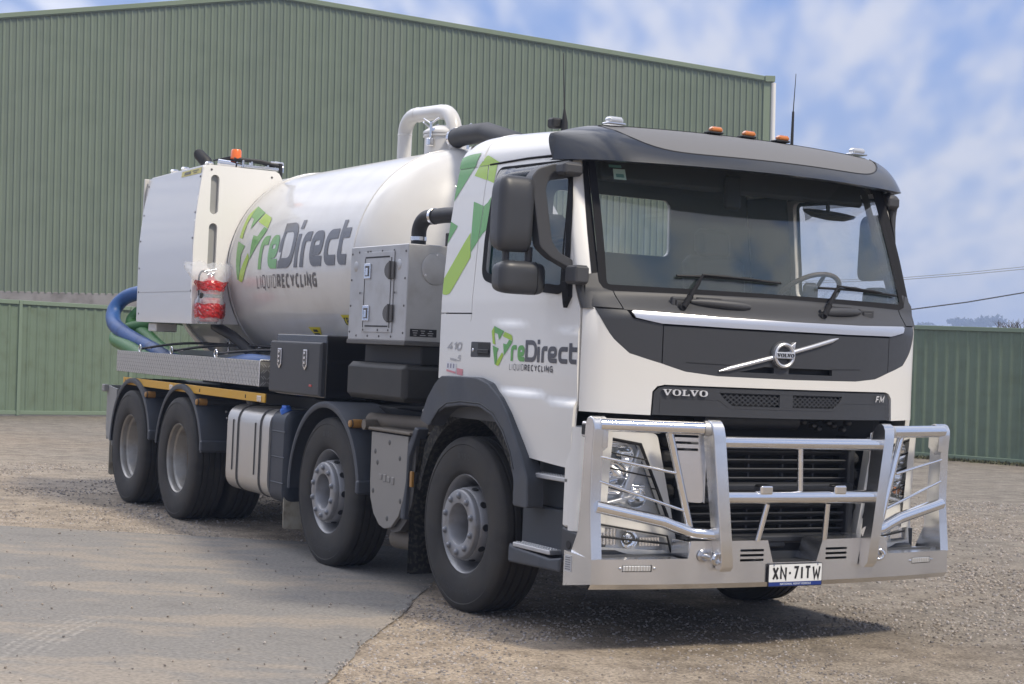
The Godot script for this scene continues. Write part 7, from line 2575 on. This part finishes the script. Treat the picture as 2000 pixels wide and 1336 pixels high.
	var names := ["black elastic hose strap nearest the tail of the checker-plate tray", "black elastic strap across the middle of the hose tray", "black elastic strap at the front of the hose tray, by the tool box"]
	for q in [[0, 4], [1, 3], [2, 5]]:
		mb = MB.new()
		var a: Vector3 = eyes[q[0]] + Vector3(0, 0.01, -0.01)
		var b: Vector3 = eyes[q[1]] + Vector3(0, 0.01, 0.01)
		var pts: Array = []
		for i in 9: pts.append(a.lerp(b, i / 8.0) + Vector3(0, 0.03 * sin(PI * i / 8.0), 0))
		mb.tube(pts, 0.011, 8)
		var st := thing("hose_strap", names[k], "strap", Vector3.ZERO, "elastic straps holding the hoses")
		part("cord", mb, M.hose_black, st)
		mb = MB.new()
		mb.tube([a, a.lerp(b, 0.12)], 0.006, 6)
		mb.tube([b, b.lerp(a, 0.12)], 0.006, 6)
		part("hook", mb, M.chrome, st)
		k += 1

func spline(p: Array, n_: int) -> Array:
	var o: Array = []
	for i in p.size() - 1:
		var a: Vector3 = p[i - 1] if i > 0 else p[0] * 2.0 - p[1]
		var d: Vector3 = p[i + 2] if i + 2 < p.size() else p[i + 1] * 2.0 - p[i]
		for k in n_: o.append((p[i] as Vector3).cubic_interpolate(p[i + 1], a, d, float(k) / n_))
	o.append(p[-1])
	return o

func make_hoses() -> void:
	var mb := MB.new()
	mb.tube(spline([Vector3(-6.75, 1.96, 0.55), Vector3(-7.30, 1.985, 0.80), Vector3(-7.62, 1.93, 0.96), Vector3(-7.70, 1.80, 1.06), Vector3(-7.58, 1.665, 1.10), Vector3(-7.30, 1.575, 1.09), Vector3(-7.0, 1.50, 1.05), Vector3(-6.6, 1.42, 1.0), Vector3(-6.1, 1.335, 0.98), Vector3(-5.2, 1.30, 0.98), Vector3(-4.5, 1.325, 1.02), Vector3(-4.05, 1.36, 1.06), Vector3(-3.75, 1.37, 1.08), Vector3(-3.52, 1.36, 1.02), Vector3(-3.42, 1.34, 0.9), Vector3(-3.55, 1.32, 0.80), Vector3(-3.9, 1.30, 0.78), Vector3(-4.6, 1.28, 0.78)], 8), 0.072, 20)
	var h := thing("blue_hose", "thick blue suction hose looping behind the rear cabinet into the tray", "hose", Vector3.ZERO)
	part("hose", mb, M.hose_blue, h)
	mb = MB.new()
	for q in [[-6.75, 1.96, 0.55], ]: mb.lathe([Vector2(0.075, -0.05), Vector2(0.082, -0.04), Vector2(0.082, 0.04), Vector2(0.075, 0.05)], Vector3(q[0], q[1], q[2]), Vector3(-0.9, 0, 0.4), 20)
	part("hose_clip", mb, M.chrome, h)
	mb = MB.new()
	mb.tube(spline([Vector3(-6.75, 1.84, 0.40), Vector3(-7.15, 1.86, 0.62), Vector3(-7.45, 1.82, 0.80), Vector3(-7.58, 1.71, 0.90), Vector3(-7.48, 1.62, 0.92), Vector3(-7.20, 1.56, 0.90), Vector3(-6.8, 1.44, 0.88), Vector3(-6.3, 1.33, 0.86), Vector3(-5.6, 1.28, 0.84)], 8), 0.070, 20)
	h = thing("green_hose", "upper green hose curving inside the blue loop behind the rear cabinet", "hose", Vector3.ZERO, "green hoses at the tail")
	part("hose", mb, M.hose_green, h)
	mb = MB.new()
	mb.tube(spline([Vector3(-6.7, 1.70, 0.50), Vector3(-7.0, 1.73, 0.70), Vector3(-7.22, 1.66, 0.85), Vector3(-7.45, 1.58, 1.05), Vector3(-7.42, 1.50, 1.12), Vector3(-7.15, 1.455, 1.12), Vector3(-6.85, 1.41, 1.12), Vector3(-6.5, 1.34, 1.10), Vector3(-6.0, 1.275, 1.10)], 8), 0.066, 18)
	h = thing("green_hose", "lower green hose peeping out beneath the blue hose at the tail", "hose", Vector3.ZERO, "green hoses at the tail")
	part("hose", mb, M.hose_green, h)

func make_extinguisher() -> void:
	var o := Vector3(-4.855, 1.69, 1.075)
	var e := thing("fire_extinguisher", "red fire extinguisher strapped to the white cabinet under a clear plastic bag", "fire extinguisher", o)
	var mb := MB.new()
	mb.lathe([Vector2(0, 0.0), Vector2(0.075, 0.0), Vector2(0.085, 0.01), Vector2(0.085, 0.29), Vector2(0.078, 0.325), Vector2(0.055, 0.355), Vector2(0.03, 0.37), Vector2(0.028, 0.40), Vector2(0, 0.40)], Vector3.ZERO, Vector3.UP, 32)
	part("cylinder", mb, M.red, e)
	mb = MB.new()
	mb.lathe([Vector2(0.03, 0.39), Vector2(0.034, 0.395), Vector2(0.034, 0.415), Vector2(0.0, 0.42)], Vector3.ZERO, Vector3.UP, 16)
	mb.box(Vector3(0.0, 0.435, 0.02), Vector3(0.022, 0.014, 0.14), 0.005, Basis(Vector3.RIGHT, 0.22))
	part("valve_lever", mb, M.chrome, e)
	mb = MB.new()
	mb.tube(spline([Vector3(0.01, 0.41, 0.03), Vector3(0.015, 0.425, 0.085), Vector3(0.015, 0.37, 0.112), Vector3(0.01, 0.25, 0.105), Vector3(0.01, 0.12, 0.10)], 5), 0.009, 8)
	part("discharge_hose", mb, M.hose_black, e)
	mb = MB.new()
	mb.lathe([Vector2(0.086, 0.205), Vector2(0.089, 0.207), Vector2(0.089, 0.233), Vector2(0.086, 0.235)], Vector3.ZERO, Vector3.UP, 32)
	mb.box(Vector3(0.05, 0.22, 0.095), Vector3(0.03, 0.045, 0.03), 0.006)
	mb.box(Vector3(-0.06, -0.006, 0.0), Vector3(0.14, 0.012, 0.14), 0.004)
	part("bracket_strap", mb, M.hose_black, e)
	mb = MB.new()
	var lf := func(q: Vector2) -> Vector3:
		var a := 0.35 - q.x / 0.0862
		return Vector3(cos(a) * 0.0862, q.y, sin(a) * 0.0862)
	mb.skin(PV([[-0.062, 0.045], [0.062, 0.045], [0.062, 0.185], [-0.062, 0.185]]), [], lf, Vector2(0.02, 0.1), 0.0, Vector3(0, 0.1, 0), 0.0006)
	part("label", mb, mat(lin(0.50, 0.16, 0.14), 0.5), e)
	mb = MB.new()
	pen_text(mb, "FIRE", -0.05, 0.05, 0.262, 0.042, 0.009, lf, Vector3(0, 0.1, 0), 0.0008)
	for i in 5: mb.stroke([Vector2(-0.05, 0.06 + i * 0.022), Vector2(0.045 - 0.01 * (i % 2), 0.06 + i * 0.022)], 0.005, lf, Vector3(0, 0.1, 0), 0.0012)
	part("label_print", mb, mat(lin(0.75, 0.72, 0.70), 0.5), e)
	# bag: waisted by the strap, flared and creased above, a corner blown out to the left
	var rn := noise(5, 9.0, FastNoiseLite.TYPE_SIMPLEX_SMOOTH, 3)
	mb = MB.new()
	var bagf := func(u: float, v: float) -> Vector3:
		var a := TAU * u
		var y := lerpf(-0.02, 0.50, v)
		var rx := 0.105
		var rz := 0.112
		if y > 0.24:
			var t := (y - 0.24) / 0.26
			rz = lerpf(0.108, 0.185, sstep(0, 0.8, t))
			rx = lerpf(0.10, 0.045, sstep(0.2, 1.0, t))
		else:
			var t: float = abs(y - 0.10) / 0.14
			rz = lerpf(0.128, 0.100, t * t)
			rx = lerpf(0.122, 0.098, t * t)
		var k := 1.0 + 0.09 * rn.get_noise_2d(cos(a) * 1.2 + sin(a) * 1.2, y * 3.0) + 0.04 * rn.get_noise_2d(cos(a) * 4.0, sin(a) * 4.0 + y * 9.0)
		var corner := sstep(0.75, 1.0, sin(a)) * sstep(0.32, 0.48, y)
		return Vector3(max(cos(a) * rx * k, -0.082), y + 0.03 * sstep(0.4, 0.5, y) * rn.get_noise_1d(a), sin(a) * rz * k + corner * 0.055)
	mb.grid(56, 40, bagf, Vector3(0, 0.2, 0))
	part("plastic_bag", mb, M.bag, e)
	for q in [[0.545, 0.70, "red_bag_print"], [0.10, 0.33, "red_bag_print"]]:
		mb = MB.new()
		mb.grid(56, 14, func(u: float, v: float) -> Vector3:
			var k: Vector3 = bagf.call(u, lerpf(q[0], q[1], v) + 0.012 * sin(u * 40.0))
			return k + Vector3(k.x, 0, k.z).normalized() * 0.002, Vector3(0, 0.2, 0))
		part(q[2], mb, M.bag_red, e)


func make_materials() -> void:
	var rn := noise(1, 0.02, FastNoiseLite.TYPE_SIMPLEX_SMOOTH, 5)
	var smear := grey_tex(rn, 512, 0.35, 1.0)
	var fine := noise(2, 0.05, FastNoiseLite.TYPE_SIMPLEX_SMOOTH, 4)
	M.paint = mat(lin(0.71, 0.695, 0.66), 0.38, 0.0, 0.7)
	M.tank_paint = mat(lin(0.62, 0.605, 0.575), 0.36, 0.0, 0.5)
	M.tank_paint.albedo_texture = ramp_tex(noise(16, 0.008, FastNoiseLite.TYPE_SIMPLEX_SMOOTH, 5), 512, Color(0.88, 0.87, 0.85), Color(0.97, 0.97, 0.965), Color(1, 1, 1), 1.3)
	tri_map(M.tank_paint, 0.5)
	M.pod_side = mat(lin(0.62, 0.61, 0.59), 0.24, 0.0, 0.8)
	M.seam_grey = mat(lin(0.35, 0.35, 0.35), 0.5)
	M.white_pipe_lit_front = mat(lin(0.80, 0.785, 0.745), 0.4)  # downpipe white; on cabinet fronts it is the cabinet paint lightened for sunlight
	M.seal = mat(lin(0.018, 0.018, 0.020), 0.85)
	M.seal.metallic_specular = 0.3
	M.black = mat(lin(0.010, 0.010, 0.011), 0.6)
	M.trim_dark = mat(lin(0.040, 0.042, 0.047), 0.50)
	M.trim_dark.roughness_texture = grey_tex(fine, 256, 0.75, 1.0)
	tri_map(M.trim_dark, 1.5)
	M.cowl = mat(lin(0.050, 0.051, 0.055), 0.52)
	M.fender = mat(lin(0.058, 0.064, 0.076), 0.55)
	M.fender.albedo_texture = ramp_tex(noise(61, 0.012, FastNoiseLite.TYPE_SIMPLEX_SMOOTH, 5), 256, Color(0.8, 0.82, 0.85), Color(1, 1, 1), Color(1.0, 0.95, 0.86), 1.4)
	tri_map(M.fender, 1.0)
	M.fender_dark = mat(lin(0.034, 0.038, 0.045), 0.6)
	M.plastic_navy = mat(lin(0.030, 0.036, 0.048), 0.5)
	M.visor = mat(lin(0.018, 0.020, 0.024), 0.30, 0.0, 0.5)
	M.visor_grey = mat(lin(0.15, 0.15, 0.155), 0.7)
	M.smoke = mat(Color(0.10, 0.11, 0.12, 0.62), 0.08)
	M.smoke.transparency = BaseMaterial3D.TRANSPARENCY_ALPHA
	M.bright_badge = mat(lin(0.70, 0.70, 0.71), 0.35, 0.3)
	M.slot_shade_grey = mat(lin(0.30, 0.30, 0.29), 0.5)  # shade inside the cabinet slots, given as a grey colour
	M.mirror = mat(lin(0.92, 0.92, 0.92), 0.04, 1.0)
	M.glass = mat(Color(0.55, 0.62, 0.60, 0.06), 0.03)
	M.glass.metallic_specular = 1.0
	M.glass.transparency = BaseMaterial3D.TRANSPARENCY_ALPHA
	M.side_glass = mat(Color(0.25, 0.42, 0.42, 0.22), 0.0)
	M.side_glass.metallic_specular = 1.0
	M.side_glass.transparency = BaseMaterial3D.TRANSPARENCY_ALPHA
	M.lens = mat(Color(0.9, 0.93, 0.95, 0.06), 0.0)
	M.lens.transparency = BaseMaterial3D.TRANSPARENCY_ALPHA
	M.bag = mat(Color(0.92, 0.93, 0.95, 0.26), 0.12)
	M.bag.transparency = BaseMaterial3D.TRANSPARENCY_ALPHA
	M.bag_red = mat(Color(0.75, 0.06, 0.04, 0.72), 0.2)
	M.bag_red.transparency = BaseMaterial3D.TRANSPARENCY_ALPHA
	M.lining = mat(lin(0.085, 0.085, 0.085), 0.8)
	M.dash = mat(lin(0.040, 0.042, 0.045), 0.65)
	M.seat = mat(lin(0.045, 0.048, 0.055), 0.85)
	M.wheel_rim = mat(lin(0.10, 0.075, 0.05), 0.5)
	M.sign_green = mat(lin(0.095, 0.33, 0.060), 0.40, 0.0, 0.5)
	M.sign_lime = mat(lin(0.33, 0.52, 0.020), 0.40, 0.0, 0.5)
	M.sign_grey = mat(lin(0.062, 0.062, 0.070), 0.40, 0.0, 0.4)
	M.sign_yellow = mat(lin(0.62, 0.52, 0.015), 0.5)
	M.sign_black = mat(lin(0.02, 0.02, 0.02), 0.5)
	M.label_yellow = mat(lin(0.62, 0.55, 0.18), 0.5)
	M.badge = mat(lin(0.42, 0.42, 0.43), 0.35, 0.6)
	M.satin = mat(lin(0.66, 0.67, 0.70), 0.30, 0.75)
	M.chrome = mat(lin(0.72, 0.72, 0.73), 0.12, 1.0)
	M.alu = mat(lin(0.80, 0.80, 0.805), 0.24, 0.95)
	M.alu.albedo_texture = ramp_tex(noise(19, 0.004, FastNoiseLite.TYPE_SIMPLEX_SMOOTH, 2), 256, Color(0.86, 0.86, 0.86), Color(0.95, 0.95, 0.95), Color(1, 1, 1), 1.2)
	tri_map(M.alu, 2.2)
	M.alu_tube = mat(lin(0.84, 0.84, 0.85), 0.17, 1.0)
	M.alu_tube.roughness_texture = smear
	tri_map(M.alu_tube, 2.0)
	M.alu_dull = mat(lin(0.52, 0.52, 0.52), 0.5, 0.8)
	M.alu_bright = mat(lin(0.80, 0.80, 0.80), 0.25, 0.9)
	M.steel = mat(lin(0.46, 0.46, 0.46), 0.42, 0.55)
	M.steel.albedo_texture = ramp_tex(noise(21, 0.008, FastNoiseLite.TYPE_SIMPLEX_SMOOTH, 5), 512, Color(0.84, 0.82, 0.80), Color(0.95, 0.95, 0.95), Color(1, 1, 1), 1.1)
	tri_map(M.steel, 1.2)
	M.steel_dark = mat(lin(0.11, 0.105, 0.10), 0.5, 0.5)
	M.dusty_metal = mat(lin(0.17, 0.145, 0.115), 0.75, 0.2)
	M.shield = mat(lin(0.27, 0.255, 0.235), 0.55, 0.4)
	M.tank_alu = mat(lin(0.52, 0.50, 0.47), 0.36, 0.6)
	M.tank_seam = mat(lin(0.08, 0.075, 0.07), 0.6)
	M.rubber = mat(lin(0.018, 0.018, 0.019), 0.8)
	M.rubber_tyre = mat(lin(0.036, 0.0335, 0.031), 0.8)
	M.rubber_tyre.albedo_texture = ramp_tex(noise(44, 0.010, FastNoiseLite.TYPE_SIMPLEX_SMOOTH, 5), 256, Color(0.65, 0.63, 0.61), Color(0.9, 0.88, 0.85), Color(1.0, 0.93, 0.82), 1.5)
	tri_map(M.rubber_tyre, 1.6)
	M.rubber_raised = mat(lin(0.020, 0.0195, 0.019), 0.6)
	M.rim = mat(lin(0.30, 0.30, 0.31), 0.42, 0.4)
	M.rim.albedo_texture = ramp_tex(noise(45, 0.012, FastNoiseLite.TYPE_SIMPLEX_SMOOTH, 5), 256, Color(0.72, 0.69, 0.64), Color(0.95, 0.95, 0.95), Color(1, 1, 1), 1.3)
	tri_map(M.rim, 2.0)
	M.rim_nut = mat(lin(0.22, 0.225, 0.24), 0.4, 0.5)
	M.rim_rear = mat(lin(0.33, 0.315, 0.29), 0.38, 0.5)
	M.rim_rear.albedo_texture = M.rim.albedo_texture
	tri_map(M.rim_rear, 2.0)
	M.rim_dusty = mat(lin(0.13, 0.10, 0.075), 0.75, 0.2)
	M.mud_black = mat(lin(0.016, 0.0155, 0.015), 0.9)
	M.mud_black.albedo_texture = ramp_tex(noise(51, 0.06, FastNoiseLite.TYPE_SIMPLEX, 3), 256, Color(0.6, 0.6, 0.6), Color(1, 1, 1), Color(6, 5.4, 4.5), 2.0)
	M.mud_black.albedo_color = lin(0.05, 0.048, 0.045)
	M.mud_black.albedo_texture = ramp_tex(noise(51, 0.06, FastNoiseLite.TYPE_SIMPLEX, 3), 256, Color(0.16, 0.16, 0.16), Color(0.28, 0.27, 0.26), Color(1, 0.92, 0.75), 2.2)
	tri_map(M.mud_black, 1.6)
	M.flap = mat(lin(0.42, 0.385, 0.31), 0.85)
	M.flap.albedo_texture = ramp_tex(noise(52, 0.02, FastNoiseLite.TYPE_SIMPLEX_SMOOTH, 5), 256, Color(0.55, 0.52, 0.47), Color(0.9, 0.88, 0.84), Color(1, 1, 1), 1.5)
	tri_map(M.flap, 1.5)
	M.flap_grey = mat(lin(0.27, 0.265, 0.25), 0.7)
	M.clear_lens = mat(lin(0.62, 0.63, 0.64), 0.15, 0.5)
	M.amber = mat(lin(0.55, 0.16, 0.012), 0.18, 0.0, 0.8)
	M.amber_dull = mat(lin(0.34, 0.17, 0.04), 0.4)
	M.beacon = mat(lin(0.80, 0.15, 0.01), 0.25, 0.0, 0.8)
	M.lamp_dark = mat(lin(0.16, 0.165, 0.17), 0.25, 0.7)
	M.lamp_silver = mat(lin(0.52, 0.53, 0.55), 0.30, 0.7)
	M.plate = mat(lin(0.72, 0.73, 0.72), 0.4)
	M.plate_edge = mat(lin(0.02, 0.02, 0.025), 0.4)
	M.hose_black = mat(lin(0.014, 0.014, 0.015), 0.55)
	M.hose_blue = mat(lin(0.020, 0.085, 0.27), 0.5)
	M.hose_blue.albedo_texture = ramp_tex(noise(53, 0.02, FastNoiseLite.TYPE_SIMPLEX_SMOOTH, 5), 256, Color(0.65, 0.62, 0.60), Color(0.95, 0.95, 0.95), Color(1, 1, 1), 1.4)
	tri_map(M.hose_blue, 1.2)
	M.hose_green = mat(lin(0.045, 0.16, 0.035), 0.5)
	M.blue_plastic = mat(lin(0.05, 0.17, 0.60), 0.4)
	M.blue_valve = mat(lin(0.045, 0.16, 0.32), 0.5)
	M.red = mat(lin(0.50, 0.018, 0.012), 0.3, 0.0, 0.6)
	M.box_black = mat(lin(0.030, 0.029, 0.028), 0.62)
	M.box_black.albedo_texture = ramp_tex(noise(54, 0.010, FastNoiseLite.TYPE_SIMPLEX_SMOOTH, 5), 256, Color(0.7, 0.7, 0.7), Color(0.9, 0.88, 0.84), Color(1, 0.95, 0.86), 1.6)
	tri_map(M.box_black, 1.2)
	M.box_gloss = mat(lin(0.012, 0.012, 0.013), 0.16, 0.0, 0.6)
	M.box_door = mat(lin(0.034, 0.034, 0.036), 0.5)
	M.checker = mat(lin(0.34, 0.33, 0.31), 0.45, 0.6)
	M.checker_bar = mat(lin(0.72, 0.70, 0.67), 0.35, 0.6)
	M.rail_yellow = mat(lin(0.58, 0.31, 0.012), 0.45)
	var sh := ramp_tex(noise(55, 0.006, FastNoiseLite.TYPE_SIMPLEX_SMOOTH, 5), 512, Color(0.86, 0.87, 0.86), Color(0.96, 0.96, 0.95), Color(1, 1, 1), 1.3)
	M.shed = mat(lin(0.172, 0.212, 0.152), 0.42)
	M.shed.albedo_texture = sh
	tri_map(M.shed, 0.25)
	M.shed_b = mat(lin(0.168, 0.206, 0.150), 0.42)
	M.shed_b.albedo_texture = sh
	tri_map(M.shed_b, 0.25)
	M.shed_c = mat(lin(0.178, 0.214, 0.158), 0.42)
	M.shed_c.albedo_texture = sh
	tri_map(M.shed_c, 0.25)
	M.trim = mat(lin(0.205, 0.255, 0.172), 0.42)
	M.fence = mat(lin(0.155, 0.208, 0.145), 0.45)
	M.fence.albedo_texture = ramp_tex(noise(56, 0.012, FastNoiseLite.TYPE_SIMPLEX_SMOOTH, 5), 512, Color(0.78, 0.74, 0.66), Color(0.95, 0.94, 0.92), Color(1, 1, 1), 1.2)
	tri_map(M.fence, 0.4, true)
	M.fence_trim = mat(lin(0.18, 0.235, 0.165), 0.45)
	M.upstand = mat(lin(0.30, 0.29, 0.285), 0.85)
	M.upstand.albedo_texture = ramp_tex(noise(57, 0.012, FastNoiseLite.TYPE_SIMPLEX_SMOOTH, 5), 512, Color(0.6, 0.58, 0.56), Color(0.9, 0.88, 0.87), Color(1, 1, 1), 1.5)
	tri_map(M.upstand, 0.3)

func _ready() -> void:
	# ---- camera
	var cam := Camera3D.new()
	cam.name = "camera"
	add_child(cam, true)
	var cr := Vector3(0.49502586, 0.04466774, -0.86772933)
	var cu := Vector3(-0.01730673, 0.99898647, 0.0415512)
	var cf := Vector3(-0.86870586, 0.00555136, -0.49529719)
	cam.transform = Transform3D(Basis(cr, cu, -cf).orthonormalized(), Vector3(8.76713, 1.55458, 5.86937))
	cam.fov = rad_to_deg(2.0 * atan(668.0 / 3262.32))
	cam.near = 0.1
	cam.far = 4000.0
	cam.current = true
	# ---- sky, sun, exposure
	var we := WorldEnvironment.new()
	we.name = "world_environment"
	var env := Environment.new()
	var sky := Sky.new()
	var pm := PanoramaSkyMaterial.new()
	pm.panorama = sky_image()
	pm.energy_multiplier = 0.95
	sky.sky_material = pm
	env.background_mode = Environment.BG_SKY
	env.sky = sky
	env.tonemap_mode = Environment.TONE_MAPPER_LINEAR
	env.tonemap_exposure = 1.0
	env.fog_enabled = true
	env.fog_density = 0.0012
	env.fog_light_color = Color(0.66, 0.73, 0.86)
	env.sdfgi_enabled = true
	env.ssao_enabled = true
	env.ssil_enabled = true
	we.environment = env
	add_child(we, true)
	var sun := DirectionalLight3D.new()
	sun.name = "sun"
	add_child(sun, true)
	var sd := Vector3(0.585, 0.785, -0.205).normalized()      # towards the sun
	sun.look_at_from_position(Vector3.ZERO, -sd, Vector3.UP)
	sun.light_energy = 1.12
	sun.light_color = Color(1.0, 0.955, 0.88)
	sun.light_angular_distance = 9.0
	sun.shadow_enabled = true

	prep_profile()
	make_materials()
	# ---- setting
	make_ground()
	make_slab()
	make_shed()
	fence_run(Vector3(-20.47, 0, 3.1), Vector3(-23.8, 0, -9.8), 2.05, 0.19, "green ribbed steel fence on the left, running behind the truck's tail", Vector3(1, 0, 0))
	fence_run(Vector3(-23.75, 0, -9.83), Vector3(-7.3, 0, -18.05), 2.31, 0.19, "green ribbed steel fence to the right of the cab with grass along its foot", Vector3(0, 0, 1))
	make_far()
	# ---- the truck
	var T := thing("tanker_truck", "white eight-wheel vacuum tanker truck with an aluminium bull bar and green arrow logos", "truck")
	make_chassis(T)
	make_tank(T)
	make_cab(T)
	make_nose(T)
	make_bullbar(T)
	# ---- loose things on it and round it
	make_hoses()
	make_extinguisher()
	make_pebbles()
